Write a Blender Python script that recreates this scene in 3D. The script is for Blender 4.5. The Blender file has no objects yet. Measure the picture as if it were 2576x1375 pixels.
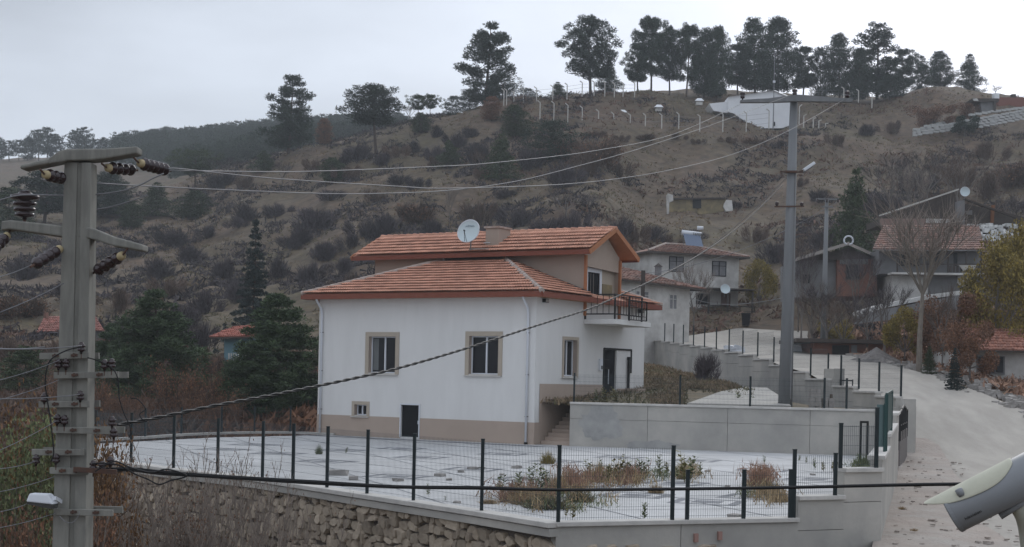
import bpy, math, random
import numpy as np
from mathutils import Vector, Matrix, noise as mnoise

rnd = random.Random(7)
sc = bpy.context.scene
COL = sc.collection

# ------------------------------------------------------------------ camera
F = 3720.0; ROLL = math.radians(1.2); CZ = 2.85
cam = bpy.data.cameras.new('camera')
cam.sensor_width = 36.0
cam.lens = 36.0 * F / 2576.0
cam.shift_y = (950 - 687.5) / 2576.0
cam.clip_start = 0.3; cam.clip_end = 5000
cam_ob = bpy.data.objects.new('camera', cam); COL.objects.link(cam_ob)
cam_ob.matrix_world = Matrix.Translation((0, 0, CZ)) @ Matrix.Rotation(math.pi/2, 4, 'X') @ Matrix.Rotation(ROLL, 4, 'Z')
sc.camera = cam_ob

# ------------------------------------------------------------------ sky, sun, exposure
SUN_AZ = math.radians(24); SUN_EL = math.radians(32)      # behind the clouds, ahead and to the right
SKY_GAIN = 1.0
world = bpy.data.worlds.new('World'); sc.world = world; world.use_nodes = True
nt = world.node_tree; nt.nodes.clear()
def wn(t, **k):
    n = nt.nodes.new(t)
    for a, b in k.items(): setattr(n, a, b)
    return n
out = wn('ShaderNodeOutputWorld'); bg = wn('ShaderNodeBackground'); bg.inputs['Strength'].default_value = 0.1
sky = wn('ShaderNodeTexSky', sky_type='NISHITA', sun_disc=False, sun_elevation=SUN_EL, sun_rotation=SUN_AZ)
tc = wn('ShaderNodeTexCoord')
nz = wn('ShaderNodeTexNoise'); nz.inputs['Scale'].default_value = 2.2; nz.inputs['Detail'].default_value = 5; nz.inputs['Roughness'].default_value = .5
mp = wn('ShaderNodeMapping'); mp.inputs['Scale'].default_value = (1, 1, 3.2)
nt.links.new(tc.outputs['Generated'], mp.inputs['Vector']); nt.links.new(mp.outputs['Vector'], nz.inputs['Vector'])
def wmath(op, a, b=None, c=None):
    m = wn('ShaderNodeMath', operation=op)
    for i, v in enumerate((a, b, c)):
        if v is None: continue
        if isinstance(v, (int, float)): m.inputs[i].default_value = v
        else: nt.links.new(v, m.inputs[i])
    return m.outputs[0]
dt = wn('ShaderNodeVectorMath', operation='DOT_PRODUCT')
gd = Vector((.33, 1, .15)).normalized()                   # thin bright cloud towards the upper right
nt.links.new(tc.outputs['Generated'], dt.inputs[0]); dt.inputs[1].default_value = gd
sepz = wn('ShaderNodeSeparateXYZ'); nt.links.new(tc.outputs['Generated'], sepz.inputs[0])
glow = wmath('POWER', wmath('MAXIMUM', dt.outputs['Value'], 0.0), 30.0)
zen = wmath('MAXIMUM', sepz.outputs['Z'], 0.0)
val = wmath('ADD', wmath('MULTIPLY', glow, 0.50), wmath('MULTIPLY_ADD', zen, 0.42, 0.60))
val = wmath('MULTIPLY', val, wmath('MULTIPLY_ADD', nz.outputs['Fac'], 1.5, 0.29))
val = wmath('MULTIPLY', val, 10.0 * SKY_GAIN)
comb = wn('ShaderNodeCombineXYZ')
nt.links.new(wmath('MULTIPLY', val, wmath('MULTIPLY_ADD', glow, 0.09, 0.91)), comb.inputs[0])
nt.links.new(wmath('MULTIPLY', val, wmath('MULTIPLY_ADD', glow, 0.035, 0.985)), comb.inputs[1])
nt.links.new(wmath('MULTIPLY', val, 1.11), comb.inputs[2])
mx = wn('ShaderNodeMix', data_type='RGBA'); mx.inputs['Factor'].default_value = 0.93
nt.links.new(sky.outputs['Color'], mx.inputs['A']); nt.links.new(comb.outputs[0], mx.inputs['B'])
nt.links.new(mx.outputs['Result'], bg.inputs['Color']); nt.links.new(bg.outputs[0], out.inputs['Surface'])

sl = bpy.data.lights.new('sun', 'SUN'); sl.energy = 0.9; sl.angle = math.radians(25); sl.color = (1, .96, .9)
so = bpy.data.objects.new('sun', sl); COL.objects.link(so)
so.rotation_euler = Vector((-math.sin(SUN_AZ)*math.cos(SUN_EL), -math.cos(SUN_AZ)*math.cos(SUN_EL), -math.sin(SUN_EL))).to_track_quat('-Z', 'Y').to_euler()

sc.view_settings.view_transform = 'Standard'; sc.view_settings.look = 'None'
sc.view_settings.exposure = 0.1; sc.view_settings.gamma = 1.0; sc.view_settings.use_curve_mapping = False
sc.render.engine = 'CYCLES'
sc.cycles.max_bounces = 5; sc.cycles.diffuse_bounces = 3; sc.cycles.volume_bounces = 0
sc.cycles.transparent_max_bounces = 8
sc.cycles.volume_step_rate = 4; sc.cycles.volume_max_steps = 64
sc.cycles.use_denoising = True

# ------------------------------------------------------------------ measuring helpers
def ray(px, py):
    u = (px - 1288) / F; v = -(py - 950) / F
    c, s = math.cos(ROLL), math.sin(ROLL)
    return Vector((u*c - v*s, 1.0, u*s + v*c))
def at(px, py, d):
    r = ray(px, py) * d
    return Vector((r.x, r.y, r.z + CZ))
def gp(px, py, z):
    r = ray(px, py); return at(px, py, (z - CZ) / r.z)

# ------------------------------------------------------------------ material helper
MATS = {}
def mat(name, col, rough=.85, col2=None, scale=3.0, amt=.5, bump=0.0, bscale=None, metal=0.0, spec=.3, rand=0.0, island=0.0, stretch=None, col3=None, scale3=.4, detail=6):
    if name in MATS: return MATS[name]
    m = bpy.data.materials.new(name); m.use_nodes = True
    n = m.node_tree; b = n.nodes['Principled BSDF']
    b.inputs['Roughness'].default_value = rough; b.inputs['Metallic'].default_value = metal
    b.inputs['Specular IOR Level'].default_value = spec
    N = lambda t: n.nodes.new(t)
    L = n.links.new
    def rgb(c):
        r = N('ShaderNodeRGB'); r.outputs[0].default_value = (*c, 1); return r.outputs[0]
    cur = rgb(col)
    geo = N('ShaderNodeNewGeometry'); vec = geo.outputs['Position']
    if stretch:
        mpp = N('ShaderNodeMapping'); mpp.inputs['Scale'].default_value = stretch; L(vec, mpp.inputs['Vector']); vec = mpp.outputs[0]
    def mixin(c2, sc_, a, lo=.35, hi=.65):
        nonlocal cur
        t = N('ShaderNodeTexNoise'); t.inputs['Scale'].default_value = sc_; t.inputs['Detail'].default_value = detail; t.inputs['Roughness'].default_value = .62
        L(vec, t.inputs['Vector'])
        r = N('ShaderNodeMapRange'); r.inputs['From Min'].default_value = lo; r.inputs['From Max'].default_value = hi; r.inputs['To Max'].default_value = a
        L(t.outputs['Fac'], r.inputs['Value'])
        mm = N('ShaderNodeMix'); mm.data_type = 'RGBA'; L(r.outputs[0], mm.inputs['Factor']); L(cur, mm.inputs['A']); L(rgb(c2), mm.inputs['B'])
        cur = mm.outputs['Result']
        return t
    if col3: mixin(col3, scale3, .85, .42, .62)
    if col2: mixin(col2, scale, amt)
    if rand or island:
        src = None
        if rand: src = N('ShaderNodeObjectInfo').outputs['Random']
        hs = N('ShaderNodeHueSaturation')
        v = N('ShaderNodeMapRange'); w = rand or island
        v.inputs['To Min'].default_value = 1 - w; v.inputs['To Max'].default_value = 1 + w
        L(src if rand else geo.outputs['Random Per Island'], v.inputs['Value'])
        L(v.outputs[0], hs.inputs['Value']); L(cur, hs.inputs['Color']); cur = hs.outputs[0]
        if rand and island:
            hs2 = N('ShaderNodeHueSaturation'); v2 = N('ShaderNodeMapRange')
            v2.inputs['To Min'].default_value = 1 - island; v2.inputs['To Max'].default_value = 1 + island
            L(geo.outputs['Random Per Island'], v2.inputs['Value']); L(v2.outputs[0], hs2.inputs['Value']); L(cur, hs2.inputs['Color']); cur = hs2.outputs[0]
    L(cur, b.inputs['Base Color'])
    if bump:
        t = N('ShaderNodeTexNoise'); t.inputs['Scale'].default_value = bscale or scale * 4; t.inputs['Detail'].default_value = 8
        L(geo.outputs['Position'], t.inputs['Vector'])
        bb = N('ShaderNodeBump'); bb.inputs['Strength'].default_value = min(1, bump); bb.inputs['Distance'].default_value = bump * .1
        L(t.outputs['Fac'], bb.inputs['Height']); L(bb.outputs[0], b.inputs['Normal'])
    MATS[name] = m
    return m

# ------------------------------------------------------------------ mesh helper
class MB:
    def __init__(s): s.v = []; s.f = []
    def add(s, vs, fs):
        o = len(s.v); s.v += [tuple(v) for v in vs]; s.f += [tuple(i + o for i in f) for f in fs]; return s
    def box(s, c, d, rz=0.0, M=None):
        x, y, z = d[0]/2, d[1]/2, d[2]/2
        cr, sr = math.cos(rz), math.sin(rz)
        vs = []
        for sx, sy, sz in ((-1,-1,-1),(1,-1,-1),(1,1,-1),(-1,1,-1),(-1,-1,1),(1,-1,1),(1,1,1),(-1,1,1)):
            p = Vector((sx*x, sy*y, sz*z))
            p = Vector((p.x*cr - p.y*sr, p.x*sr + p.y*cr, p.z))
            if M: p = M @ p
            vs.append((c[0]+p.x, c[1]+p.y, c[2]+p.z))
        return s.add(vs, [(0,3,2,1),(4,5,6,7),(0,1,5,4),(1,2,6,5),(2,3,7,6),(3,0,4,7)])
    def bar(s, a, b, w, h=None):
        a = Vector(a); b = Vector(b); h = h or w; d = (b - a)
        if d.length < 1e-6: return s
        d.normalize(); up = Vector((0,0,1)) if abs(d.z) < .98 else Vector((0,1,0))
        u = d.cross(up).normalized(); t = u.cross(d).normalized()
        vs = []
        for p in (a, b):
            for su, st in ((-1,-1),(1,-1),(1,1),(-1,1)): vs.append(p + u*(su*w/2) + t*(st*h/2))
        return s.add(vs, [(0,1,2,3),(7,6,5,4),(0,4,5,1),(1,5,6,2),(2,6,7,3),(3,7,4,0)])
    def tube(s, pts, r, n=6, r1=None, cap=True):
        pts = [Vector(p) for p in pts]; k = len(pts); vs = []; fs = []
        for i, p in enumerate(pts):
            d = (pts[min(i+1, k-1)] - pts[max(i-1, 0)]).normalized()
            up = Vector((0,0,1)) if abs(d.z) < .95 else Vector((0,1,0))
            u = d.cross(up).normalized(); t = u.cross(d)
            rr = r if r1 is None else r + (r1 - r) * i / (k - 1)
            if isinstance(r, (list, tuple)): rr = r[i]
            for j in range(n):
                a = 2*math.pi*j/n; vs.append(p + u*math.cos(a)*rr + t*math.sin(a)*rr)
        for i in range(k-1):
            for j in range(n): fs.append((i*n+j, i*n+(j+1)%n, (i+1)*n+(j+1)%n, (i+1)*n+j))
        if cap: fs.append(tuple(range(n))[::-1]); fs.append(tuple((k-1)*n+j for j in range(n)))
        return s.add(vs, fs)
    def quad(s, a, b, c, d): return s.add([a, b, c, d], [(0,1,2,3)])
    def poly(s, pts): return s.add(pts, [tuple(range(len(pts)))])
    def prism(s, pts, ex):
        ex = Vector(ex); n = len(pts); P = [Vector(p) for p in pts]
        return s.add(P + [p + ex for p in P], [tuple(range(n))[::-1], tuple(range(n, 2*n))] + [(i, (i+1)%n, n+(i+1)%n, n+i) for i in range(n)])
    def lathe(s, a, d, prof, n=12):
        a = Vector(a); d = Vector(d).normalized(); up = Vector((0,0,1)) if abs(d.z) < .95 else Vector((0,1,0))
        u = d.cross(up).normalized(); t = u.cross(d); vs = []; fs = []; k = len(prof)
        for h, r in prof:
            for j in range(n):
                an = 2*math.pi*j/n; vs.append(a + d*h + u*math.cos(an)*r + t*math.sin(an)*r)
        for i in range(k-1):
            for j in range(n): fs.append((i*n+j, i*n+(j+1)%n, (i+1)*n+(j+1)%n, (i+1)*n+j))
        fs.append(tuple(range(n))[::-1]); fs.append(tuple((k-1)*n+j for j in range(n)))
        return s.add(vs, fs)
    def mesh(s, name, m, smooth=False):
        me = bpy.data.meshes.new(name); me.from_pydata([tuple(v) for v in s.v], [], s.f); me.update()
        if m: me.materials.append(m)
        if smooth: me.shade_smooth()
        return me
    def build(s, name, m, parent=None, smooth=False, bevel=0, **tg):
        o = bpy.data.objects.new(name, s.mesh(name, m, smooth)); COL.objects.link(o)
        if parent: o.parent = parent
        if bevel:
            b = o.modifiers.new('bevel', 'BEVEL'); b.width = bevel; b.segments = 2; b.limit_method = 'ANGLE'
        if tg: tag(o, **tg)
        return o

def tag(o, label=None, cat=None, group=None, kind=None):
    if label: o['label'] = label
    if cat: o['category'] = cat
    if group: o['group'] = group
    if kind: o['kind'] = kind
    return o
def thing(name, label, cat, loc=(0,0,0), rz=0.0, group=None):
    o = bpy.data.objects.new(name, None); COL.objects.link(o); o.location = loc; o.rotation_euler = (0,0,rz)
    o.empty_display_size = .2
    return tag(o, label, cat, group)
def inst(me, name, parent=None, loc=(0,0,0), rot=(0,0,0), scl=(1,1,1)):
    o = bpy.data.objects.new(name, me); COL.objects.link(o)
    if parent: o.parent = parent
    o.location = loc; o.rotation_euler = rot; o.scale = scl
    return o
def npmesh(name, V, faces_k, m, smooth=False):
    """V: (n*k,3) array, one face per k consecutive vertices"""
    V = np.asarray(V, dtype=np.float32).reshape(-1, 3); n = len(V) // faces_k
    me = bpy.data.meshes.new(name)
    me.vertices.add(len(V)); me.vertices.foreach_set('co', V.ravel())
    me.loops.add(n*faces_k); me.loops.foreach_set('vertex_index', np.arange(n*faces_k, dtype=np.int32))
    me.polygons.add(n); me.polygons.foreach_set('loop_start', np.arange(0, n*faces_k, faces_k, dtype=np.int32))
    me.polygons.foreach_set('loop_total', np.full(n, faces_k, dtype=np.int32))
    me.update(calc_edges=True); me.validate()
    if m: me.materials.append(m)
    return me

# ------------------------------------------------------------------ materials
M_soil = mat('hill_soil', (.138,.095,.064), .95, (.060,.045,.034), .8, .9, bump=1.0, bscale=1.6, col3=(.105,.088,.048), scale3=.05)
M_farsoil = M_soil
M_road = mat('pale_concrete_road', (.40,.37,.33), .9, (.29,.265,.235), 1.3, .7, bump=.35, bscale=6, col3=(.33,.305,.27), scale3=.25, stretch=(1,.22,1))
M_dirt = mat('dusty_shoulder', (.39,.335,.295), .95, (.30,.255,.225), .9, .8, bump=.8, bscale=7, col3=(.37,.345,.315), scale3=.4)
M_pave = mat('white_paving', (.56,.56,.56), .8, (.42,.415,.41), .9, .7, bump=.3, bscale=14, col3=(.43,.43,.43), scale3=.22)
M_paveg = mat('grey_paving', (.15,.155,.17), .8, (.27,.275,.29), .9, .6)
M_plaster = mat('white_plaster', (.66,.65,.635), .8, (.59,.58,.565), 1.6, .6, stretch=(1,1,.22), bump=.12, bscale=60)
M_beige = mat('beige_plaster', (.40,.32,.265), .85, (.355,.285,.235), 1.2, .6, bump=.12, bscale=60)
M_taupe = mat('taupe_plaster', (.38,.31,.26), .85, (.34,.28,.235), 1.2, .6, bump=.12, bscale=60)
M_surround = mat('stone_window_surround', (.40,.345,.28), .85, (.35,.30,.25), 2, .5)
M_redwood = mat('red_stained_fascia', (.205,.062,.036), .6, (.16,.045,.03), 3, .6)
M_orange = mat('orange_stained_wood', (.40,.165,.075), .6, (.32,.125,.055), 5, .6, stretch=(1,1,.4))
M_tile = mat('clay_tile', (.54,.28,.195), .85, (.42,.205,.14), 1.7, .8, rand=.18, bump=.2, bscale=30)
M_tilej = mat('clay_tile_field', (.53,.275,.19), .85, (.41,.20,.137), 1.7, .8, island=.18, bump=.2, bscale=30)
M_tile_old = mat('old_clay_tile', (.27,.145,.11), .9, (.15,.105,.09), 1.2, .95, island=.22)
M_mortar = mat('mortar_cap', (.42,.37,.34), .95, (.30,.20,.15), 3, .8, bump=.5, bscale=20)
M_dark = mat('dark_metal', (.012,.012,.014), .7, spec=.12)
M_black = mat('black_iron', (.012,.012,.012), .5)
M_glass = mat('window_glass', (.014,.015,.018), .12, spec=.18)
M_pvc = mat('white_plastic', (.62,.64,.68), .45)
M_conc = mat('cast_concrete', (.46,.435,.395), .9, (.30,.29,.27), .55, .85, bump=.25, bscale=9, col3=(.37,.355,.33), scale3=.3)
M_concl = mat('coping_concrete', (.56,.535,.50), .9, (.35,.34,.32), 2.0, .6, bump=.2, bscale=16)
M_pole = mat('pole_concrete', (.25,.245,.22), .88, (.155,.152,.138), 3.0, .75, bump=.15, bscale=25, stretch=(3,3,.5))
M_poleb = mat('pole_concrete_grey', (.21,.215,.22), .9, (.14,.145,.15), .9, .7, bump=.1, bscale=14, stretch=(2,2,.3))
M_porc = mat('brown_porcelain', (.030,.016,.018), .22, spec=.6)
M_cream = mat('cream_cap', (.42,.34,.20), .7)
M_rust = mat('rusty_steel', (.075,.05,.042), .75, (.13,.06,.035), 12, .6)
M_cable = mat('black_cable', (.012,.012,.013), .5)
M_wire = mat('bare_wire', (.20,.20,.21), .5, metal=.2)
M_post = mat('green_black_post', (.012,.020,.022), .5)
M_mesh = mat('fence_wire', (.05,.07,.08), .5)
M_green = mat('green_gate_paint', (.02,.055,.052), .5, (.03,.07,.065), 3, .5)
M_stone = mat('wall_stone', (.40,.335,.26), .95, (.25,.20,.155), 5, .7, rand=.28, bump=.5, bscale=14)
M_stonej = mat('wall_stone_field', (.39,.325,.255), .95, (.24,.195,.15), 5, .7, island=.25, bump=.5, bscale=14)
M_mort = mat('dark_joint', (.13,.11,.095), 1.0, (.12,.10,.09), 3, .6)
M_rock = mat('pale_rock', (.33,.31,.29), .95, (.22,.20,.185), 2.5, .7, island=.22, bump=.4, bscale=10)
M_bark = mat('bark', (.085,.062,.05), .95, (.05,.04,.034), 8, .6)
M_greybark = mat('grey_bark', (.16,.14,.125), .95, (.10,.088,.08), 6, .6)
M_twig = mat('grey_purple_twigs', (.068,.056,.060), .95, rand=.25, island=.25)
M_twigb = mat('brown_twigs', (.115,.080,.062), .95, rand=.2, island=.3)
M_twigg = mat('pale_grey_twigs', (.21,.175,.15), .95, rand=.15, island=.25)
M_pine = mat('pine_needles', (.036,.052,.032), .85, (.022,.036,.026), 1.2, .7, rand=.15, island=.4)
M_pinel = mat('young_pine_needles', (.062,.082,.036), .85, (.040,.058,.030), 1.2, .7, rand=.15, island=.35)
M_spruce = mat('blue_spruce_needles', (.036,.050,.046), .85, (.024,.034,.032), 1.2, .6, island=.4)
M_yel = mat('yellow_olive_leaves', (.25,.185,.04), .85, (.14,.115,.035), 1.0, .7, island=.4)
M_rusty = mat('rusty_oak_leaves', (.21,.105,.058), .85, (.14,.08,.055), 1.0, .7, island=.45)
M_orangeleaf = mat('orange_leaves', (.20,.105,.042), .85, (.13,.075,.038), 1.0, .7, island=.4)
M_leaf = mat('grey_green_leaves', (.12,.15,.07), .8, (.18,.17,.08), 3, .6, island=.4)
M_straw = mat('dry_grass', (.40,.30,.17), .95, (.27,.19,.11), .4, .8, island=.4)
M_redweed = mat('reddish_dry_weed', (.36,.215,.15), .95, (.14,.09,.06), 1, .6, island=.4)
M_olive = mat('olive_grass', (.110,.102,.050), .95, (.13,.105,.06), .4, .8, island=.4)
M_whitew = mat('weathered_white_wall', (.62,.61,.585), .9, (.36,.34,.32), .7, .8, bump=.3, bscale=5)
M_greyw = mat('weathered_grey_wall', (.20,.20,.205), .9, (.13,.125,.12), .7, .8)
M_brickw = mat('brick_red', (.22,.105,.075), .9, (.14,.08,.065), 1.3, .8, island=.2)
M_oldwood = mat('old_dark_wood', (.055,.045,.040), .9, (.09,.075,.065), 3, .6)
M_sheet = mat('white_sheet_metal', (.80,.81,.83), .6, (.72,.73,.75), .6, .6)
M_blue = mat('blue_plaster', (.16,.27,.31), .9)
M_ivory = mat('ivory_shell', (.50,.49,.39), .55, (.42,.41,.33), 25, .5, bump=.05, bscale=200)
M_housing = mat('grey_housing', (.24,.25,.265), .45, (.21,.215,.22), 12, .4)
M_panel = mat('solar_panel', (.13,.16,.22), .7, spec=.15)
M_yell = mat('ochre_plaster', (.31,.25,.14), .9, (.13,.11,.075), .8, .9)

# ------------------------------------------------------------------ terrain
ROADZ = [(12,-1.2),(20,-.9),(31.5,-.45),(49,-.36),(58,.1),(62,.85),(66,1.9),(76,3.35),(84,4.1),(90,4.6),(101,5.3),(120,6.1),(128,7.1),(135,8.1),(150,9.4),(170,13)]
ROADL = [(12,2.6),(20,4.9),(31.3,8.0),(59,15.75),(60,16.6),(66,16.2),(76,15.3),(90,14.0),(101,13.0),(120,11.3),(128,17.0),(135,22.0),(150,27.0),(170,31)]
ROADR = [(20,13),(30,15.5),(44,18.6),(58,21.5),(66,22.9),(76,22.0),(90,20.7),(101,19.8),(112,21),(120,24.0),(128,25.5),(135,27),(150,30.5),(170,34)]
def itp(tb, x):
    return float(np.interp(x, [a for a, _ in tb], [b for _, b in tb]))
SIDE0 = Vector((7.75, 31.2)); SIDE1 = Vector((15.5, 59.0))
PROF = {   # picture column -> (distance, height in the picture) of the ground
 -500: [(12,2300),(60,1160),(90,1000),(110,850),(130,790),(160,700),(210,575),(260,490),(320,440),(400,425),(500,405),(560,390),(700,420)],
 0:    [(12,2300),(60,1160),(90,1000),(110,850),(130,790),(160,700),(210,570),(255,480),(300,465),(350,470),(500,405),(560,398),(700,430)],
 250:  [(12,2300),(60,1160),(90,1000),(110,870),(130,800),(160,700),(210,590),(255,505),(290,490),(350,470),(500,400),(560,392),(700,425)],
 450:  [(12,2300),(60,1160),(90,1010),(120,860),(150,740),(190,620),(230,525),(262,455),(300,452),(400,440),(500,382),(560,372),(700,410)],
 700:  [(12,2300),(60,1160),(90,1010),(120,850),(150,730),(180,620),(220,480),(248,386),(275,395),(400,400),(500,357),(560,350),(700,390)],
 850:  [(12,2300),(60,1150),(90,1000),(120,840),(150,700),(180,575),(215,440),(246,343),(270,352),(320,400),(500,347),(560,343),(700,390)],
 1010: [(12,2300),(60,1150),(90,1000),(120,820),(150,680),(180,560),(215,415),(246,312),(270,312),(320,370),(500,347),(560,343),(700,390)],
 1280: [(12,2300),(60,1150),(90,980),(120,800),(150,655),(180,520),(215,360),(240,255),(265,256),(320,330),(700,400)],
 1480: [(12,2300),(60,1150),(90,940),(120,780),(150,620),(190,445),(220,330),(240,238),(300,244),(400,330),(700,400)],
 1640: [(12,2300),(60,1150),(90,930),(120,835),(136,800),(150,690),(170,590),(190,530),(196,505),(222,360),(243,236),(300,232),(400,330),(700,400)],
 1760: [(12,2300),(60,1150),(90,930),(120,825),(136,800),(143,740),(150,690),(165,610),(190,536),(196,500),(222,360),(236,310),(258,230),(300,230),(400,330),(700,400)],
 1900: [(12,2300),(60,1150),(90,920),(120,830),(136,795),(150,730),(165,640),(190,540),(215,420),(236,318),(250,318),(262,240),(300,238),(400,330),(700,400)],
 2050: [(12,2300),(60,1130),(90,905),(108,855),(120,800),(135,745),(150,680),(175,575),(210,430),(236,318),(250,290),(266,246),(300,246),(400,330),(700,400)],
 2200: [(12,2100),(44,1350),(58,1070),(76,955),(90,895),(100,860),(115,790),(130,735),(150,660),(180,545),(215,420),(240,330),(262,254),(300,256),(400,330),(700,400)],
 2330: [(12,2100),(44,1360),(58,1080),(76,945),(84,925),(100,860),(115,790),(130,735),(150,640),(180,530),(215,410),(240,320),(262,222),(285,216),(340,300),(700,400)],
 2450: [(12,2100),(44,1370),(58,1085),(68,990),(78,960),(90,900),(110,800),(130,720),(150,640),(180,530),(215,410),(232,335),(240,300),(262,230),(285,232),(340,300),(700,400)],
 2576: [(12,2100),(44,1370),(58,1090),(66,1012),(78,980),(90,900),(110,800),(130,720),(150,620),(180,510),(215,400),(236,325),(244,285),(262,250),(300,262),(400,330),(700,400)],
 3100: [(12,2100),(44,1370),(58,1090),(66,1030),(78,990),(90,920),(110,820),(130,720),(150,620),(180,510),(215,400),(240,310),(300,262),(400,330),(700,400)],
}
PXC = sorted(PROF)
DG = np.concatenate([np.arange(12, 60, 1.0), np.arange(60, 280, 1.5), np.arange(280, 705, 6.0)])
AG = np.arange(-520, 3101, 10.0)
cols = []
for p in PXC:
    d = np.array([a for a, _ in PROF[p]], float)
    z = np.array([at(p, b, a).z for a, b in PROF[p]], float)
    zz = np.interp(DG, d, z)
    k = np.array([1,2,3,4,3,2,1.]); k /= k.sum()
    zs = np.convolve(np.pad(zz, 3, 'edge'), k, 'valid')
    cols.append(zs)
cols = np.array(cols)
TZ = np.array([[0.0]*len(DG)]*len(AG))
for j in range(len(DG)): TZ[:, j] = np.interp(AG, PXC, cols[:, j])
for _ in range(14):   # soften along the columns
    TZ[1:-1] = .25*TZ[:-2] + .5*TZ[1:-1] + .25*TZ[2:]
def base_z(x, y):
    y = max(12.0, y); px = min(3099.0, max(-519.0, 1288 + F*x/y))
    a = (px + 520) / 10.0; i = min(len(AG)-2, int(a)); fa = a - i
    j = int(np.searchsorted(DG, y)) - 1; j = max(0, min(len(DG)-2, j)); fd = (y - DG[j]) / (DG[j+1] - DG[j]); fd = min(1, max(0, fd))
    return (TZ[i,j]*(1-fa) + TZ[i+1,j]*fa)*(1-fd) + (TZ[i,j+1]*(1-fa) + TZ[i+1,j+1]*fa)*fd
def sstep(a, b, x):
    t = min(1.0, max(0.0, (x-a)/(b-a))); return t*t*(3-2*t)
def wall_x(y):      # the wall line between plot and road
    if y < 59.0: return 7.85 + (y-31.3)*(7.75/27.7)
    if y < 60.2: return 16.2
    return 16.1 - (y-60.0)*(5.3/60.0)
def ter(x, y):
    z = base_z(x, y)
    if y > 75:
        a = min(1.0, (y-75)/60.0)
        z += a*(.55*mnoise.noise(Vector((x*.09, y*.06, 3.1))) + .35*mnoise.noise(Vector((x*.25, y*.18, 8.7))) + .16*mnoise.noise(Vector((x*.7, y*.5, 1.2))))*(2.2 if y < 260 else 1.2)
    if y < 122:
        wx = wall_x(y)
        if x < wx - .1:                       # inside the plot and in front of it: low ground under the built surfaces
            low = -3.4 + .25*mnoise.noise(Vector((x*.3, y*.3, 0)))
            if y < 75: return low if y < 62 else (low + (min(z, 0.0) - low)*sstep(62, 75, y) if x < -6 else low)
            if x > 0: return min(z, low + (z-low)*sstep(80, 122, y)*.6)
            return z
    if y < 139:
        l, r, rz = itp(ROADL, y), itp(ROADR, y), itp(ROADZ, y)
        e = max(l - x, x - r)
        if x >= l - 3 or y > 122:
            w = 1 - sstep(130, 139, y); lim = 4.4 if y < 110 else 9.0
            if e < 0.4: return (rz - .12)*w + z*(1-w)
            if e < lim: return z + ((rz-.12) - z)*w*(1-sstep(.4, lim, e))
    return z
def hit(px, py, d0=62.0, d1=560.0):
    r = ray(px, py); d = d0; prev = d0
    while d < d1:
        if CZ + r.z*d < ter(r.x*d, d): break
        prev = d; d += 1.5
    lo, hi = prev, d
    for _ in range(8):
        m = (lo+hi)/2
        if CZ + r.z*m < ter(r.x*m, m): hi = m
        else: lo = m
    return Vector((r.x*hi, hi, ter(r.x*hi, hi)))

def build_terrain():
    pxs = np.concatenate([np.arange(-1500, -100, 60.0), np.arange(-100, 2700, 8.0), np.arange(2700, 4200, 60.0)])
    ds = [6.0]
    while ds[-1] < 690: ds.append(ds[-1] + max(.55, ds[-1]*.0085 if ds[-1] < 330 else 5))
    V = []; n = len(pxs)
    for d in ds:
        for p in pxs:
            x = (p-1288)/F*d; V.append((x, d, ter(x, d)))
    Fc = [(j*n+i, j*n+i+1, (j+1)*n+i+1, (j+1)*n+i) for j in range(len(ds)-1) for i in range(n-1)]
    me = bpy.data.meshes.new('hillside'); me.from_pydata(V, [], Fc); me.materials.append(M_soil); me.shade_smooth()
    o = bpy.data.objects.new('hillside', me); COL.objects.link(o); tag(o, kind='structure')
    b = MB(); b.quad((-4000,-400,-6),(4000,-400,-6),(4000,5500,-6),(-4000,5500,-6)); b.build('ground', M_soil, kind='structure')
build_terrain()

def strip(name, L, R, Z, d0, d1, m, dz=0.0, n=4, step=1.2, kind='structure', wob=0.0, parent=None):
    V = []; k = 0; d = d0; rows = []
    while d <= d1:
        l, r = itp(L, d), itp(R, d); row = []
        for i in range(n+1):
            x = l + (r-l)*i/n
            if i == n and wob: x += wob*mnoise.noise(Vector((d*.12, 3.3, 1)))
            zz = itp(Z, d) + dz + .05*mnoise.noise(Vector((x*.5, d*.5, 4)))
            row.append((x, d, zz))
        rows.append(row); d += step
    V = [p for r in rows for p in r]; w = n+1
    Fc = [(j*w+i, j*w+i+1, (j+1)*w+i+1, (j+1)*w+i) for j in range(len(rows)-1) for i in range(n)]
    b = MB(); b.v = V; b.f = Fc
    o = b.build(name, m, parent, smooth=True); tag(o, kind=kind)
    return o
strip('road', ROADL, ROADR, ROADZ, 18, 134, M_road, n=10)
SHO_R = [(12,4),(18,7),(31,10.3),(45,13.9),(55,16.2),(60,17.1),(63,16.8)]
strip('dirt_shoulder', [(a, b-.28) for a, b in ROADL], SHO_R, ROADZ, 18, 62, M_dirt, dz=.035, n=4, wob=.8)

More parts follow.
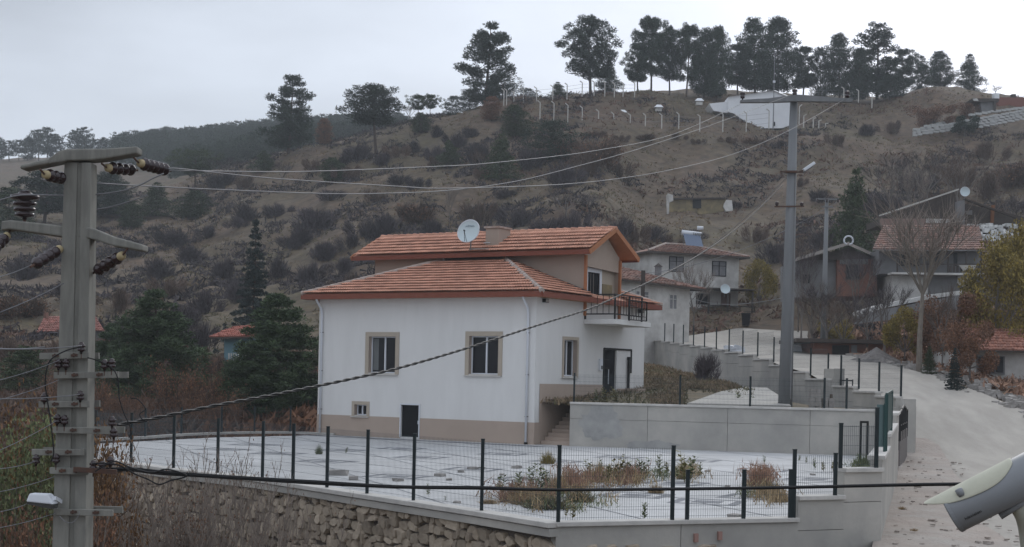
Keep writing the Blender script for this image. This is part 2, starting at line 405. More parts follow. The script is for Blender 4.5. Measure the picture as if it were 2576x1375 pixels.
# ------------------------------------------------------------------ terrace with paving
TER = [SIDE0, (5.9,30.2), (.9,28.2), (-.6,30.4), (-3.3,34.1), (-6.5,38.6), (-9.3,41.4), (-12.9,45.7), (-15.9,56.4), (-12.8,64.0), (-10.5,66.7), (-8.0,69.5), (4,69), (14.6,60.2), SIDE1]
TER = [Vector((a[0], a[1])) for a in TER]
b = MB(); b.poly([(p.x, p.y, 0.0) for p in TER][::-1])
terrace = b.build('paved_terrace', M_pave, kind='structure')
def lozenge(cx, cy, hw, hd, band, rz):
    """a diamond-shaped ring of grey pavers lying on the terrace"""
    b = MB(); c, s = math.cos(rz), math.sin(rz)
    def q(x, y): return (cx + x*c - y*s, cy + x*s + y*c, .004)
    o = [(hw,0),(0,hd),(-hw,0),(0,-hd)]; k = 1 - band; k2 = .42
    for i in range(4):
        a, e = o[i], o[(i+1)%4]
        b.quad(q(*a), q(*e), q(e[0]*k, e[1]*k), q(a[0]*k, a[1]*k))
    b.poly([q(x*k2, y*k2) for x, y in o])
    ob = b.build('grey_paving_band', M_paveg, terrace)
cntl = 0
for px, py in ((1000,1198),(1190,1180),(1400,1160),(1060,1150),(1265,1142),(820,1160),(700,1140),(860,1132),(1560,1150),(1750,1158),(1920,1182),(2050,1205),(1600,1245),(1780,1262),(1900,1250),(1330,1205),(560,1130),(640,1118),(1500,1225),(1010,1128),(1700,1215)):
    p = gp(px, py, 0); cntl += 1
    lozenge(p.x, p.y, 1.15, 1.15, .28, .35 + .05*(cntl % 3))
b = MB()
for a, e, w in (((-11.5,64.6),(-3,60.8),1.0),((-3,60.8),(1.0,62.2),.7)):
    pass
# dark strip of pavers along the foot of the house
H_YAW = math.radians(-31.1); HB = Vector((.982, 63.5, 0.0))
def hw(x, y, z=0.0):
    return Vector((HB.x + x*math.cos(H_YAW) - y*math.sin(H_YAW), HB.y + x*math.sin(H_YAW) + y*math.cos(H_YAW), z))
b = MB(); b.quad(hw(-11.8,-1.6,.004), hw(1.2,-1.6,.004), hw(1.2,-.9,.004), hw(-11.8,-.9,.004)); b.build('grey_paving_band', M_paveg, terrace)
b = MB(); b.box((0,0,0),(1,1,1)); 
# upper yard behind the retaining wall
def yard_pt(s, t):
    fx = Vector((1.2, 64.0)).lerp(Vector((16.0, 59.6)), s); bx = Vector((1.5, 119.5)).lerp(Vector((15.95, 61.5)), s)
    p = fx.lerp(bx, t); zb = itp(ROADZ, bx.y) - .9
    z = 1.82 + (max(zb, 1.82)-1.82)*(t**1.05)
    return (p.x, p.y, z + .1*mnoise.noise(Vector((p.x*.5, p.y*.5, 2)))*min(1, t*6))
b = MB(); ns, nt_ = 30, 40
b.v = [yard_pt(i/ns, j/nt_) for j in range(nt_+1) for i in range(ns+1)]
b.f = [(j*(ns+1)+i, j*(ns+1)+i+1, (j+1)*(ns+1)+i+1, (j+1)*(ns+1)+i) for j in range(nt_) for i in range(ns)]
M_yard = mat('yard_grass', (.15,.125,.085), .95, (.085,.078,.05), 1.0, .8, bump=1, bscale=4, col3=(.20,.145,.09), scale3=.3)
b.build('upper_yard', M_yard, smooth=True, kind='structure')
def yz(x, y):
    best = None
    for i in range(0, ns+1):
        for j in range(0, nt_+1, 2):
            p = b_y[j*(ns+1)+i]; d = (p[0]-x)**2 + (p[1]-y)**2
            if best is None or d < best[0]: best = (d, p[2])
    return best[1]
b_y = list(b.v)
# pale broken concrete slab in the yard
b = MB(); pts = []
for px, py, d in ((1728,1019,61.8),(1815,972,69),(1875,948,76),(1930,956,76),(1975,985,66),(1990,1019,61)):
    p = at(px, py, d); pts.append((p.x, p.y))
cx = sum(p[0] for p in pts)/6; cy = sum(p[1] for p in pts)/6
prev = None
b.v = [(cx, cy, yz(cx, cy)+.14)] + [(x, y, yz(x, y)+.12) for x, y in pts] + [(x, y, yz(x, y)-.3) for x, y in pts]
b.f = [(0, i+1, (i+1)%6+1) for i in range(6)] + [(i+1, i+7, (i+1)%6+7, (i+1)%6+1) for i in range(6)]
b.build('concrete_slab', M_conc, kind='structure')

# ------------------------------------------------------------------ walls round the plot
def wallrun(root, name, a, c, ztop, zbot, th=.25, m=M_conc, panel=2.4, side=1, cop=True, over=.05):
    """one straight stretch of cast wall between a and c, poured panels with recessed joints, coping on top"""
    a = Vector((a[0], a[1], 0)); c = Vector((c[0], c[1], 0)); L = (c-a).length; u = (c-a)/L; n = Vector((-u.y, u.x, 0))*side
    k = max(1, round(L/panel)); ang = math.atan2(u.y, u.x)
    for i in range(k):
        p0 = L*i/k + (.008 if i else 0); p1 = L*(i+1)/k - (.008 if i < k-1 else 0)
        mid = a + u*((p0+p1)/2) + n*(th/2)
        zm = ztop - .62 if ztop-zbot > 1.5 else None
        for za, zb2 in (((zm+.006, ztop), (zbot, zm-.006)) if zm else ((zbot, ztop),)):
            b = MB(); b.box((mid.x + n.x*(.0 if za != zbot else .004), mid.y + n.y*(.0 if za != zbot else .004), (za+zb2)/2 - .001), (p1-p0, th, abs(zb2-za)), ang)
            b.build('wall_panel', m, root)
    if cop:
        mid = a + u*(L/2) + n*(th/2)
        b = MB(); b.box((mid.x, mid.y, ztop+.045), (L+.02, th+.12, .09), ang); b.build('coping', M_concl, root, bevel=.012)

# -- field stone retaining wall with its coping
FR = [Vector(p) for p in ((.9,28.2), (-.6,30.4), (-3.3,34.1), (-6.5,38.6), (-9.3,41.4), (-12.9,45.7), (-15.9,52.5))]
sw = thing('stone_retaining_wall', 'brown field stone retaining wall below the white terrace and fence', 'stone wall', (0,0,0))
def seg_iter(P):
    for i in range(len(P)-1): yield P[i], P[i+1]
bk = MB(); cp = MB(); bm_ = MB()
for p, q in seg_iter(FR):
    L = (q-p).length; u = (q-p)/L; ang = math.atan2(u.y, u.x); n = Vector((-u.y, u.x))   # n points away from the terrace?
    if n.dot(Vector((0,-1))) < 0: n = -n
    mid = (p+q)/2
    bk.box((mid.x - n.x*.2, mid.y - n.y*.2, -1.95), (L, .3, 3.6), ang)
    cp.box((mid.x, mid.y, .06), (L+.05, .42, .11), ang)
    bm_.box((mid.x, mid.y, -.085), (L+.03, .34, .15), ang)
bk.build('mortar_core', M_mort, sw); cp.build('coping', M_concl, sw, bevel=.015); bm_.build('concrete_beam', M_conc, sw)
srnd = random.Random(11)
def stone_faces(w, h, dp):
    n = srnd.randint(6, 8); pts = []
    for i in range(n):
        a = 2*math.pi*i/n + srnd.uniform(-.22,.22)
        c, s = math.cos(a), math.sin(a); k = 1/max(abs(c), abs(s))**.8 * srnd.uniform(.80, 1.06)
        pts.append((c*k*w/2, s*k*h/2))
    tx, ty = srnd.uniform(-.16,.16), srnd.uniform(-.16,.16)
    V = [(x, y, 0) for x, y in pts] + [(x*.98, y*.98, dp*.72) for x, y in pts] + [(x*.86, y*.84, dp*(1+tx*x/w*2+ty*y/h*2)) for x, y in pts]
    Fc = []
    for r in (0, 1):
        for i in range(n): Fc.append((r*n+i, r*n+(i+1)%n, (r+1)*n+(i+1)%n, (r+1)*n+i))
    Fc.append(tuple(2*n+i for i in range(n)))
    return V, Fc
stones = []
s_tot = 0.0
for p, q in seg_iter(FR):
    L = (q-p).length; u = (q-p)/L; n = Vector((-u.y, u.x))
    if n.dot(Vector((0,-1))) < 0: n = -n
    zt = -.15 - (.12 if p is FR[0] else 0); z = zt
    while z > -3.3:
        h = srnd.uniform(.15,.32) ; t = srnd.uniform(-.1, .05)
        while t < L:
            w = srnd.uniform(.14,.50)
            hh = h*srnd.uniform(.8,1.35)
            c = p + u*(t+w/2)
            if t + w/2 < L + .05:
                stones.append((c.x - n.x*.06, c.y - n.y*.06, z - h/2 + srnd.uniform(-.06,.06), math.atan2(n.y, n.x), w, hh, srnd.uniform(.10,.19), srnd.uniform(-.28,.28)))
            t += w*.93
        z -= h*.92
def stone_world(st):
    x, y, z, a, w, h, dp, tw = st
    return Matrix.Translation((x, y, z)) @ Matrix(((-math.sin(a),0,math.cos(a),0),(math.cos(a),0,math.sin(a),0),(0,1,0,0),(0,0,0,1))) @ Matrix.Rotation(tw, 4, 'Z')
def in_view(st):
    yy = 950 + .021*(st[0]/st[1]*F) - (st[2]-CZ)/st[1]*F
    return yy < 1385
vis = sorted([s for s in stones if in_view(s)], key=lambda s: -(s[4]*s[5])/s[1]**2)
near = vis[:300]; ids = set(id(s) for s in near); rest = [s for s in stones if id(s) not in ids]
for st in near:
    V, Fc = stone_faces(st[4], st[5], st[6]); b = MB(); b.add(V, Fc); o = b.build('stone', M_stone, sw); o.matrix_local = stone_world(st)
b = MB()
for st in rest:
    V, Fc = stone_faces(st[4], st[5], st[6]); M = stone_world(st); b.add([M @ Vector(v) for v in V], Fc)
o = b.build('stone_field', M_stonej, sw); o['kind'] = 'stuff'

# -- concrete boundary wall, frontal part with steps, then along the road
cw = thing('concrete_boundary_wall', 'grey cast concrete boundary wall rising in steps beside the dirt shoulder', 'wall')
C0, C1, C2, C3 = (.9,28.2), (5.9,30.2), (6.95,30.72), (7.85,31.2)
wallrun(cw, 'front', C0, C1, .03, -3.5)
wallrun(cw, 'front', C1, C2, .47, -3.5)
wallrun(cw, 'front', C2, C3, 1.03, -3.5)
def sidept(d): return (7.85 + (d-31.2)*(7.75/27.8), d)
wallrun(cw, 'side', sidept(31.2), sidept(36.5), 1.28, -1.5, panel=2.6)
wallrun(cw, 'side', sidept(36.5), sidept(47), 1.58, -1.5, panel=3.5)
wallrun(cw, 'side', sidept(47), sidept(51), 1.9, -1.5, panel=3.5)
# brick stubs showing low in the front wall
for px, py in ((1750,1352),(1810,1347)):
    k_ = (px-1288)/F+.003; t_ = (k_*C0[1]-C0[0])/((C1[0]-C0[0])-k_*(C1[1]-C0[1])); p = at(px, py, C0[1]+t_*(C1[1]-C0[1])-.02); b = MB(); b.box((p.x, p.y-.01, p.z), (.085,.08,.17), .38); b.build('brick_stub', mat('pale_brick', (.33,.20,.17), .95), cw)
# loose foundation stones proud of the wall foot
fs = MB()
for i in range(46):
    t = srnd.uniform(.03, 1); c = Vector(C0).lerp(Vector(C1), t)
    zz = -.42 - srnd.random()**1.5*.8 - (.0 if t < .62 else .55*(t-.62)*3)
    V, Fc = stone_faces(srnd.uniform(.2,.45), srnd.uniform(.14,.26), .12)
    M = stone_world((c.x, c.y, zz, math.atan2(-5, 2), 0, 0, 0, srnd.uniform(-.3,.3)))
    fs.add([M @ Vector(v) for v in V], Fc)
o = fs.build('footing_stones', M_stonej, cw); o['kind'] = 'stuff'

# -- tall retaining wall at the back of the terrace
RW0, RW1 = (2.5,63.0), (15.4,59.3)
rw = thing('concrete_retaining_wall', 'long pale cast concrete retaining wall behind the terrace, with damp stains', 'wall')
wallrun(rw, 'back', RW0, RW1, 1.79, -.05, th=.3, panel=3.2)
dj = MB()
u = (Vector(RW1)-Vector(RW0)); Lr = u.length; u /= Lr
for t, z0, z1 in ((.0,1.30,1.315),):
    pass
# damp patches are thin render coats trowelled on the wall
def patch(cx, cz, rx, rz, m):
    b = MB(); pts = []
    for i in range(60):
        a = 2*math.pi*i/60; r = 1 + .55*mnoise.noise(Vector((math.cos(a)*1.3+cx, math.sin(a)*1.3, cz))) + .25*mnoise.noise(Vector((math.cos(a)*5+cx, math.sin(a)*5, cz)))
        x = cx + rx*r*math.cos(a); z = min(1.77, max(.01, cz + rz*r*math.sin(a)))
        pts.append((RW0[0] + u.x*x - u.y*(-.004)*-1*0 + 0.0, RW0[1] + u.y*x - .006, z))
    b.poly(pts); b.build('render_patch', m, rw)
M_damp = mat('darker_render', (.36,.355,.34), .9, (.25,.25,.245), 1.5, .8)
patch(1.35, 1.0, 1.0, .68, M_damp); patch(3.6, .12, 1.0, .22, M_damp)

# -- stepped wall between the yard and the road
uw = thing('stepped_road_wall', 'stepped cast concrete wall between the grassy yard and the climbing road', 'wall')
COPZ = [(57,2.05),(62,2.35),(71,2.95),(84,4.3),(95,4.95),(118,6.1)]
UWD = [60.5, 63.0, 66.0, 69.0, 70.2, 73.5, 77.0, 80.5, 84.0, 87.5, 91.0, 94.5, 98.0, 101.5, 105.0, 108.5, 112.0, 115.5, 119.0]
def uwx(d): return 16.0 - (d-60.0)*(5.2/60.0)
for i in range(len(UWD)-1):
    d0, d1 = UWD[i], UWD[i+1]; zt = itp(COPZ, (d0+d1)/2)
    if abs(d0-69.0) < .1: continue           # gateway
    wallrun(uw, 'run', (uwx(d0), d0), (uwx(d1), d1), zt, zt-3.6, th=.25, panel=4, side=1)
for d in (68.9, 70.4):
    b = MB(); b.box((uwx(d), d, 2.4), (.45,.3,2.4)); b.build('gate_pillar', M_conc, uw)
b = MB(); b.box((15.76,58.75,1.0), (.46,.6,2.7)); b.build('corner_pillar', M_conc, uw, bevel=.015)
b = MB(); b.box((15.2,59.25,.85), (.6,.3,2.3)); b.build('corner_panel', M_conc, uw)
b = MB(); b.box((16.0,59.7,.9), (.3,1.4,2.3)); b.build('corner_panel', M_conc, uw)

# ------------------------------------------------------------------ wire mesh fences on posts
def fence(label, posts, group, panels=None, sp=.05, hsp=.2, pw=.075, wire=.0055, fold=True):
    """posts: (x, y, z, height)"""
    root = thing('wire_mesh_fence', label, 'fence', group=group)
    for (x, y, z, h) in posts:
        b = MB(); b.box((x, y, z+h/2), (pw, pw, h)); b.box((x, y, z+h+.01), (pw+.01, pw+.01, .02))
        o = b.build('post', M_post, root)
    for i in range(len(posts)-1):
        if panels is not None and not panels[i]: continue
        a, c = posts[i], posts[i+1]
        h = min(a[3], c[3]) - .06
        A = Vector(a[:3]); Cc = Vector(c[:3]); d = Vector((Cc.x-A.x, Cc.y-A.y, 0)); L = d.length; d /= L; n = Vector((-d.y, d.x, 0))
        zb = max(A.z, Cc.z) + .03; zsl = 0 
        b = MB(); k = max(2, int(L/sp)); w = wire/2
        for j in range(1, k):
            p = A + d*(L*j/k); p.z = zb
            q = p + Vector((0,0,h - .0))
            vs = [p-d*w-n*w, p+d*w-n*w, p+n*w, q-d*w-n*w, q+d*w-n*w, q+n*w]
            b.add(vs, [(0,1,4,3),(1,2,5,4),(2,0,3,5)])
        z = .04
        while z < h:
            f = .035 if fold and abs((z % .6) - .04) < .09 else 0
            p = A + n*f; q = Cc + n*f; p.z = q.z = zb + z
            zz = Vector((0,0,w))
            b.add([p-zz-n*w, p+zz-n*w, p+n*w, q-zz-n*w, q+zz-n*w, q+n*w], [(0,1,4,3),(1,2,5,4),(2,0,3,5)])
            z += hsp
        b.build('wire_panel', M_mesh, root)
    return root
def onfront(px, zz=.12):
    """point on the front wall line under the picture column px"""
    chain = [Vector(C3), Vector(C2), Vector(C1)] + FR
    for a, c in zip(chain[:-1], chain[1:]):
        k = (px-1288)/F
        # solve a + t(c-a) on x = k'*y, k' with the small roll term ignored
        kk = k + .0017
        t0 = (kk*a.y - a.x); t1 = (c.x-a.x) - kk*(c.y-a.y)
        t = t0/t1 if abs(t1) > 1e-9 else 2
        if -.001 <= t <= 1.001:
            p = a.lerp(c, t); return (p.x, p.y, zz)
    return None
G1 = 'green black wire mesh fences around the plot'
fence('tall mesh fence on the stone wall, in front of the white house', [onfront(px)+(1.45,) for px in (238,328,435,546,659,736,822,923,1040,1212,1405,1692)], G1)
fence('short mesh fence on the concrete wall, right of the tall mesh panels', [onfront(px)+(.97,) for px in (1729,1871,1988)], G1)
fence('mesh fence panel on the first raised step, right of a tall post', [onfront(1997)+(1.38,), onfront(2100)[:2]+(.56,.86)], G1)
fence('mesh fence panel on the second raised step, beside the black frame', [onfront(2112)[:2]+(1.12,.92), onfront(2202)[:2]+(1.12,1.25)], G1)
bf = [(233,1110),(365,1103),(456,1096),(557,1092),(640,1090),(730,1090)]
bp = []
for px, py in bf: p = gp(px, py, .0); bp.append((p.x, p.y, .0, 1.25))
fence('mesh fence along the far left edge of the terrace, before the brown oaks', bp, G1, sp=.08)
b = MB()
for p, q in zip(bp[:-1], bp[1:]): b.bar((p[0],p[1],.05), (q[0],q[1],.05), .3, .1)
b.bar((bp[-1][0],bp[-1][1],.05), (-8.2,69.0,.05), .3, .1)
b.bar((bp[0][0],bp[0][1],.05), (-13.2,46.2,.05), .3, .1)
b.build('terrace_kerb', M_concl, kind='structure')
def onrw(px, z=1.88):
    k = (px-1288)/F + .0006; a = Vector(RW0); c = Vector(RW1)
    t = (k*a.y - a.x)/((c.x-a.x) - k*(c.y-a.y)); p = a.lerp(c, t); return (p.x, p.y+.12, z)
fence('mesh fence on top of the long retaining wall behind the terrace', [onrw(px)+(1.22,) for px in (1443,1710,1887,2074,2130)], G1, sp=.055)
b_ = []
up = [(uwx(d), d, itp(COPZ, d)+.06, 1.35) for d in [60.6, 63.3, 66.0, 68.6]]
fence('mesh fence on the road wall next to the corner pillar', up, G1, sp=.09)
up = [(uwx(d), d, itp(COPZ, d)+.06, 1.35) for d in [70.6]+UWD[5:]]
fence('long stepped mesh fence climbing the road wall behind the house', up, G1, sp=.14, panels=[i < 6 for i in range(len(up)-1)])
b = MB()

# green gate and frames at the corner
gg = thing('green_metal_gate', 'dark green metal gate leaf standing open on the wall corner', 'gate')
p = sidept(33.5); q = sidept(39)
b = MB(); b.bar((p[0],p[1],1.3), (p[0],p[1],2.65), .07); b.build('gate_post', M_green, gg)
b = MB(); b.bar((q[0],q[1],1.65), (q[0],q[1],2.72), .06); b.build('gate_post', M_green, gg)
b = MB(); b.box(((p[0]+q[0])/2,(p[1]+q[1])/2,2.2), (5.6,.03,.9), math.atan2(q[1]-p[1], q[0]-p[0])); b.build('sheet_panel', M_green, gg)
b = MB(); b.bar((p[0],p[1],2.66), (q[0],q[1],2.72), .05); b.build('top_rail', M_green, gg)
p2 = at(2204, 1127, 33.2); q2 = at(2229, 1127, 33.0)
g2 = thing('green_side_panel', 'pale green sheet panel behind the tall fence post at the corner', 'panel')
b = MB(); b.box(((p2.x+q2.x)/2, 33.2, 1.95), (q2.x-p2.x, .02, .95)); b.build('sheet', mat('green_sheet', (.10,.15,.15), .5), g2)
b = MB(); b.box((q2.x, 33.15, 1.9), (.05,.05,1.1)); b.build('sheet_frame', M_green, g2)
g3 = thing('black_metal_frame', 'tall narrow black metal frame standing on the terrace near the corner', 'frame')
a0 = gp(2162, 1178, .0); dd = a0.y
def fr(px, py): v = at(px, py, 52.0); return v
b = MB()
X0, X1 = fr(2163,1190), fr(2180,1190); zt = fr(2170,1061).z
b.bar((X0.x,52,0), (X0.x,52,zt), .07); b.build('upright', M_black, g3)
b = MB(); b.bar((X1.x,52,0), (X1.x,52,zt), .07); b.build('upright', M_black, g3)
b = MB(); b.bar((X0.x-.03,52,zt), (X1.x+.03,52,zt), .08); b.bar((X0.x,52,zt-1.45), (X1.x,52,zt-1.45), .03); b.build('crossbar', M_black, g3)
g4 = thing('pedestrian_gate', 'small dark arched metal gate beside the concrete corner pillar on the road', 'gate')
ga0 = Vector((13.75,52.3,0)); ga1 = Vector((15.42,57.6,0)); gdir = (ga1-ga0).normalized(); ga = math.atan2(gdir.y, gdir.x); gm = (ga0+ga1)/2; gl = (ga1-ga0).length
b = MB(); b.box((gm.x, gm.y, .62), (gl,.05,1.2), ga); b.build('lower_panel', mat('brown_sheet', (.13,.115,.11), .7), g4)
for t in (.0,.22,.45,.68,.98):
    q = ga0.lerp(ga1, t); b = MB(); b.bar((q.x,q.y,.9), (q.x,q.y,1.95 if t in (0,.98) else 2.05), .07); b.build('upright', M_black, g4)
b = MB(); b.tube([ga0+Vector((0,0,1.9)), gm+Vector((0,0,2.12)), ga1+Vector((0,0,1.9))], .04, 6); b.build('arched_rail', M_black, g4)
b = MB(); b.bar(ga0+Vector((0,0,1.45)), ga1+Vector((0,0,1.45)), .05); b.build('middle_rail', M_black, g4)
# stacked blocks in the yard
for nm, (px, py, w, h), lb in (('block_stack', (2050,1017,.46,.72), 'tall stack of pale concrete kerb blocks behind the retaining wall'), ('block_stack', (2082,1017,.44,.42), 'low stack of pale concrete kerb blocks next to the tall stack')):
    t = thing(nm, lb, 'block stack'); p = at(px, py, 61.5); z = 1.75; i = 0
    while z < 1.85 + h:
        for k in (-1, 1):
            b = MB(); b.box((p.x + k*w/4 + rnd.uniform(-.02,.02), 61.5, z+.09), (w/2-.02, .45, .17), rnd.uniform(-.05,.05)); b.build('block', M_rock, t)
        z += .18
t = thing('iron_gate_frame', 'black ladder-like iron hinge frame in the gateway of the road wall', 'frame')
p = at(2128, 985, 68.4)
b = MB()
for z in (2.0,2.35,2.7,3.05): b.bar((p.x-.25,68.4,z),(p.x+.3,68.4,z),.06)
b.build('rung', M_black, t); t.children[0]['kind'] = 'stuff'
b = MB(); b.bar((p.x-.25,68.4,1.9),(p.x-.25,68.4,3.1),.09); b.build('upright', M_black, t)
b = MB(); b.bar((p.x+.3,68.4,1.9),(p.x+.3,68.4,3.1),.05); b.build('upright', M_black, t)

# ------------------------------------------------------------------ the white house
H = thing('white_house', 'white plastered house with orange tiled hip roof and raised attic storey', 'house', (HB.x, HB.y, 0), H_YAW)
HL, HW_, HE = 11.8, 10.6, 6.42
def wall_grid(u0, u1, z0, z1, holes, fn):
    """fn(u, z, depth) -> local point; a wall face with rectangular openings and their reveals"""
    us = sorted({u0, u1} | {h[0] for h in holes} | {h[1] for h in holes}); zs = sorted({z0, z1} | {h[2] for h in holes} | {h[3] for h in holes})
    b = MB()
    for i in range(len(us)-1):
        for j in range(len(zs)-1):
            cu, cz = (us[i]+us[i+1])/2, (zs[j]+zs[j+1])/2
            if any(h[0] < cu < h[1] and h[2] < cz < h[3] for h in holes): continue
            b.quad(fn(us[i],zs[j],0), fn(us[i+1],zs[j],0), fn(us[i+1],zs[j+1],0), fn(us[i],zs[j+1],0))
    return b
def reveal(h, fn, dp):
    b = MB(); a, c, z0, z1 = h
    for (p, q) in (((a,z0),(a,z1)), ((a,z1),(c,z1)), ((c,z1),(c,z0)), ((c,z0),(a,z0))):
        b.quad(fn(*p,0), fn(*q,0), fn(*q,dp), fn(*p,dp))
    return b
fF = lambda x, z, d: (x, d, z)
fR = lambda y, z, d: (-d, y, z)
W1 = (-8.86,-7.36,2.95,4.62); W2 = (-3.38,-1.86,2.98,4.66); WS = (-9.62,-8.92,.98,1.47); BD = (-6.98,-5.98,.08,1.52)
holesF = [W1, W2, WS, BD]
holesR = [(2.5,3.7,2.98,4.6), (6.35,7.65,1.85,4.28)]
b = wall_grid(-HL, 0, -.05, HE, holesF, fF); b.build('front_wall', M_plaster, H)
b = wall_grid(0, HW_, -.05, HE, holesR, fR); b.build('side_wall', M_plaster, H)
b = MB(); b.quad((-HL,0,-.05),(-HL,HW_,-.05),(-HL,HW_,HE),(-HL,0,HE)); b.quad((-HL,HW_,-.05),(0,HW_,-.05),(0,HW_,HE),(-HL,HW_,HE)); b.build('rear_wall', M_plaster, H)
b = MB(); b.quad((-HL,0,HE),(0,0,HE),(0,HW_,HE),(-HL,HW_,HE)); b.build('ceiling_slab', M_taupe, H)
# painted base course, a thin coat proud of the wall
b = MB()
for x0, x1 in ((-HL-.02,BD[0]-.04),(BD[1]+.04,.02)):
    hs = [WS] if x0 < -10 else []
    b.quad((x0,-.02,-.03),(x1,-.02,-.03),(x1,-.02,.95),(x0,-.02,.95)); b.quad((x0,-.02,.95),(x1,-.02,.95),(x1,0,.95),(x0,0,.95))
b.quad((.02,-.02,-.03),(.02,.4,-.03),(.02,.4,.95),(.02,-.02,.95))
b.quad((.02,.4,-.03),(.02,6.28,-.03),(.02,6.28,2.62),(.02,.4,2.62)); b.quad((.02,7.72,-.03),(.02,HW_+.02,-.03),(.02,HW_+.02,2.45),(.02,7.72,2.45))
b.quad((-HL-.02,-.02,-.03),(-HL-.02,HW_,-.03),(-HL-.02,HW_,.95),(-HL-.02,-.02,.95))
b.build('beige_base_course', M_beige, H)
def surround(h, fn, w, name='window_surround', sill=True):
    a, c, z0, z1 = h; b = MB(); e = -.035
    for (p0, p1, q0, q1) in ((a-w,a,z0-.06,z1+w),(c,c+w,z0-.06,z1+w),(a,c,z1,z1+w)):
        P = [fn(p0,q0,e), fn(p1,q0,e), fn(p1,q1,e), fn(p0,q1,e)]; Q = [fn(p0,q0,.002), fn(p1,q0,.002), fn(p1,q1,.002), fn(p0,q1,.002)]
        b.add(P+Q, [(0,1,2,3),(0,4,5,1),(1,5,6,2),(2,6,7,3),(3,7,4,0)])
    return b
def window(h, fn, dp=.24, sur=.2, mull=.52, open_=False):
    a, c, z0, z1 = h
    w = surround(h, fn, sur).build('window', M_surround, H)
    reveal(h, fn, dp).build('reveal', M_taupe, w)
    def fb(u0, u1, q0, q1, d0, d1):
        P = [fn(u0,q0,d0), fn(u1,q0,d0), fn(u1,q1,d0), fn(u0,q1,d0), fn(u0,q0,d1), fn(u1,q0,d1), fn(u1,q1,d1), fn(u0,q1,d1)]
        return P, [(0,1,2,3),(4,7,6,5),(0,4,5,1),(1,5,6,2),(2,6,7,3),(3,7,4,0)]
    b = MB(); t = .05
    for s in ((a+.002,a+t,z0+.002,z1-.002),(c-t,c-.002,z0+.002,z1-.002),(a+t,c-t,z1-t,z1-.002),(a+t,c-t,z0+.002,z0+t)): b.add(*fb(*s, dp-.05, dp+.01))
    m_ = a + (c-a)*mull
    b.add(*fb(m_-.035, m_+.035, z0+t, z1-t, dp-.06, dp+.008)); b.build('window_frame', M_pvc, w)
    b = MB(); b.quad(fn(a+t,z0+t,dp), fn(m_-.035,z0+t,dp), fn(m_-.035,z1-t,dp), fn(a+t,z1-t,dp)); b.build('pane', M_glass, w)
    b = MB(); b.quad(fn(m_+.035,z0+t,dp), fn(c-t,z0+t,dp), fn(c-t,z1-t,dp), fn(m_+.035,z1-t,dp)); b.build('pane', M_glass, w)
    b = MB(); b.add(*fb(a-sur-.03, c+sur-.02, z0-.10, z0-.058, -.10, .0)); b.add(*fb(a, c, z0-.058, z0+.004, -.02, dp-.06)); b.build('sill', M_concl, w)
    return w
w = window(W1, fF)
b = MB(); b.box((-8.63,.235,3.8), (.3,.004,1.45)); b.build('curtain', mat('pale_curtain', (.14,.15,.15), .9), w)
window(W2, fF); window(WS, fF, sur=.15, mull=.45); window(holesR[0], fR, sur=.14, mull=.5)
bd = MB(); bd.box(((BD[0]+BD[1])/2, .10, .80), (BD[1]-BD[0]-.01, .05, 1.43)); o = bd.build('cellar_door', M_dark, H)
b = reveal(BD, fF, .2); b.build('door_reveal', M_plaster, o)
b = MB(); b.box((BD[1]+.02,-.03,.80),(.05,.05,1.5)); b.box((BD[0]-.02,-.03,.80),(.05,.05,1.5)); b.box(((BD[0]+BD[1])/2,-.03,1.56),(1.09,.05,.05)); b.build('door_frame', M_pvc, o)
b = MB(); b.box((-6.08,.06,.75),(.03,.04,.16)); b.build('handle', M_pvc, o)
# entrance door in the side wall, on the upper level
h = holesR[1]
b = MB(); b.box((-.12,7.0,3.06),(.06,1.28,2.4)); ed = b.build('entrance_door', M_dark, H)
reveal(h, fR, .2).build('door_reveal', M_plaster, ed)
b = MB()
for z in (2.2,2.6,3.0,3.4,3.8): b.box((-.085,6.8,z),(.02,.5,.02))
b.build('door_moulding', mat('dark_brown_door', (.035,.026,.024), .45), ed)
b = MB(); b.bar((-.05,6.95,2.65),(-.05,6.95,3.35),.035); b.build('pull_handle', M_pvc, ed)
b = MB(); b.bar((.02,6.33,4.31),(.02,9.15,4.31),.08); b.bar((.02,9.15,4.31),(.02,9.15,3.2),.07); b.bar((.02,6.31,1.85),(.02,6.31,4.33),.07); b.build('door_frame', M_black, ed)
b = MB(); b.box((.10,8.75,2.95),(.1,.1,1.95)); b.box((.1,8.78,3.9),(.16,.14,.14)); b.build('drain_post', M_black, H)
b = MB(); b.box((.05,5.95,3.55),(.1,.26,.55)); o = b.build('meter_box', M_pvc, H); bb = MB(); bb.box((.105,5.98,3.42),(.012,.12,.16)); bb.build('meter_window', M_black, o)
b = MB(); b.box((.4,8.9,2.1),(.7,.8,.72)); b.build('step_block', M_beige, H)
# outside stairs along the side wall
for i in range(11):
    b = MB(); b.box((.8, .55+.31*i+.155, .085+.165*i-.3), (1.5,.31,.165+.6)); b.build('stair_step', M_beige, H)
b = MB(); b.box((.85,5.6,.9),(1.65,3.4,1.8)); b.box((.85,8.2,.95),(1.65,4.8,1.76)); b.build('landing', M_beige, H)
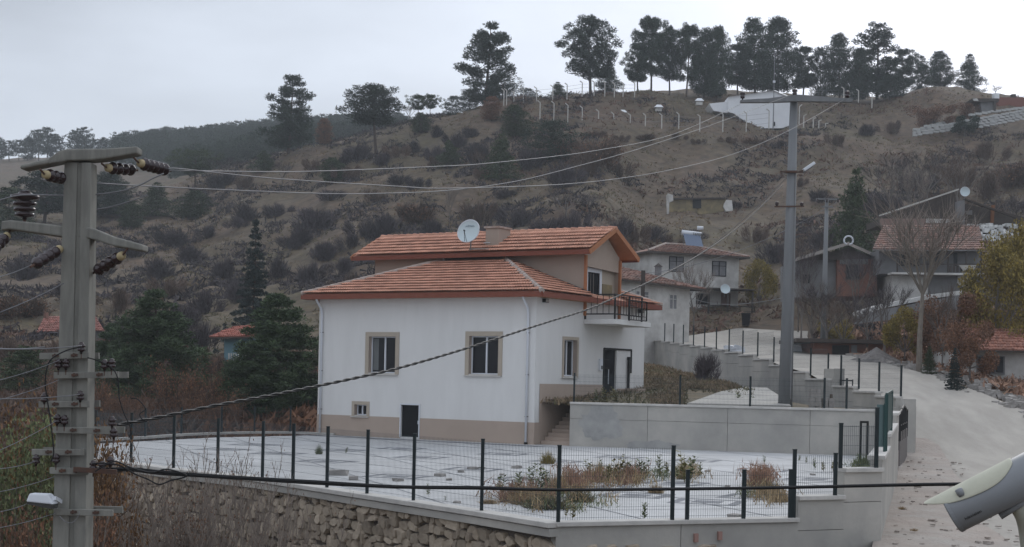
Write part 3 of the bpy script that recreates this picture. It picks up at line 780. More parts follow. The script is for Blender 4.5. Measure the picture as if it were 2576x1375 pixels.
# downpipes with swan necks, lamp boxes under the eaves
for x, y in ((-HL+.22,-.08),(-.35,-.08)):
    b = MB(); b.tube([(x-.05,-.52,HE+.02),(x-.05,-.45,HE-.12),(x,-.12,HE-.55),(x,-.08,HE-.8),(x,-.08,.1)], .052, 8); o = b.build('downpipe', M_pvc, H, smooth=True)
    bb = MB()
    for z in (1.2,3.0,4.8): bb.box((x,-.06,z),(.14,.1,.03))
    bb.build('pipe_clip', M_greyw, o); bb = MB(); bb.box((x,-.07,.04),(.12,.12,.12)); bb.build('pipe_foot', M_black, o)
for x, y in ((-.02,.62),(.12,9.9)):
    b = MB(); b.box((.12 if y > 5 else .1, y, HE-.2),(.16,.3,.16)); o = b.build('flood_light', M_black, H); bb = MB(); bb.box((.185 if y < 5 else .205,y,HE-.2),(.012,.24,.11)); bb.build('lens', M_conc, o)

# -- lower hip roof
EV = 6.46; OV = .62; SLP = .385
roof = thing('roof', None, None); roof.parent = H
def fascia(b, p, q, z, h=.2, th=.05):
    b.bar((p[0],p[1],z),(q[0],q[1],z), th, h)
x0, x1, y0, y1 = -HL-OV, OV, -OV, HW_+OV
b = MB(); fascia(b,(x0,y0),(x1,y0),EV-.02,.22); fascia(b,(x1,y0+.026),(x1,y1),EV-.02,.22); fascia(b,(x0,y0+.026),(x0,y1),EV-.02,.22); fascia(b,(x0+.03,y1),(x1-.03,y1),EV-.02,.22)
b.build('fascia', M_redwood, roof)
b = MB(); b.quad((x0+.03,y0+.03,EV-.11),(x1-.03,y0+.03,EV-.11),(x1-.03,0,EV-.11),(x0+.03,0,EV-.11)); b.quad((.0,0,EV-.11),(x1-.03,0,EV-.11),(x1-.03,y1-.03,EV-.11),(.0,y1-.03,EV-.11)); b.quad((x0+.03,0,EV-.11),(-HL,0,EV-.11),(-HL,y1-.03,EV-.11),(x0+.03,y1-.03,EV-.11)); b.build('soffit', M_orange, roof)
YU = 4.3; TOPD = YU - y0                          # the roof runs up to the attic wall
def rz_front(y): return EV + .09 + (y-y0)*SLP
b = MB()
b.add([(x0,y0,EV+.08),(x1,y0,EV+.08),(x1-TOPD,YU,rz_front(YU)-.01),(x0+TOPD,YU,rz_front(YU)-.01)], [(0,1,2,3)])
b.add([(x1,y0,EV+.08),(x1,YU,EV+.08),(x1-TOPD,YU,rz_front(YU)-.01)], [(0,1,2)])
b.add([(x0,y0,EV+.08),(x0,YU,EV+.08),(x0+TOPD,YU,rz_front(YU)-.01)], [(0,2,1)])
YB = 7.75; TB = y1-YB
b.add([(x1,y1,EV+.08),(x1,YB,EV+.08),(x1-TB,YB,EV+.08+TB*SLP)], [(0,1,2)])
b.add([(x0,y1,EV+.08),(x1,y1,EV+.08),(x1-TB,YB,EV+.08+TB*SLP),(x0+TB,YB,EV+.08+TB*SLP)], [(0,1,2,3)])
b.add([(x0,y1,EV+.08),(x0,YB,EV+.08),(x0+TB,YB,EV+.08+TB*SLP)], [(0,1,2)])
b.add([(x1,YU,EV+.05),(x1,YB,EV+.05),(-.02,YB,EV+.3),(-.02,YU,EV+.3)], [(0,1,2,3)])
b.build('roof_deck', M_tilej, roof)
# one clay tile: a shallow double wave with a thick lower lip
TW, TL = .27, .44
def tile_geom():
    xs = [-.5,-.36,-.22,-.06,.10,.24,.38,.5]; zs = [.0,.030,.040,.008,.008,.040,.030,.0]
    V = []; 
    for yy, dz in ((0,.075),(TL*1.04,.0)):
        for x, z in zip(xs, zs): V.append((x*TW, yy, z+dz))
    for x, z in zip(xs, zs): V.append((x*TW, .004, z+.050))
    n = len(xs); Fc = [(i, i+1, n+i+1, n+i) for i in range(n-1)] + [(2*n+i, 2*n+i+1, i+1, i) for i in range(n-1)]
    return V, Fc
TV, TF = tile_geom()
tb = MB(); tb.add(TV, TF); tile_me = tb.mesh('roof_tile', M_tile)
tiles = []     # (matrix) in house coordinates
def lay(origin, ux, uy, width_fn, rows, jit=.006):
    """ux along the eave, uy up the slope (unit vectors); width_fn(s) -> (a, b) range along ux at height s"""
    ux = Vector(ux).normalized(); uy = Vector(uy).normalized(); n = ux.cross(uy)
    for r in range(rows):
        s = r*TL*.93; a, c = width_fn(s + TL*.4); i0 = math.ceil(a/TW); 
        for i in range(i0, int(c/TW)+1):
            p = Vector(origin) + ux*(i*TW) + uy*s + n*(.012+tr.uniform(-jit,jit))
            M = Matrix(((ux.x,uy.x,n.x,p.x),(ux.y,uy.y,n.y,p.y),(ux.z,uy.z,n.z,p.z),(0,0,0,1))) @ Matrix.Rotation(tr.uniform(-.012,.012), 4, 'Z')
            tiles.append(M)
tr = random.Random(5)
cs = 1/math.sqrt(1+SLP*SLP)
rows = int(TOPD/cs/(TL*.93))
lay((x0,y0-.04,EV+.10), (1,0,0), (0,cs,SLP*cs), lambda s: (s*cs+.1, (x1-x0)-s*cs-.1), rows)
nfront = len(tiles)
lay((x1+.04,y0,EV+.10), (0,1,0), (-cs,0,SLP*cs), lambda s: (s*cs+.1, YU-y0-.05), rows)
lay((x1+.04,YB,EV+.10), (0,1,0), (-cs,0,SLP*cs), lambda s: (.05, (y1-YB)-s*cs-.1), int(TB/cs/(TL*.93)))
# attic roof
RX0, RX1 = -12.75, .62; RY0, RYM, RY1 = 3.62, 6.1, 8.55; RE, RT = 8.60, 9.83
s2 = (RT-RE)/(RYM-RY0); c2 = 1/math.sqrt(1+s2*s2)
low_tiles = len(tiles)
lay((RX0,RY0-.05,RE+.10), (1,0,0), (0,c2,s2*c2), lambda s: (.05, RX1-RX0-.05), int((RYM-RY0)/c2/(TL*.93)))
attic_t = len(tiles)
lay((RX1,RY1+.05,RE+.10), (-1,0,0), (0,-c2,s2*c2), lambda s: (.05, RX1-RX0-.05), int((RYM-RY0)/c2/(TL*.93)))
for M in tiles[:300]:
    o = bpy.data.objects.new('roof_tile', tile_me); COL.objects.link(o); o.parent = roof; o.matrix_local = M
b = MB()
for M in tiles[300:low_tiles]: b.add([M @ Vector(v) for v in TV], TF)
o = b.build('roof_tile_field', M_tilej, roof); o['kind'] = 'stuff'
# hip caps: overlapping mortar-bedded half pipes
def caps(root, p, q, r=.11, step=.36, m=M_mortar, m2=M_mortar):
    p = Vector(p); q = Vector(q); d = q-p; L = d.length; d /= L; k = int(L/step)
    for i in range(k):
        a = p + d*(L*i/k); e = p + d*(L*(i+1)/k + .05)
        b = MB(); b.tube([a+Vector((0,0,.0)), e+Vector((0,0,.0))], r*1.12, 8, r1=r*.9); o = b.build('hip_cap', m if (i % 3) else m2, root)
zt = rz_front(YU)+.04
caps(roof, (x0,y0,EV+.12), (x0+TOPD,YU,zt)); caps(roof, (x1,y0,EV+.12), (x1-TOPD,YU,zt)); caps(roof, (x1,y1,EV+.12), (x1-TB,YB,EV+.15+TB*SLP))
b = MB(); b.tube([(-7.55,4.05,8.1),(-7.55,4.05,8.62)], .045, 8); b.build('vent_pipe', M_pvc, roof)
b = MB(); b.bar((x0+TOPD,YU-.09,zt+.02),(-4.2,YU-.09,zt+.02),.16,.1); b.bar((x1-TOPD+.1,YU-.06,zt-.05),(x1-.4,YU-.06,EV+.35),.12,.1); b.build('flashing', mat('dark_flashing', (.07,.06,.055), .8), roof)

# -- attic storey
at_ = thing('attic_storey', None, None); at_.parent = H
AX0, AX1, AY0, AY1 = -12.1+.3, 0.0, YU, 7.72
def gable(x): return MB().add([(x,AY0,5.9),(x,AY1,5.9),(x,AY1,RE+.05),(x,RYM,RT-.10),(x,AY0,RE+.05)], [(0,1,2,3,4)])
b = MB(); b.quad((AX0,AY0,6.2),(AX1-.9,AY0,6.2),(AX1-.9,AY0,RE+.1),(AX0,AY0,RE+.1)); b.quad((AX0,AY1,6.2),(AX1-.9,AY1,6.2),(AX1-.9,AY1,RE+.1),(AX0,AY1,RE+.1)); b.build('attic_wall', M_taupe, at_)
gable(AX0).build('attic_gable', M_taupe, at_)
b = MB(); b.quad((-.9,AY0,5.6),(0,AY0,5.6),(0,AY0,RE+.1),(-.9,AY0,RE+.1)); b.build('side_cheek', M_taupe, at_); b = MB(); b.quad((-.9,AY1,5.6),(0,AY1,5.6),(0,AY1,RE+.1),(-.9,AY1,RE+.1)); b.build('side_cheek', M_taupe, at_)
fB = lambda y, z, d: (-.24-d, y, z)
DO = (5.02,6.18,5.68,7.80)
b = wall_grid(AY0, AY1, 5.6, RE-.1, [DO], fB); b.build('recessed_wall', M_surround, at_)
b = MB(); b.add([(.0,AY0,8.02),(.0,AY1,7.92),(.0,AY1,RE+.02),(.0,RYM,RT-.12),(.0,AY0,RE+.02)], [(0,1,2,3,4)]); b.add([(-.1,AY0,8.02),(-.1,AY1,7.92),(.0,AY1,7.92),(.0,AY0,8.02)], [(0,1,2,3)]); b.build('gable_board', M_beige, at_)
w = surround(DO, fB, .2).build('balcony_door', M_pvc, at_)
b = MB(); b.box((-.30,(DO[0]+DO[1])/2,(DO[2]+DO[3])/2),(.05,1.15,2.11)); b.build('door_leaf', M_dark, w)
b = MB(); b.box((-.27,5.38,6.75),(.02,.05,2.0)); b.box((-.27,5.66,6.75),(.02,.07,2.0)); b.build('door_stile', mat('grey_door_trim', (.12,.11,.10), .6), w)
b = MB(); b.box((-.22,6.95,6.5),(.04,.95,1.65)); b.build('ochre_panel', M_yell, at_)
for y in (AY0, AY1):
    b = MB(); b.box((.05,y,7.12),(.12,.12,2.75)); b.build('corner_post', M_orange, at_)
ar = thing('attic_roof', None, None); ar.parent = H
b = MB()
b.quad((RX0,RY0,RE+.06),(RX1,RY0,RE+.06),(RX1,RYM,RT+.02),(RX0,RYM,RT+.02)); b.quad((RX0,RY1,RE+.06),(RX1,RY1,RE+.06),(RX1,RYM,RT+.02),(RX0,RYM,RT+.02))
b.build('roof_deck', M_tilej, ar)
b = MB(); b.quad((RX0+.02,RY0,RE-.04),(RX1-.02,RY0,RE-.04),(RX1-.02,RYM,RT-.10),(RX0+.02,RYM,RT-.10)); b.quad((RX0+.02,RY1,RE-.04),(RX1-.02,RY1,RE-.04),(RX1-.02,RYM,RT-.10),(RX0+.02,RYM,RT-.10)); b.build('soffit', M_orange, ar)
b = MB(); fascia(b,(RX0,RY0),(RX1-.03,RY0),RE-.02,.2); fascia(b,(RX0,RY1),(RX1-.03,RY1),RE-.02,.2); b.build('fascia', M_redwood, ar)
for xx in (RX0, RX1):
    for ya, yb in ((RY0-.03,RYM),(RY1+.03,RYM)):
        b = MB(); b.bar((xx,ya,RE-.02),(xx,yb,RT-.02),.06,.22); b.build('barge_board', M_orange, ar)
b = MB()
for M in tiles[low_tiles:]: b.add([M @ Vector(v) for v in TV], TF)
o = b.build('roof_tile_field', M_tilej, ar); o['kind'] = 'stuff'
kk = 34
for i in range(kk):
    xa = RX0 + (RX1-RX0)*i/kk; b = MB(); b.tube([(xa,RYM,RT+.055),(xa+(RX1-RX0)/kk+.05,RYM,RT+.03)], .115, 8, r1=.09); b.build('ridge_cap', M_tile, ar)

# -- balcony slab and railing
bl = thing('balcony', None, None); bl.parent = H
SX = 1.45
b = MB(); b.prism([(0.0,4.3,5.36),(1.62,4.3,5.36),(SX,8.3,5.36),(0.0,8.3,5.36)], (0,0,.22)); b.build('slab', M_plaster, bl, bevel=.02)
b = MB(); b.prism([(-.24,4.35,5.5),(0,4.35,5.5),(0,7.7,5.5),(-.24,7.7,5.5)], (0,0,.1)); b.build('floor', M_beige, bl)
RP = [(.04,4.36),(1.55,4.36),(1.5,5.9),(1.42,7.35),(.05,8.2)]
for x, y in (RP[0], RP[1], RP[2], RP[3]):
    b = MB(); b.bar((x,y,5.5),(x,y,6.72),.07); b.build('railing_post', M_black, bl)
for nm_, z_ in (('handrail',6.70),('bottom_rail',5.82)):
    b = MB()
    for (a, c) in zip(RP[:3], RP[1:4]): b.bar((a[0],a[1],z_),(c[0],c[1],z_),.055)
    b.build(nm_, M_black, bl)
b = MB()
for (a, c) in zip(RP[:3], RP[1:4]):
    L = math.dist(a, c); k = int(L/.3)
    for i in range(1, k): b.bar((a[0]+(c[0]-a[0])*i/k, a[1]+(c[1]-a[1])*i/k, 5.82), (a[0]+(c[0]-a[0])*i/k, a[1]+(c[1]-a[1])*i/k, 6.70), .022)
o = b.build('balusters', M_black, bl); o.name = 'baluster'; o['kind'] = 'stuff'
b = MB(); q0, q1 = (1.62,5.6), (1.75,7.2)
for z in (5.62,6.5): b.bar((q0[0],q0[1],z),(q1[0],q1[1],z),.04)
b.bar((q0[0],q0[1],5.62),(q0[0],q0[1],6.5),.05); b.bar((q1[0],q1[1],5.62),(q1[0],q1[1],6.5),.05); b.bar((q0[0],q0[1],6.3),(q1[0],q1[1],6.1),.03); b.bar((q0[0],q0[1],5.8),(q1[0],q1[1],5.8),.03)
for i in range(1,7): b.bar((q0[0]+.13*i/7,5.6+1.6*i/7,5.62),(q0[0]+.13*i/7,5.6+1.6*i/7,6.4),.02)
b.build('loose_railing_panel', M_black, bl)
# -- chimney and dish
ch = MB(); ch.box((-4.95,4.75,9.2),(.72,1.05,1.35)); chim = ch.build('chimney', M_taupe, H)
b = MB(); b.box((-4.95,4.75,9.93),(.86,1.2,.09)); b.build('chimney_cap', M_mortar, chim)
b = MB(); b.box((-5.3,3.95,8.86),(1.0,.8,.06)); b.build('chimney_flashing', M_mortar, chim)
b = MB(); b.bar((-5.4,4.2,9.2),(-5.05,4.2,9.2),.03); b.build('bracket', M_pvc, chim)
def dish(label, loc, face, r, parent=None, text=None, arm=True, name='satellite_dish', mm=None, squash=1.0):
    t = thing(name, label, 'satellite dish', loc)
    d = Vector(face).normalized()
    prof = [(0, .01)] + [(.22*r*(k/6)**2, r*k/6) for k in range(1, 7)]
    b = MB(); b.lathe((0,0,0), d, prof, 28); b.f = [f for f in b.f if len(f) == 4]
    b.build('reflector', mm or mat('dish_paint', (.52,.60,.62), .5), t, smooth=True)
    b = MB(); up = Vector((0,0,1)); u_ = d.cross(up).normalized(); v_ = u_.cross(d)
    b.tube([d*(.22*r) + u_*math.cos(a*math.pi/14)*r + v_*math.sin(a*math.pi/14)*r for a in range(28)] + [d*(.22*r)+u_*r], .025*r/.55, 5); b.build('rim', M_pvc, t, smooth=True)
    if arm:
        e = d*(r*.95) - v_*(r*.25) 
        b = MB(); b.tube([d*.2*r - v_*r*.95, e], .012, 5); b.tube([d*.2*r - v_*r*.95 + u_*.1, e], .012, 5); b.build('feed_arm', M_black, t)
        b = MB(); b.lathe(e+d*.03, -d, [(0,.03),(.10,.035),(.12,.02)], 8); b.build('feed_horn', M_black, t)
    b = MB(); b.tube([d*-.02, (-d.x*.15,-d.y*.15,-.25), (-d.x*.15,-d.y*.15,-r*1.5)], .03, 6); b.build('mast', M_greyw, t)
    if text:
        cu = bpy.data.curves.new('lettering', 'FONT'); cu.body = text; cu.size = .17; cu.align_x = 'CENTER'; cu.extrude = .003
        to = bpy.data.objects.new('tmp', cu); me = bpy.data.meshes.new_from_object(to); bpy.data.objects.remove(to)
        me.materials.clear(); me.materials.append(mat('lettering_grey', (.16,.22,.26), .7))
        o = bpy.data.objects.new('lettering', me); COL.objects.link(o); o.parent = t
        M = Matrix(((-u_.x, v_.x, d.x, 0), (-u_.y, v_.y, d.y, 0), (-u_.z, v_.z, d.z, 0), (0,0,0,1)))
        p = v_*r*.42 + d*(.09*r)
        M.translation = p; o.matrix_local = M
        if M.to_3x3().determinant() < 0:
            M = Matrix(((u_.x, v_.x, d.x, p.x), (u_.y, v_.y, d.y, p.y), (u_.z, v_.z, d.z, p.z), (0,0,0,1))); o.matrix_local = M
    return t
dp_ = hw(-5.5, 3.2, 9.6)
dish('large pale satellite dish on the house roof in front of the chimney', (dp_.x-.05, dp_.y, 9.62), (-.42,-.86,.30), .56, text='Goldmaster')

# ------------------------------------------------------------------ utility poles and wires
def sheds(b, a, d, n=5, r=.085, L=.42, core=.045):
    prof = [(0, core)]
    for i in range(n):
        t = L*(i+.1)/n; s = L/n
        prof += [(t, core), (t+s*.15, r*.86), (t+s*.35, r), (t+s*.6, r*.9), (t+s*.8, core)]
    prof.append((L, core*.8)); b.lathe(a, d, prof, 14)
P1 = thing('utility_pole', 'large foreground concrete utility pole with two arms and brown insulators', 'utility pole', (0,0,0))
D1 = 19.0
def W(px, py, dd=0.0): return at(px, py, D1 + dd)
bx0 = W(176.5, 1375); ground1 = -4.2
cxm = W(203, 430).x; 
b = MB()
def pole_ring(z, w, d): return z, w, d
zt_ = W(203, 412).z; zb_ = ground1
b = MB(); V = []; 
wt, wb = .335, .335 + (.42-.335)*((zt_-zb_)/(zt_-W(176,1375).z))
cxb = cxm
prof = lambda w: [(-w/2,-w*.42),(-w*.02,-w*.42),(.0*w,-w*.34),(w*.13,-w*.34),(w*.15,-w*.42),(w/2,-w*.42),(w/2,w*.42),(-w/2,w*.42)]
tp = [(cxm+x, D1+y, zt_) for x, y in prof(wt)]; bt = [(cxb+x, D1+y, zb_) for x, y in prof(wb)]
n8 = len(tp); b.add(bt+tp, [tuple(range(n8))[::-1], tuple(range(n8,2*n8))] + [(i,(i+1)%n8,n8+(i+1)%n8,n8+i) for i in range(n8)])
b.build('shaft', M_pole, P1)
def arm(ptsc, ws, name='cross_arm', dep=.30):
    """ptsc: picture points of the arm's centre line with depth offsets, ws: heights (m)"""
    b = MB(); P = [W(*p) for p in ptsc]; V = []; n = len(P)
    for p, h in zip(P, ws):
        V += [(p.x, p.y-dep/2, p.z-h/2), (p.x, p.y-dep/2, p.z+h/2), (p.x, p.y+dep/2, p.z+h/2), (p.x, p.y+dep/2, p.z-h/2)]
    Fc = [(0,1,2,3), tuple(4*(n-1)+k for k in (3,2,1,0))]
    for i in range(n-1):
        for k in range(4): Fc.append((4*i+k, 4*(i+1)+k, 4*(i+1)+(k+1)%4, 4*i+(k+1)%4))
    b.add(V, Fc); return b.build(name, M_pole, P1, bevel=.02)
arm([(60,424,-.5),(132,408,-.35),(152,398,-.25),(172,393,-.1),(235,392,0),(272,390,.1),(352,380,.35)], [.05,.07,.13,.15,.15,.13,.09])
arm([(12,570,.5),(34,567,.45),(160,583,.1),(225,587,0),(245,591,-.1),(290,608,-.3),(366,625,-.5)], [.12,.12,.14,.14,.14,.12,.08])
def string(pa, pb, n=4, r=.082, cream=True):
    a = W(*pa); c = W(*pb); d = c-a; L = d.length; ins = MB()
    sheds(ins, a + d*.16, d, n, r, L*.78); o = ins.build('insulator', M_porc, P1, smooth=True)
    b = MB(); b.lathe(a + d*.05, d, [(0,.03),(L*.02,.052),(L*.10,.056),(L*.13,.04)], 10); b.build('end_cap', M_cream, o, smooth=True)
    b = MB(); b.tube([a-d.normalized()*.07+Vector((0,0,.05)), a+d*.06], .014, 5); b.build('shackle', M_rust, o); b = MB(); b.tube([a+d*.9, c+d.normalized()*.05], .016, 5); b.build('line_clamp', M_rust, o)
string((108,437,-.55),(176,452,.1)); string((264,421,.05),(340,427,.6), 4); string((345,408,.3),(424,428,.9), 5, .088)
string((156,622,-.1),(82,668,-.7), 4, .08); string((314,638,-.5),(238,684,.0), 4, .08); string((22,588,.4),(-30,640,-.1), 4, .08)
b = MB(); a = W(62,552,.4); b.lathe(a, (0,0,1), [(0,.03),(.03,.03),(.045,.125),(.085,.125),(.10,.05),(.115,.14),(.155,.14),(.17,.05),(.19,.15),(.23,.15),(.25,.05),(.27,.18),(.315,.19),(.34,.10),(.36,.07),(.37,.09),(.385,.03)], 16)
o = b.build('pin_insulator', M_porc, P1, smooth=True)
b = MB(); b.tube([a-Vector((0,0,.12)), a+Vector((0,0,.02))], .022, 6); b.build('pin', M_rust, o)
def spool(px, py, dd=-.25, parent=None, s=1.0):
    a = W(px, py, dd) - Vector((0,0,.055*s)); b = MB()
    b.lathe(a, (0,0,1), [(-.03*s,.012),(0,.02*s),(.01*s,.048*s),(.035*s,.05*s),(.05*s,.028*s),(.06*s,.05*s),(.08*s,.052*s),(.095*s,.030*s),(.11*s,.034*s),(.12*s,.01)], 10)
    o = b.build('spool_insulator', M_porc, P1, smooth=True)
    bb = MB(); bb.tube([a-Vector((0,0,.09*s)), a], .009, 5); bb.build('bolt', M_rust, o)
BARS = [((100,896),(224,893),0),((136,944),(299,942),1),((98,1017),(226,1016),0),((134,1081),(290,1084),1),((81,1137),(211,1137),0),((126,1183),(222,1186),1),((138,1287),(285,1290),1)]
for (pa, pb, k) in BARS:
    a, c = W(*pa, -.23), W(*pb, -.23)
    b = MB(); b.bar(a, c, .05, .082); o = b.build('band_bracket', M_pole, P1, bevel=.006)
    for t in (.32,.7): bb = MB(); p = a.lerp(c, t); bb.bar(p+Vector((-.03,-.03,0)), p+Vector((.05,-.03,.01)), .03, .03); bb.bar(p+Vector((0,-.03,-.02)), p+Vector((0,-.03,.03)), .02,.02); bb.build('clamp_bolt', M_rust, o)
    b = MB(); b.bar(a+Vector((0,.46,0)), c+Vector((0,.46,0)), .05, .082); b.build('band_bracket', M_pole, P1)
a, c = W(186,1180,-.3), W(293,1187,-.3); b = MB(); b.bar(a, c, .06, .06); b.build('rusty_bracket', M_rust, P1)
for px, py in ((205,873),(147,914),(166,914),(263,916),(281,914),(202,995),(112,1000),(144,1054),(162,1056),(282,1060),(286,1088),(91,1155),(141,1153),(235,1170),(257,1172),(277,1160)): spool(px, py)
lm = thing('lamp_head', None, None); lm.parent = P1
a = W(105,1252,-.45)
b = MB(); yaw_ = .1
Q = [(-.17,-.10,-.045),(.17,-.10,-.075),(.19,.10,-.075),(-.15,.10,-.045),(-.14,-.07,.06),(.10,-.07,.055),(.12,.07,.055),(-.12,.07,.06)]
b.add([(a.x+x, a.y+y, a.z+z) for x, y, z in Q], [(0,3,2,1),(4,5,6,7),(0,1,5,4),(1,2,6,5),(2,3,7,6),(3,0,4,7)]); b.build('housing', M_pvc, lm, bevel=.02)
b = MB(); b.add([(a.x+x*.92, a.y+y*.9, a.z+z-.03 - (.025 if k in (1,2) else 0)) for k, (x, y, z) in enumerate(Q[:4])] + [(a.x+x*.97, a.y+y*.95, a.z+z+.004) for x, y, z in Q[:4]], [(0,1,2,3),(0,4,5,1),(1,5,6,2),(2,6,7,3),(3,7,4,0)]); b.build('lens', mat('lamp_lens', (.06,.06,.06), .2, spec=.7), lm)
b = MB(); b.bar((a.x+.15,a.y,a.z-.0),(cxm-.1,a.y+.2,a.z-.06),.06,.05); b.build('bracket', M_pvc, lm)

def catenary(a, c, sag, n=24):
    a = Vector(a); c = Vector(c)
    return [a.lerp(c, i/n) - Vector((0,0,sag*4*(i/n)*(1-i/n))) for i in range(n+1)]
def spline(P, n=8):
    out_ = []; P = [Vector(p) for p in P]
    for i in range(len(P)-1):
        p0 = P[max(0,i-1)]; p1 = P[i]; p2 = P[i+1]; p3 = P[min(len(P)-1,i+2)]
        for k in range(n):
            t = k/n; out_.append(.5*((2*p1) + (p2-p0)*t + (2*p0-5*p1+4*p2-p3)*t*t + (3*p1-p0-3*p2+p3)*t**3))
    out_.append(P[-1]); return out_
def wire(pts, r, label, m=M_wire, cat='power line', name='power_line', group=None, n=5, smooth=False):
    b = MB(); b.tube(pts, r, n); return b.build(name, m, None, smooth=True, label=label, cat=cat, group=group)
DR = 62.5   # distance of the second pole
def span(pairs, d0=19.6, d1=DR, n=6):
    """picture points along a span; distance grows so that the wire is straight in plan"""
    x0, x1 = pairs[0][0], pairs[-1][0]; P = []
    k0, k1 = (x0-1288)/F, (x1-1288)/F; X0, X1 = k0*d0, k1*d1
    for px, py in pairs:
        k = (px-1288)/F
        t = (k*d0 - X0)/((X1-X0) - k*(d1-d0)) if abs(px-x0) > .01 else 0.0
        P.append(at(px, py, d0 + t*(d1-d0)))
    return spline(P, n)
WR = .0085
wire(span([(426,428),(620,431),(800,430),(1100,418),(1250,408),(1500,378),(1700,335),(1862,262)]), WR, 'upper thin overhead wire from the top right insulator to the far arm')
wire(span([(424,424),(455,424),(600,440),(740,452),(1000,468),(1130,473),(1400,464),(1560,448),(1700,424),(1850,385),(1990,325),(2128,247)]), WR, 'overhead wire dipping below the first, reaching the far arm right end')
wire(span([(236,460),(500,474),(800,486),(950,486),(1130,478),(1300,455),(1450,418),(1600,376),(1800,310),(1995,236)]), WR, 'lowest overhead wire, from behind the foreground pole to the far pole')
# twisted service cable
tw = span([(296,1068),(400,1049),(545,1019),(680,994),(800,970),(900,949),(1000,926),(1130,889),(1250,851),(1370,812),(1480,777),(1560,742),(1640,705),(1760,640),(1870,560),(1972,462)], 19.3, DR)
b = MB(); n_ = len(tw)
for ph in (0, math.pi):
    P = []; s = 0
    for i, p in enumerate(tw):
        if i: s += (p-tw[i-1]).length
        P.append(p)
    # resample finely so that the twist shows near the viewer
    Q = []; s = 0
    for i in range(n_-1):
        for k in range(6):
            p = P[i].lerp(P[i+1], k/6); q = s + (P[i+1]-P[i]).length*k/6; Q.append(p + Vector((0, .014*math.cos(q*9+ph), .014*math.sin(q*9+ph))))
        s += (P[i+1]-P[i]).length
    b.tube(Q, .0155, 4)
b.build('service_cable', M_cable, smooth=True, label='twisted black service cable crossing in front of the white house', cat='cable')
# thick bundle running to the right
for k, (off, r) in enumerate(((0,.019),(3.5,.014),(-3,.013))):
    P = spline([at(x, y+off*(1 - min(1, max(0, (x-700)/900))*.8) + rnd.uniform(-1,1), d) for x, y, d in ((192,1181,18.8),(262,1181,18.8),(330,1180,18.8),(400,1187,18.7),(520,1196,18.6),(640,1203,18.4),(800,1213,18.2),(1000,1224,18),(1210,1227,17.7),(1400,1232,17.4),(1700,1229,16.9),(1994,1225,16.4),(2250,1220,15.9),(2400,1217,15.5),(2650,1214,15))], 6)
    wire(P, r, ('thickest strand of the black cable bundle across the terrace fence','middle strand of the black cable bundle drooping below the others at left','thin upper strand of the black cable bundle at the pole end')[k], M_cable, 'cable', 'cable')
P = spline([at(x, y, 18.6) for x, y in ((232,1166),(262,1165),(300,1170),(340,1192),(372,1205),(400,1218),(430,1208),(470,1196),(420,1180),(380,1188),(330,1176),(290,1160),(262,1172),(240,1185))], 6)
wire(P, .010, 'slack black cable looped twice beside the bracket of the foreground pole', M_cable, 'cable', 'cable')
P = spline([at(x, y, 18.6) for x, y in ((205,872),(170,880),(132,900),(118,925),(114,960),(118,1000),(126,1050),(132,1100),(135,1140),(128,1160))], 6)
wire(P, .009, 'black down lead hanging left of the foreground pole brackets', M_cable, 'cable', 'cable')
P = spline([at(x, y, 18.6) for x, y in ((220,899),(250,908),(282,925),(297,955),(300,1000),(312,1040),(322,1060),(330,1085),(325,1100))], 6)
wire(P, .008, 'black down lead curling right of the foreground pole brackets', M_cable, 'cable', 'cable')
P = spline([at(x, y, 18.6) for x, y in ((330,1002),(345,1003),(360,1018),(366,1030),(352,1040),(356,1052),(370,1060))], 5)
wire(P, .007, 'short curled cable end above the twisted cable clamp', M_cable, 'cable', 'cable')
P = spline([at(x, y, 18.5) for x, y in ((150,1298),(165,1312),(182,1314),(196,1300),(200,1286))], 5)
wire(P, .005, 'thin pale wire looping below the lowest bracket of the foreground pole', M_wire, 'wire', 'wire')
M_wired = mat('dull_wire', (.20,.20,.21), .6)
LW = [((-20,700),(86,662),.009,'dark wire leading left from the lower left insulator string'),((-20,792),(160,712),.009,'wire sagging out of frame left of the lower arm'),
      ((-20,875),(112,872),.014,'pale twisted cable entering left above the top bracket'),((-20,877),(205,869),.010,'pale cable end clamped to the topmost small insulator'),
      ((-20,960),(150,905),.007,'faint wire from the left reaching the second bracket'),((-20,1002),(200,992),.009,'pale wire from the left passing the third bracket'),((-20,1010),(148,955),.007,'faint wire slanting up between the second and third brackets'),
      ((-20,1140),(142,1058),.007,'wire from the left to the insulator pair on the fourth bracket'),((-20,1180),(90,1160),.008,'wire ending at the left insulator of the fifth bracket'),
      ((-20,1240),(138,1198),.007,'wire from the left below the sixth bracket'),((-20,1290),(80,1262),.007,'wire reaching the white lamp head from the left'),((-20,1330),(140,1290),.007,'lowest faint wire from the left to the bottom bracket')]
for a, c, r, lb in LW: wire(catenary(at(*a, 17.5), at(*c, 18.7), .02, 10), r*.7, lb, M_wired)
wire(spline([at(x, y, 19.1) for x, y in ((-20,510),(20,497),(62,490),(150,491),(225,490),(300,481),(350,466),(385,448),(412,436))], 5), .010, 'jumper wire from the pin insulator behind the pole to the top right insulator')
wire(spline([at(x, y, 19.4) for x, y in ((238,527),(275,521),(330,505),(370,490))], 4), .009, 'short wire rising right of the pole between the two arms')

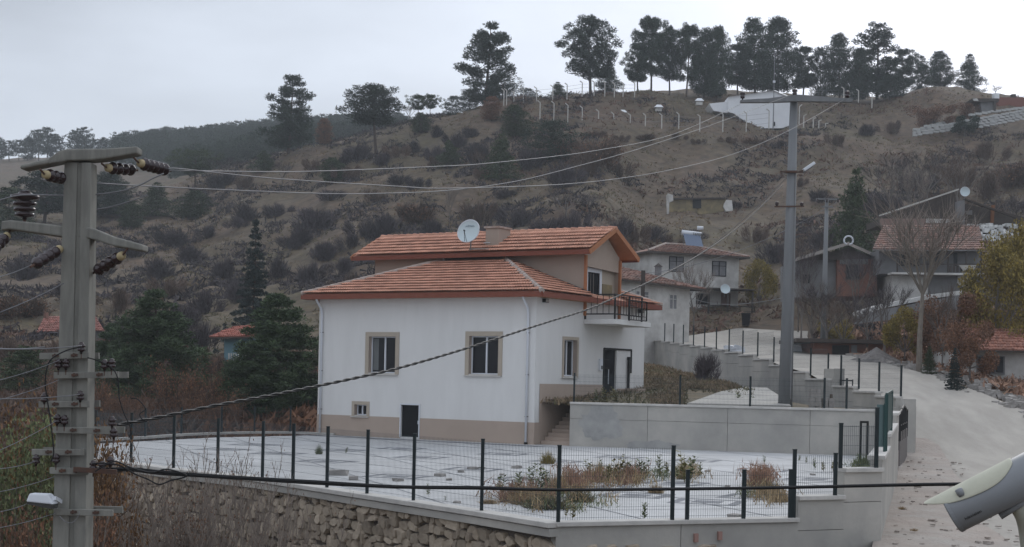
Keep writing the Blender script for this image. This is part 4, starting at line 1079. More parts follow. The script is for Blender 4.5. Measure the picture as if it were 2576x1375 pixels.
# second pole
P2 = thing('utility_pole', 'tall tapered grey concrete utility pole rising from the yard behind the long wall', 'utility pole')
pb = at(1972, 1003, DR); ptp = at(1997, 258, DR)
pxm = (pb.x + at(1985,600,DR).x + ptp.x)/3
b = MB(); b.tube([(pb.x+.06,DR,pb.z-.4),(ptp.x,DR,ptp.z)], .31, 14, r1=.165); b.build('shaft', M_poleb, P2, smooth=True)
b = MB(); b.bar((pb.x+.22,DR-.27,pb.z),(ptp.x+.08,DR-.17,ptp.z-3),.05,.04); b.build('conduit', M_greyw, P2)
b = MB(); zA = at(1997,255,DR).z
Pz = [(1860,258,.10),(1930,256,.16),(1975,252,.24),(2000,250,.27),(2030,251,.24),(2080,254,.18),(2139,256,.14)]
V = []; 
for px, py, h in Pz:
    p = at(px, py, DR); V += [(p.x,DR-.42,p.z-h/2),(p.x,DR-.42,p.z+h/2),(p.x,DR-.12,p.z+h/2),(p.x,DR-.12,p.z-h/2)]
n = len(Pz); b.add(V, [(0,1,2,3), tuple(4*(n-1)+k for k in (3,2,1,0))] + [(4*i+k,4*(i+1)+k,4*(i+1)+(k+1)%4,4*i+(k+1)%4) for i in range(n-1) for k in range(4)]); b.build('cross_arm', M_poleb, P2)
for px, py in ((1868,252),(1999,245),(2131,250)):
    p = at(px, py, DR-.27); b = MB(); b.lathe(p, (0,0,1), [(0,.03),(.08,.03),(.09,.09),(.2,.1),(.22,.06),(.26,.12),(.33,.11),(.36,.04)], 10); b.build('pin_insulator', M_porc, P2, smooth=True)
for py, w in ((432,34),):
    p = at(1989, py, DR-.2); q = at(1989+30, py, DR-.2); b = MB(); b.bar((p.x-.45,p.y,p.z),(q.x+.05,q.y,p.z),.05); b.box((p.x,p.y,p.z),(.5,.3,.08)); b.build('lamp_bracket', M_rust, P2)
a = at(2021,428,DR-.3); c = at(2049,409,DR-.3); sl2 = thing('lamp_head', None, None); sl2.parent = P2
b = MB(); b.bar(a, c, .24, .13); b.build('housing', M_pvc, sl2, bevel=.03)
b = MB(); b.bar(a-Vector((0,0,.10)), a.lerp(c,.8)-Vector((0,0,.09)), .18, .06); b.build('lens', M_greyw, sl2); b = MB(); b.bar(at(2008,432,DR-.2), a, .04); b.build('arm', M_rust, sl2)
b = MB(); p = at(1984,520,DR-.2); b.bar((p.x-.6,p.y,p.z),(p.x+.65,p.y,p.z+.04),.06); b.build('low_bracket', M_rust, P2)
for dx in (-.5,.55):
    b = MB(); b.lathe((p.x+dx,p.y,p.z+.03),(0,0,1),[(0,.03),(.04,.07),(.15,.08),(.18,.03)],8); b.build('spool_insulator', M_porc, P2)
# third, farther pole with one bar
P3 = thing('utility_pole', 'thin far concrete pole with a short double bar in front of the brick house', 'utility pole')
D3 = 98; p0 = hit(2078, 890); a = at(2080,503,D3); c = at(2074,800,D3)
b = MB(); b.tube([(c.x-.05,D3,ter(c.x,D3)-.3),(a.x,D3,a.z)], .22, 8, r1=.12); b.build('shaft', M_poleb, P3, smooth=True)
for py, w in ((500,28),(519,14)):
    l, r = at(2081-w, py, D3-.2), at(2081+w, py+1, D3-.2); b = MB(); b.bar(l, r, .1, .09); b.build('bar', M_poleb, P3)
for px in (2056,2080,2108):
    p = at(px, 505, D3-.2); b = MB(); b.lathe(p-Vector((0,0,.1)), (0,0,1), [(0,.03),(.05,.08),(.2,.08),(.25,.03)], 8); b.build('spool_insulator', M_porc, P3)
wire(catenary(at(1560,690,118), at(2110,505,98), 1.2), .02, 'faint wire over the small village roofs behind the house')
wire(catenary(at(1716,738,128), at(1985,745,DR), .6), .014, 'thin wire in front of the two-storey house to the tall pole')
wire(catenary(at(1625,690,118), at(1985,440,DR), 1.0), .014, 'thin cable rising over the old roof to the tall pole')

# ------------------------------------------------------------------ surveillance camera near the viewer
DC = 3.6
cc = thing('security_camera', 'large beige and grey security camera at the lower right corner, pointing down left', 'security camera')
def Cc(px, py, dd=0.0): return at(px, py, DC+dd)
f0 = Cc(2393,1291); bk0 = Cc(2700,1135,-.10); ax = (bk0-f0); AL = ax.length; ax.normalize()
rad = .051
b = MB(); b.lathe(f0, ax, [(0,rad*.97),(.006,rad),(AL,rad)], 40); b.build('housing', M_housing, cc, smooth=True)
b = MB(); b.lathe(f0-ax*.002, ax, [(0,rad*.4),(.001,rad*.96),(.004,rad*1.02),(.012,rad*1.02)], 40); b.build('front_rim', M_housing, cc)
upv = Vector((0,0,1)); sd = ax.cross(upv).normalized(); upc = sd.cross(ax).normalized()
b = MB(); ns_ = 14; L0, L1 = -.045, .235; R2 = rad*1.08; V = []
for k, (s, a0) in enumerate(((L0, 18), (.0, 60), (.05,74), (.13, 80), (.168, 62), (.188, 40))):
    for i in range(ns_+1):
        an = math.radians(-a0 + 2*a0*i/ns_)
        V.append(f0 + ax*s + upc*(math.cos(an)*R2) - sd*(math.sin(an)*R2))
V2 = [v - (v-(f0+ax*((v-f0).dot(ax)))).normalized()*.0035 for v in V]; w_ = ns_+1; m6 = 6; nV = len(V)
Fc = [(j*w_+i,j*w_+i+1,(j+1)*w_+i+1,(j+1)*w_+i) for j in range(m6-1) for i in range(ns_)]
Fc2 = [tuple(x+nV for x in f[::-1]) for f in Fc]
edge = [(i,i+1) for i in range(ns_)] + [(j*w_+ns_,(j+1)*w_+ns_) for j in range(m6-1)] + [((m6-1)*w_+i+1,(m6-1)*w_+i) for i in range(ns_)][::-1] + [((j+1)*w_,j*w_) for j in range(m6-1)][::-1]
b.add(V+V2, Fc+Fc2+[(e[1],e[0],e[0]+nV,e[1]+nV) for e in edge]); o = b.build('sun_shield', M_ivory, cc, smooth=False)
md = o.modifiers.new('s', 'SUBSURF'); md.levels = 1; md.render_levels = 2
for px, py in ((2414,1236),(2532,1196)):
    p = Cc(px, py, -.048); b = MB(); b.lathe(p - upc*.012 - sd*.0 , (upc*.5 - sd*0 + ax*-.0).normalized(), [(0,.0085),(.018,.0095),(.02,.006)], 14); b.build('side_screw', M_housing, cc, smooth=True)
b = MB(); p = Cc(2548,1236,-.045); b.bar(p - ax*.03, p + ax*.035, .03, .022); b.build('clamp', M_housing, cc, bevel=.003)
b = MB(); b.bar(p - upc*.02 - ax*.028, p - upc*.02 + ax*.03, .024, .007); b.build('clamp_gap', M_black, cc)
b = MB(); b.tube([p-upc*.038-ax*.055, p-upc*.034-ax*.01, p-upc*.03+ax*.03], .0095, 10); b.build('clamp_screw', M_housing, cc, smooth=True)
b = MB(); P = [Cc(2552,1262,-.03), Cc(2572,1290,-.02), Cc(2584,1330,0), Cc(2590,1400,.02), Cc(2592,1520,.05)]; b.tube(spline(P,5), .021, 14); b.build('mounting_arm', mat('ivory_arm', (.44,.44,.38), .5), cc, smooth=True)
cu = bpy.data.curves.new('lettering', 'FONT'); cu.body = 'hikvision'; cu.size = .0125; cu.extrude = .0002; cu.align_x = 'LEFT'
to = bpy.data.objects.new('tmp', cu); me = bpy.data.meshes.new_from_object(to); bpy.data.objects.remove(to); me.materials.clear(); me.materials.append(M_black)
o = bpy.data.objects.new('lettering', me); COL.objects.link(o); o.parent = cc
an = math.radians(122); nrm = (upc*math.cos(an) - sd*(-1)*math.sin(an)).normalized()
toc = Vector((0,-1,0)); side_s = 1 if sd.dot(toc) > 0 else -1
nrm = (-upc*.55 + sd*side_s*.83).normalized(); tv = ax.copy(); up_ = nrm.cross(tv).normalized()
if up_.z < 0: up_ = -up_
pos = f0 + ax*.026 + nrm*(rad+.0006)
MM = Matrix(((tv.x,up_.x,nrm.x,pos.x),(tv.y,up_.y,nrm.y,pos.y),(tv.z,up_.z,nrm.z,pos.z),(0,0,0,1))); o.matrix_local = MM

# ------------------------------------------------------------------ village houses on the slope
def tiled(root, quad, rows, ncol, m=M_tile_old, seed=1, name='roof_tile_field', amp=.06):
    """rows of old clay tiles over a (possibly three-cornered) slope: corners lower left, lower right, upper right, upper left"""
    r = random.Random(seed); A, B_, C, D = [Vector(q) for q in quad]
    nrm = (B_-A).cross(D-A).normalized()
    if nrm.z < 0: nrm = -nrm
    b = MB()
    for i in range(rows):
        l0, r0 = A.lerp(D, i/rows), B_.lerp(C, i/rows); l1, r1 = A.lerp(D, min(1,(i+1.12)/rows)), B_.lerp(C, min(1,(i+1.12)/rows))
        k = max(1, int(ncol*(r0-l0).length/max(.1,(B_-A).length)))
        for j in range(k):
            p0, p1 = l0.lerp(r0, j/k), l0.lerp(r0, (j+.96)/k); q0, q1 = l1.lerp(r1, j/k), l1.lerp(r1, (j+.96)/k); up = nrm*(amp*r.uniform(.8,1.5)); h = nrm*.01
            mid0 = (p0+p1)/2 + up*1.5; mid1 = (q0+q1)/2 + up*.5
            b.add([p0+up, mid0, p1+up, q1+h, mid1, q0+h, p0-nrm*.02, p1-nrm*.02], [(0,1,4,5),(1,2,3,4),(6,7,2,1,0)])
    o = b.build(name, m, root); o['kind'] = 'stuff'; return o
def small_window(root, fn, u0, u1, z0, z1, frame, glass=None, cols=2, rows_=1, transom=.3, inner=None):
    b = MB(); t = .07
    def bx_(a, c, p, q, d0=-.05, d1=.03):
        P = [fn(a,p,d0),fn(c,p,d0),fn(c,q,d0),fn(a,q,d0),fn(a,p,d1),fn(c,p,d1),fn(c,q,d1),fn(a,q,d1)]
        b.add(P, [(0,1,2,3),(4,7,6,5),(0,4,5,1),(1,5,6,2),(2,6,7,3),(3,7,4,0)])
    bx_(u0-t,u0,z0-t,z1+t); bx_(u1,u1+t,z0-t,z1+t); bx_(u0,u1,z0-t,z0); bx_(u0,u1,z1,z1+t)
    for i in range(1, cols): u = u0+(u1-u0)*i/cols; bx_(u-t/2,u+t/2,z0,z1)
    zt = z1-(z1-z0)*transom
    if transom: bx_(u0,u1,zt-t/3,zt+t/3,-.045,.03)
    w = b.build('window', frame, root)
    bb = MB()
    for i in range(cols):
        ua, ub = u0+(u1-u0)*i/cols, u0+(u1-u0)*(i+1)/cols
        bb = MB(); bb.quad(fn(ua,z0,-.01),fn(ub,z0,-.01),fn(ub,z1,-.01),fn(ua,z1,-.01)); bb.build('pane', glass or M_glass, w)
    return w
M_curt = mat('curtained_glass', (.22,.22,.23), .5, (.12,.12,.13), 3, .6)
# two storey house with the solar heater
DS = 138.0; pL, pR = at(1640,700,DS), at(1858,700,DS+3)
ang = math.atan2(3, pR.x-pL.x); zB = at(1750,800,DS).z; LW_ = math.hypot(pR.x-pL.x, 3)
S = thing('village_house', 'two-storey white house with a solar water heater on its tiled roof', 'house', (pL.x, DS, zB), ang)
f_ = lambda x, z, d: (x, d, z)
Hh = at(1640,633,DS).z - zB; WD = 7.0
b = MB(); b.box((LW_/2, WD/2, Hh/2), (LW_, WD, Hh)); b.build('wall', M_whitew, S)
zz = lambda py: at(1750, py, DS+1).z - zB
for x0, x1, a, c in ((1683,1716,648,683),(1791,1824,654,689)):
    u0 = (x0-1640)/218*LW_; u1 = (x1-1640)/218*LW_; small_window(S, f_, u0, u1, zz(c), zz(a), M_dark, M_curt)
ov = .75; e0 = (-ov,-ov,Hh); e1 = (LW_+ov,-ov,Hh-.1); e2 = (LW_+ov,WD+ov,Hh); e3 = (-ov,WD+ov,Hh); r0, r1 = (3.0,WD/2,Hh+1.12), (LW_-3.2,WD/2,Hh+1.08)
rf = thing('roof', None, None); rf.parent = S
b = MB(); b.add([e0,e1,e2,e3,r0,r1], [(0,1,5,4),(1,2,5),(2,3,4,5),(3,0,4)]); b.build('roof_deck', M_tile_old, rf)
b = MB(); b.bar((e0[0],e0[1],Hh-.06),(e1[0],e1[1],Hh-.16),.1,.16); b.bar((e1[0],e1[1],Hh-.16),(e2[0],e2[1],Hh-.06),.1,.16); b.bar((e0[0],e0[1],Hh-.06),(e3[0],e3[1],Hh-.06),.1,.16); b.build('eaves_board', M_oldwood, rf)
tiled(rf, (e0,e1,r1,r0), 11, 34, seed=2); tiled(rf, (e1,e2,r1,r1), 10, 30, seed=3)
hp = [(e0,r0),(e1,r1),(r0,r1)]; b = MB()
for a, c in hp: b.tube([Vector(a)+Vector((0,0,.08)),Vector(c)+Vector((0,0,.1))], .12, 6)
b.build('ridge_caps', M_mortar, rf); rf.children[-1].name = 'ridge_cap_line'
# porch
pz = zz(727); b = MB(); b.box((LW_-1.9,-1.1,pz+.05),(4.8,2.4,.1)); b.build('porch_roof', M_oldwood, S)
for x in (LW_-4.2,LW_-2.2,LW_+.4): b = MB(); b.box((x,-2.1,pz/2-.05),(.14,.14,pz-.15)); b.build('porch_post', M_oldwood, S)
b = MB(); b.box((LW_-1.35,-.06,(zz(733)+zz(784))/2),(.95,.1,zz(733)-zz(784))); b.build('door', mat('reddish_door', (.12,.055,.04), .7), S)
small_window(S, f_, LW_-4.4, LW_-3.1, zz(762), zz(738), M_dark, transom=0)
b = MB(); b.box((LW_-1.9,-1.2,-.9),(4.9,2.3,2.4)); b.build('porch_base', M_greyw, S)
b = MB(); b.bar((LW_-4.3,-2.3,1.2),(LW_+.5,-2.3,1.2),.06); b.bar((LW_-4.3,-2.3,.75),(LW_+.5,-2.3,.75),.04); b.bar((LW_+.5,-2.3,.3),(LW_+.5,-2.3,1.2),.06); b.bar((LW_-4.3,-2.3,.3),(LW_-4.3,-2.3,1.2),.06); b.build('railing', M_black, S)
# solar water heater
ht = thing('solar_water_heater', 'solar water heater with white tank and blue-grey panel on the village roof', 'solar heater')
def Ss(px, py, dd=2.2): return at(px, py, DS+dd)
b = MB(); q = [Ss(1719,589,1.8), Ss(1762,594,1.8), Ss(1769,620,.4), Ss(1726,616,.4)]; b.prism(q, (0,.1,.08)); b.build('collector', M_panel, ht)
b = MB(); b.tube([Ss(1715,584,2.1), Ss(1764,590,2.1)], .24, 14); tk = b.build('tank', M_pvc, ht, smooth=True)
b = MB(); b.tube([Ss(1754,572.5,2.3), Ss(1769,573.5,2.3)], .17, 12); b.build('expansion_tank', M_pvc, ht, smooth=True)
b = MB(); b.bar(Ss(1757,577,2.3), Ss(1757,592,2.3), .05); b.bar(Ss(1768,577,2.3), Ss(1768,618,2.0), .05); b.bar(Ss(1718,590,2.2), Ss(1719,615,1.8), .05); b.build('stand', M_greyw, ht)
cu = bpy.data.curves.new('lettering', 'FONT'); cu.body = 'TEMSU'; cu.size = .34; cu.extrude = .01
to = bpy.data.objects.new('tmp', cu); me = bpy.data.meshes.new_from_object(to); bpy.data.objects.remove(to); me.materials.clear(); me.materials.append(M_black)
o = bpy.data.objects.new('lettering', me); COL.objects.link(o); o.parent = ht; o.location = Ss(1742,590.5,1.84); o.rotation_euler = (math.pi/2, math.radians(5), 0)
dish('white satellite dish at the porch of the two-storey village house', Ss(1824,727,-1.6), (.1,-1,.3), .45, arm=False)
wheelie = thing('waste_container', 'dark waste container beside the stone porch base', 'bin'); p = hit(1876, 820, 90); 
p = Vector((at(1876,820,133).x, 133, ter(at(1876,820,133).x,133)))
b = MB(); b.add([(p.x+x*k, p.y+y*k, p.z+z) for z, k in ((0.1,.8),(1.15,1.0)) for x, y in ((-.35,-.35),(.35,-.35),(.35,.35),(-.35,.35))], [(0,3,2,1),(4,5,6,7),(0,1,5,4),(1,2,6,5),(2,3,7,6),(3,0,4,7)]); b.build('body', M_dark, wheelie)
b = MB(); b.box((p.x,p.y,p.z+1.2),(.78,.78,.08)); b.build('lid', M_black, wheelie)
# low house behind the white house
DL = 112.0; pl, pr = at(1540,740,DL), at(1735,750,DL+5)
ang = math.atan2(5, pr.x-pl.x); zB = at(1640,800,DL).z; LL = math.hypot(pr.x-pl.x, 5)
S = thing('village_house', 'low whitewashed house with an old red tiled hip roof right behind the attic', 'house', (pl.x, DL, zB), ang)
zq = lambda py: at(1640, py, DL+2).z - zB
Hh = zq(706); WD = 8
b = MB(); b.box((LL/2, WD/2, Hh/2-2.5), (LL, WD, Hh+5)); b.build('wall', M_whitew, S)
rf = thing('roof', None, None); rf.parent = S; ov = .7; top = zq(658)
e0, e1, e2, e3 = (-ov,-ov,Hh), (LL+ov+.4,-ov,Hh-.35), (LL+ov,WD+ov,Hh), (-ov,WD+ov,Hh); r0, r1 = (1.0,WD/2,top), (LL-4.3,WD/2,top-.1)
b = MB(); b.add([e0,e1,e2,e3,r0,r1], [(0,1,5,4),(1,2,5),(2,3,4,5),(3,0,4)]); b.build('roof_deck', M_tile_old, rf)
tiled(rf, (e0,e1,r1,r0), 12, 34, seed=6); tiled(rf, (e1,e2,r1,r1), 11, 30, seed=7)
b = MB(); b.bar(Vector(e0)-Vector((0,0,.1)),Vector(e1)-Vector((0,0,.1)),.1,.15); b.bar(Vector(e1)-Vector((0,0,.1)),Vector(e2)-Vector((0,0,.1)),.1,.15); b.build('eaves_board', M_oldwood, rf)
for x0, x1, a, c in ((1598,1606,734,762),(1618,1628,734,762),(1683,1700,737,772)):
    u0 = (x0-1540)/195*LL; u1 = (x1-1540)/195*LL; small_window(S, f_, u0, u1, zq(c), zq(a), M_whitew, M_curt, cols=1 if x0 < 1650 else 2)
b = MB(); b.box((LL-1.4,2.2,Hh+.8),(.38,.38,1.2)); c_ = b.build('chimney', M_greyw, S); b = MB(); b.add([(LL-1.66,1.94,Hh+1.4),(LL-1.14,1.94,Hh+1.4),(LL-1.14,2.46,Hh+1.4),(LL-1.66,2.46,Hh+1.4),(LL-1.4,2.2,Hh+1.7)],[(0,1,4),(1,2,4),(2,3,4),(3,0,4),(0,3,2,1)]); b.build('chimney_cap', M_oldwood, c_)
# wooden post between
p = at(1617,735,108); b = MB(); b.bar((p.x,108,at(1617,800,108).z-2),(p.x,108,at(1617,680,108).z),.28,.28); b.build('wooden_post', M_oldwood, label='weathered wooden post in front of the low whitewashed house', cat='post')
# generic helper for the ramshackle houses: everything from picture coordinates on a vertical plane
def on_plane(d):
    return lambda px, py, dd=0.0: at(px, py, d+dd)
def slab(root, name, m, d, pts, th):
    b = MB(); b.prism([at(x, y, d) for x, y in pts], (0, th, 0)); return b.build(name, m, root)
# ruin on the slope
S = thing('ruined_building', 'roofless ochre ruin with one dark doorway on the grassy slope', 'ruin'); d = 187
slab(S, 'wall', M_yell, d, [(1682,500),(1752,497),(1752,540),(1684,534)], .5); slab(S, 'wall', M_yell, d, [(1754,497),(1826,500),(1822,530),(1800,534),(1754,540)], .5)
slab(S, 'wall', M_whitew, d-.6, [(1822,512),(1828,502),(1841,503),(1844,529),(1826,531),(1820,519)], .9)
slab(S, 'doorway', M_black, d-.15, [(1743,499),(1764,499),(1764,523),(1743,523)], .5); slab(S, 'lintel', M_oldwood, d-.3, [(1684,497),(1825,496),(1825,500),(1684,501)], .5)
slab(S, 'pillar', M_whitew, d-2, [(1677,489),(1684,489),(1683,549),(1679,549)], .6); slab(S, 'pillar', M_whitew, d-2.2, [(1680,486),(1693,490),(1694,504),(1684,508)], .6)
# small wall of terrain behind it
# brick house
S = thing('brick_house', 'small red brick house with dark gable roof beside the far pole', 'house'); d = 118.0
slab(S, 'wall', M_brickw, d, [(2106,650),(2206,650),(2206,745),(2106,745)], 7); slab(S, 'side_wall', M_greyw, d+.5, [(2003,655),(2106,650),(2106,748),(2003,748)], 7)
slab(S, 'gable', M_oldwood, d-.2, [(2003,655),(2134,622),(2206,650)], .2); slab(S, 'band', M_greyw, d-.12, [(2113,648),(2184,650),(2184,664),(2113,664)], .1)
w = slab(S, 'window', M_oldwood, d-.15, [(2128,665),(2163,665),(2163,703),(2128,703)], .1); 
for i in range(3): slab(w, 'pane', M_glass, d-.17, [(2130+11*i,667),(2139+11*i,667),(2139+11*i,701),(2130+11*i,701)], .03)
b = MB(); b.quad(at(1996,658,d-1.0), at(2134,616,d-1.0), at(2134,608,d+7), at(1996,650,d+7)); b.quad(at(2134,616,d-1.0), at(2211,650,d-1.0), at(2211,642,d+7), at(2134,608,d+7)); b.build('roof', M_oldwood, S)
slab(S, 'window', M_glass, d+.4, [(2020,690),(2038,690),(2038,712),(2020,712)], .1)
hoop = thing('white_hoop', 'white round hoop on a thin pole above the brick house roof', 'hoop'); b = MB(); c = at(2134.5,604.5,d+2); b.tube([c + Vector((math.cos(a*math.pi/10),0,math.sin(a*math.pi/10)))*.36 for a in range(21)], .075, 6); b.build('ring', M_pvc, hoop, smooth=True); b = MB(); b.bar(c-Vector((0,0,.36)), c-Vector((0,0,1.6)), .05); b.build('stem', M_greyw, hoop)
# long old house with balcony
S = thing('long_village_house', 'long weathered house with brown tiled roof and balcony behind the bare tree', 'house'); d = 116.0
slab(S, 'upper_wall', M_greyw, d, [(2212,628),(2470,630),(2470,688),(2212,688)], 9)
slab(S, 'white_lower_wall', M_whitew, d-.3, [(2246,690),(2334,690),(2336,742),(2246,765)], 8); slab(S, 'grey_lower_wall', M_greyw, d-.3, [(2334,690),(2476,692),(2476,735),(2334,745)], 8)
slab(S, 'white_patch', M_whitew, d-.4, [(2410,694),(2440,696),(2440,716),(2426,722),(2408,714)], .1); slab(S, 'balcony_slab', M_whitew, d-1.3, [(2244,684),(2478,687),(2478,692),(2244,689)], 1.4)
rf = thing('roof', None, None); rf.parent = S
q = [at(2195,627,d-1.2), at(2478,628,d-1.2), at(2462,566,d+5.5), at(2222,568,d+5.5)]
b = MB(); b.quad(*q); b.build('roof_deck', M_tile_old, rf); tiled(rf, [v+Vector((0,0,.03)) for v in q], 12, 44, seed=12); slab(rf, 'eaves_board', M_greyw, d-1.3, [(2195,627),(2478,628),(2478,631),(2195,630)], .1)
for x0, x1 in ((2262,2282),(2300,2312),(2352,2362),(2400,2408)): slab(S, 'window', M_glass, d-.1, [(x0,636),(x1,636),(x1,668),(x0,668)], .1)
for x in (2256,2290,2332,2384,2430,2468): slab(S, 'balcony_post', M_oldwood, d-1.25, [(x,631),(x+3,631),(x+3,685),(x,685)], .12)
slab(S, 'balcony_rail', M_oldwood, d-1.25, [(2256,662),(2470,663),(2470,666),(2256,665)], .08)
for i in range(9): slab(S, 'balcony_board', M_oldwood, d-1.22, [(2388+9*i,667),(2394+9*i,667),(2394+9*i,684),(2388+9*i,684)], .05)
sh = slab(S, 'cloth', M_conc, d-1.4, [(2412,666),(2456,666),(2450,680),(2440,676),(2424,682)], .03)
# upper house with the slanted roof edge
S = thing('upper_village_house', 'dark open-gabled house above the long roof, with a pale slanted roof edge', 'house'); d = 126.0
slab(S, 'gable', M_oldwood, d, [(2222,545),(2400,482),(2420,560),(2222,562)], 6); slab(S, 'wall', mat('pinkish_wall', (.28,.19,.165), .9), d-.2, [(2216,549),(2390,550),(2390,572),(2216,566)], .3)
slab(S, 'pale_wall_piece', M_whitew, d-.3, [(2330,549),(2388,551),(2388,560),(2330,560)], .2)
b = MB(); b.bar(at(2212,542,d-.8), at(2411,476,d-.8), .28, .12); b.build('verge_board', M_concl, S)
slab(S, 'chimney', M_greyw, d-1, [(2408,506),(2427,502),(2427,586),(2408,586)], .7)
S2 = thing('dark_barn', 'dark timber barn with a broken gable right of the grey chimney', 'barn'); slab(S2, 'wall', M_oldwood, d+1, [(2428,512),(2576,545),(2640,548),(2640,575),(2428,575)], 6)
slab(S2, 'plank', mat('orange_plank', (.20,.09,.045), .9), d+.7, [(2495,515),(2503,515),(2500,560),(2492,560)], .2); slab(S2, 'pale_board', M_greyw, d+.8, [(2430,530),(2446,528),(2446,540),(2430,538)], .1)
b = MB(); b.bar(at(2425,500,d), at(2560,548,d), .3, .15); b.build('verge_board', M_oldwood, S2)
dish('round white satellite dish on the grey chimney at the upper right', at(2427,482,d-1.4), (-.05,-1,.1), .40, arm=False)
S = thing('rubble_heap', 'heap of white stones and sheeting above the village house at right', 'rubble heap'); d = 119
b = MB()
for i in range(150):
    p = at(srnd.uniform(2432,2600), 0, d); y_ = srnd.uniform(565,604); x_ = srnd.uniform(2430,2610); dd = d + (604-y_)*.06; p = at(x_, y_, dd); s = srnd.uniform(.15,.5)
    b.box((p.x,p.y,p.z),(s,s*.8,s*.6), srnd.uniform(0,3))
o = b.build('stone', mat('white_rubble', (.50,.50,.49), .9, island=.35), S); o['kind'] = 'stuff'
# sloping white parapet of the upper lane
S = thing('lane_parapet', 'low white parapet of the upper lane sloping below the long house', 'parapet'); b = MB(); b.bar(at(2150,790,104), at(2212,771,108), .3, .3); b.bar(at(2212,771,108), at(2345,745,111), .3, .3); b.bar(at(2345,745,111), at(2462,730,113), .3, .3); b.build('cap', M_whitew, S)
b = MB(); b.prism([at(2150,792,104), at(2462,732,113), at(2462,775,113), at(2150,815,104)], (0,.3,0)); b.build('wall', M_greyw, S)
# flat roofed shed
S = thing('brick_shed', 'low brick shed with a dark flat roof behind the rubble by the road', 'shed'); d = 92
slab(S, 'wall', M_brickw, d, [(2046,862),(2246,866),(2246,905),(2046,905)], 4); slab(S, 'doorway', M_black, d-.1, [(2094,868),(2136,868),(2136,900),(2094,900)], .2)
b = MB(); b.prism([at(2004,850,d-.6), at(2252,855,d-.6), at(2252,865,d-.6), at(2004,859,d-.6)], (0,6,0)); b.build('roof', M_oldwood, S); slab(S, 'grey_door', M_greyw, d-.12, [(2142,868),(2156,868),(2156,893),(2142,893)], .1)
# small tiled house lower right
S = thing('small_tiled_house', 'small white house with a striped red tiled roof at the lower right edge', 'house'); d = 80
slab(S, 'wall', M_whitew, d, [(2412,880),(2640,884),(2640,960),(2412,950)], 6); 
q = [at(2400,880,d-.8), at(2640,884,d-.8), at(2620,830,d+3.5), at(2420,826,d+3.5)]; rf = thing('roof', None, None); rf.parent = S
b = MB(); b.quad(*q); b.build('roof_deck', M_tile_old, rf); tiled(rf, [v+Vector((0,0,.03)) for v in q], 8, 30, m=mat('red_clay_tile', (.32,.145,.10), .9, (.26,.13,.10), 2, .7, island=.25), seed=31)
w = slab(S, 'window', M_greyw, d-.1, [(2458,893),(2528,896),(2528,942),(2458,938)], .1)
for i in range(3): slab(w, 'pane', M_glass, d-.14, [(2462+22*i,897),(2480+22*i,898),(2480+22*i,937),(2462+22*i,935)], .04)
slab(S, 'eaves_board', M_oldwood, d-.82, [(2400,879),(2640,883),(2640,887),(2400,883)], .1)
# white sheet building on the ridge with mast
S = thing('ridge_building', 'white windowless sheet-metal building on the ridge below the pines', 'building'); d = 238
slab(S, 'main_wall', M_sheet, d, [(1832,243),(1945,227),(1994,248),(1994,312),(1968,322),(1900,322),(1846,285),(1832,281)], 7); slab(S, 'low_wing', M_sheet, d+1, [(1784,260),(1832,255),(1832,284),(1795,278)], 5)
b = MB(); b.quad(at(1830,242,d-.4), at(1945,226,d-.4), at(1948,226,d+5), at(1834,241.5,d+5)); b.quad(at(1945,226,d-.4), at(1997,248,d-.4), at(1999,247,d+5), at(1948,226,d+5)); b.build('roof', M_sheet, S); slab(S, 'vent', M_dark, d-.1, [(1945,306),(1950,306),(1950,316),(1945,316)], .1)
for i in range(14): x = 1838 + 11*i; slab(S, 'sheet_rib', M_sheet, d-.06, [(x,250),(x+1,250),(x+1,(288 if x < 1860 else 300)),(x,(282 if x < 1860 else 300))], .05)
S = thing('radio_mast', 'thin pale radio mast in front of the ridge building', 'mast'); a = at(1949,130,236); c = at(1945,316,236); b = MB(); b.tube([(a.x,236,c.z-1),(a.x,236,a.z)], .10, 5, r1=.05); b.build('pole', M_wire, S); b = MB(); b.box((a.x,236,at(1948,205,236).z),(.4,.2,.35)); b.build('antenna', M_pvc, S)
# farm shed upper right, red roof, stone terraces
S = thing('farm_shed', 'low farm shed with a dark flat roof on the far right of the ridge', 'shed'); d = 236
slab(S, 'roof', M_oldwood, d-.5, [(2446,247),(2512,247),(2514,254),(2450,256)], 4); slab(S, 'wall', M_greyw, d, [(2466,257),(2506,256),(2506,277),(2470,282)], 3); slab(S, 'post', M_oldwood, d-.4, [(2500,254),(2505,254),(2505,278),(2500,278)], .3); slab(S, 'white_trim', M_whitew, d-.6, [(2447,248),(2458,247),(2462,253),(2450,253)], .3); slab(S, 'pale_tank', M_sheet, d, [(2500,234),(2514,234),(2514,247),(2502,247)], 1)
S = thing('red_roofed_house', 'long low red roof cut by the right edge on the ridge', 'house'); slab(S, 'roof', mat('red_roof', (.20,.085,.065), .9), 250, [(2508,244),(2640,246),(2640,268),(2514,268)], 5); slab(S, 'wall', M_greyw, 251, [(2514,268),(2640,268),(2640,285),(2514,285)], 5); slab(S, 'chimney', M_oldwood, 250, [(2546,236),(2556,236),(2556,245),(2546,245)], 1)
def drystone(label, P, rows, seed):
    S = thing('dry_stone_wall', label, 'stone wall'); r = random.Random(seed); m = mat('white_stone', (.42,.42,.41), .95, island=.3)
    for (xa, ya, da), (xb, yb, db) in zip(P[:-1], P[1:]):
        A, B2 = at(xa, ya, da), at(xb, yb, db); L = (B2-A).length
        for k in range(rows):
            t = 0
            while t < L:
                w = r.uniform(.5,1.3); p = A.lerp(B2, min(1,(t+w/2)/L)) + Vector((0,0,.42*k)); b = MB(); b.box(p, (w*.92,.6,.36*r.uniform(.85,1.05)), math.atan2(B2.y-A.y,B2.x-A.x)); b.build('stone', m, S); t += w
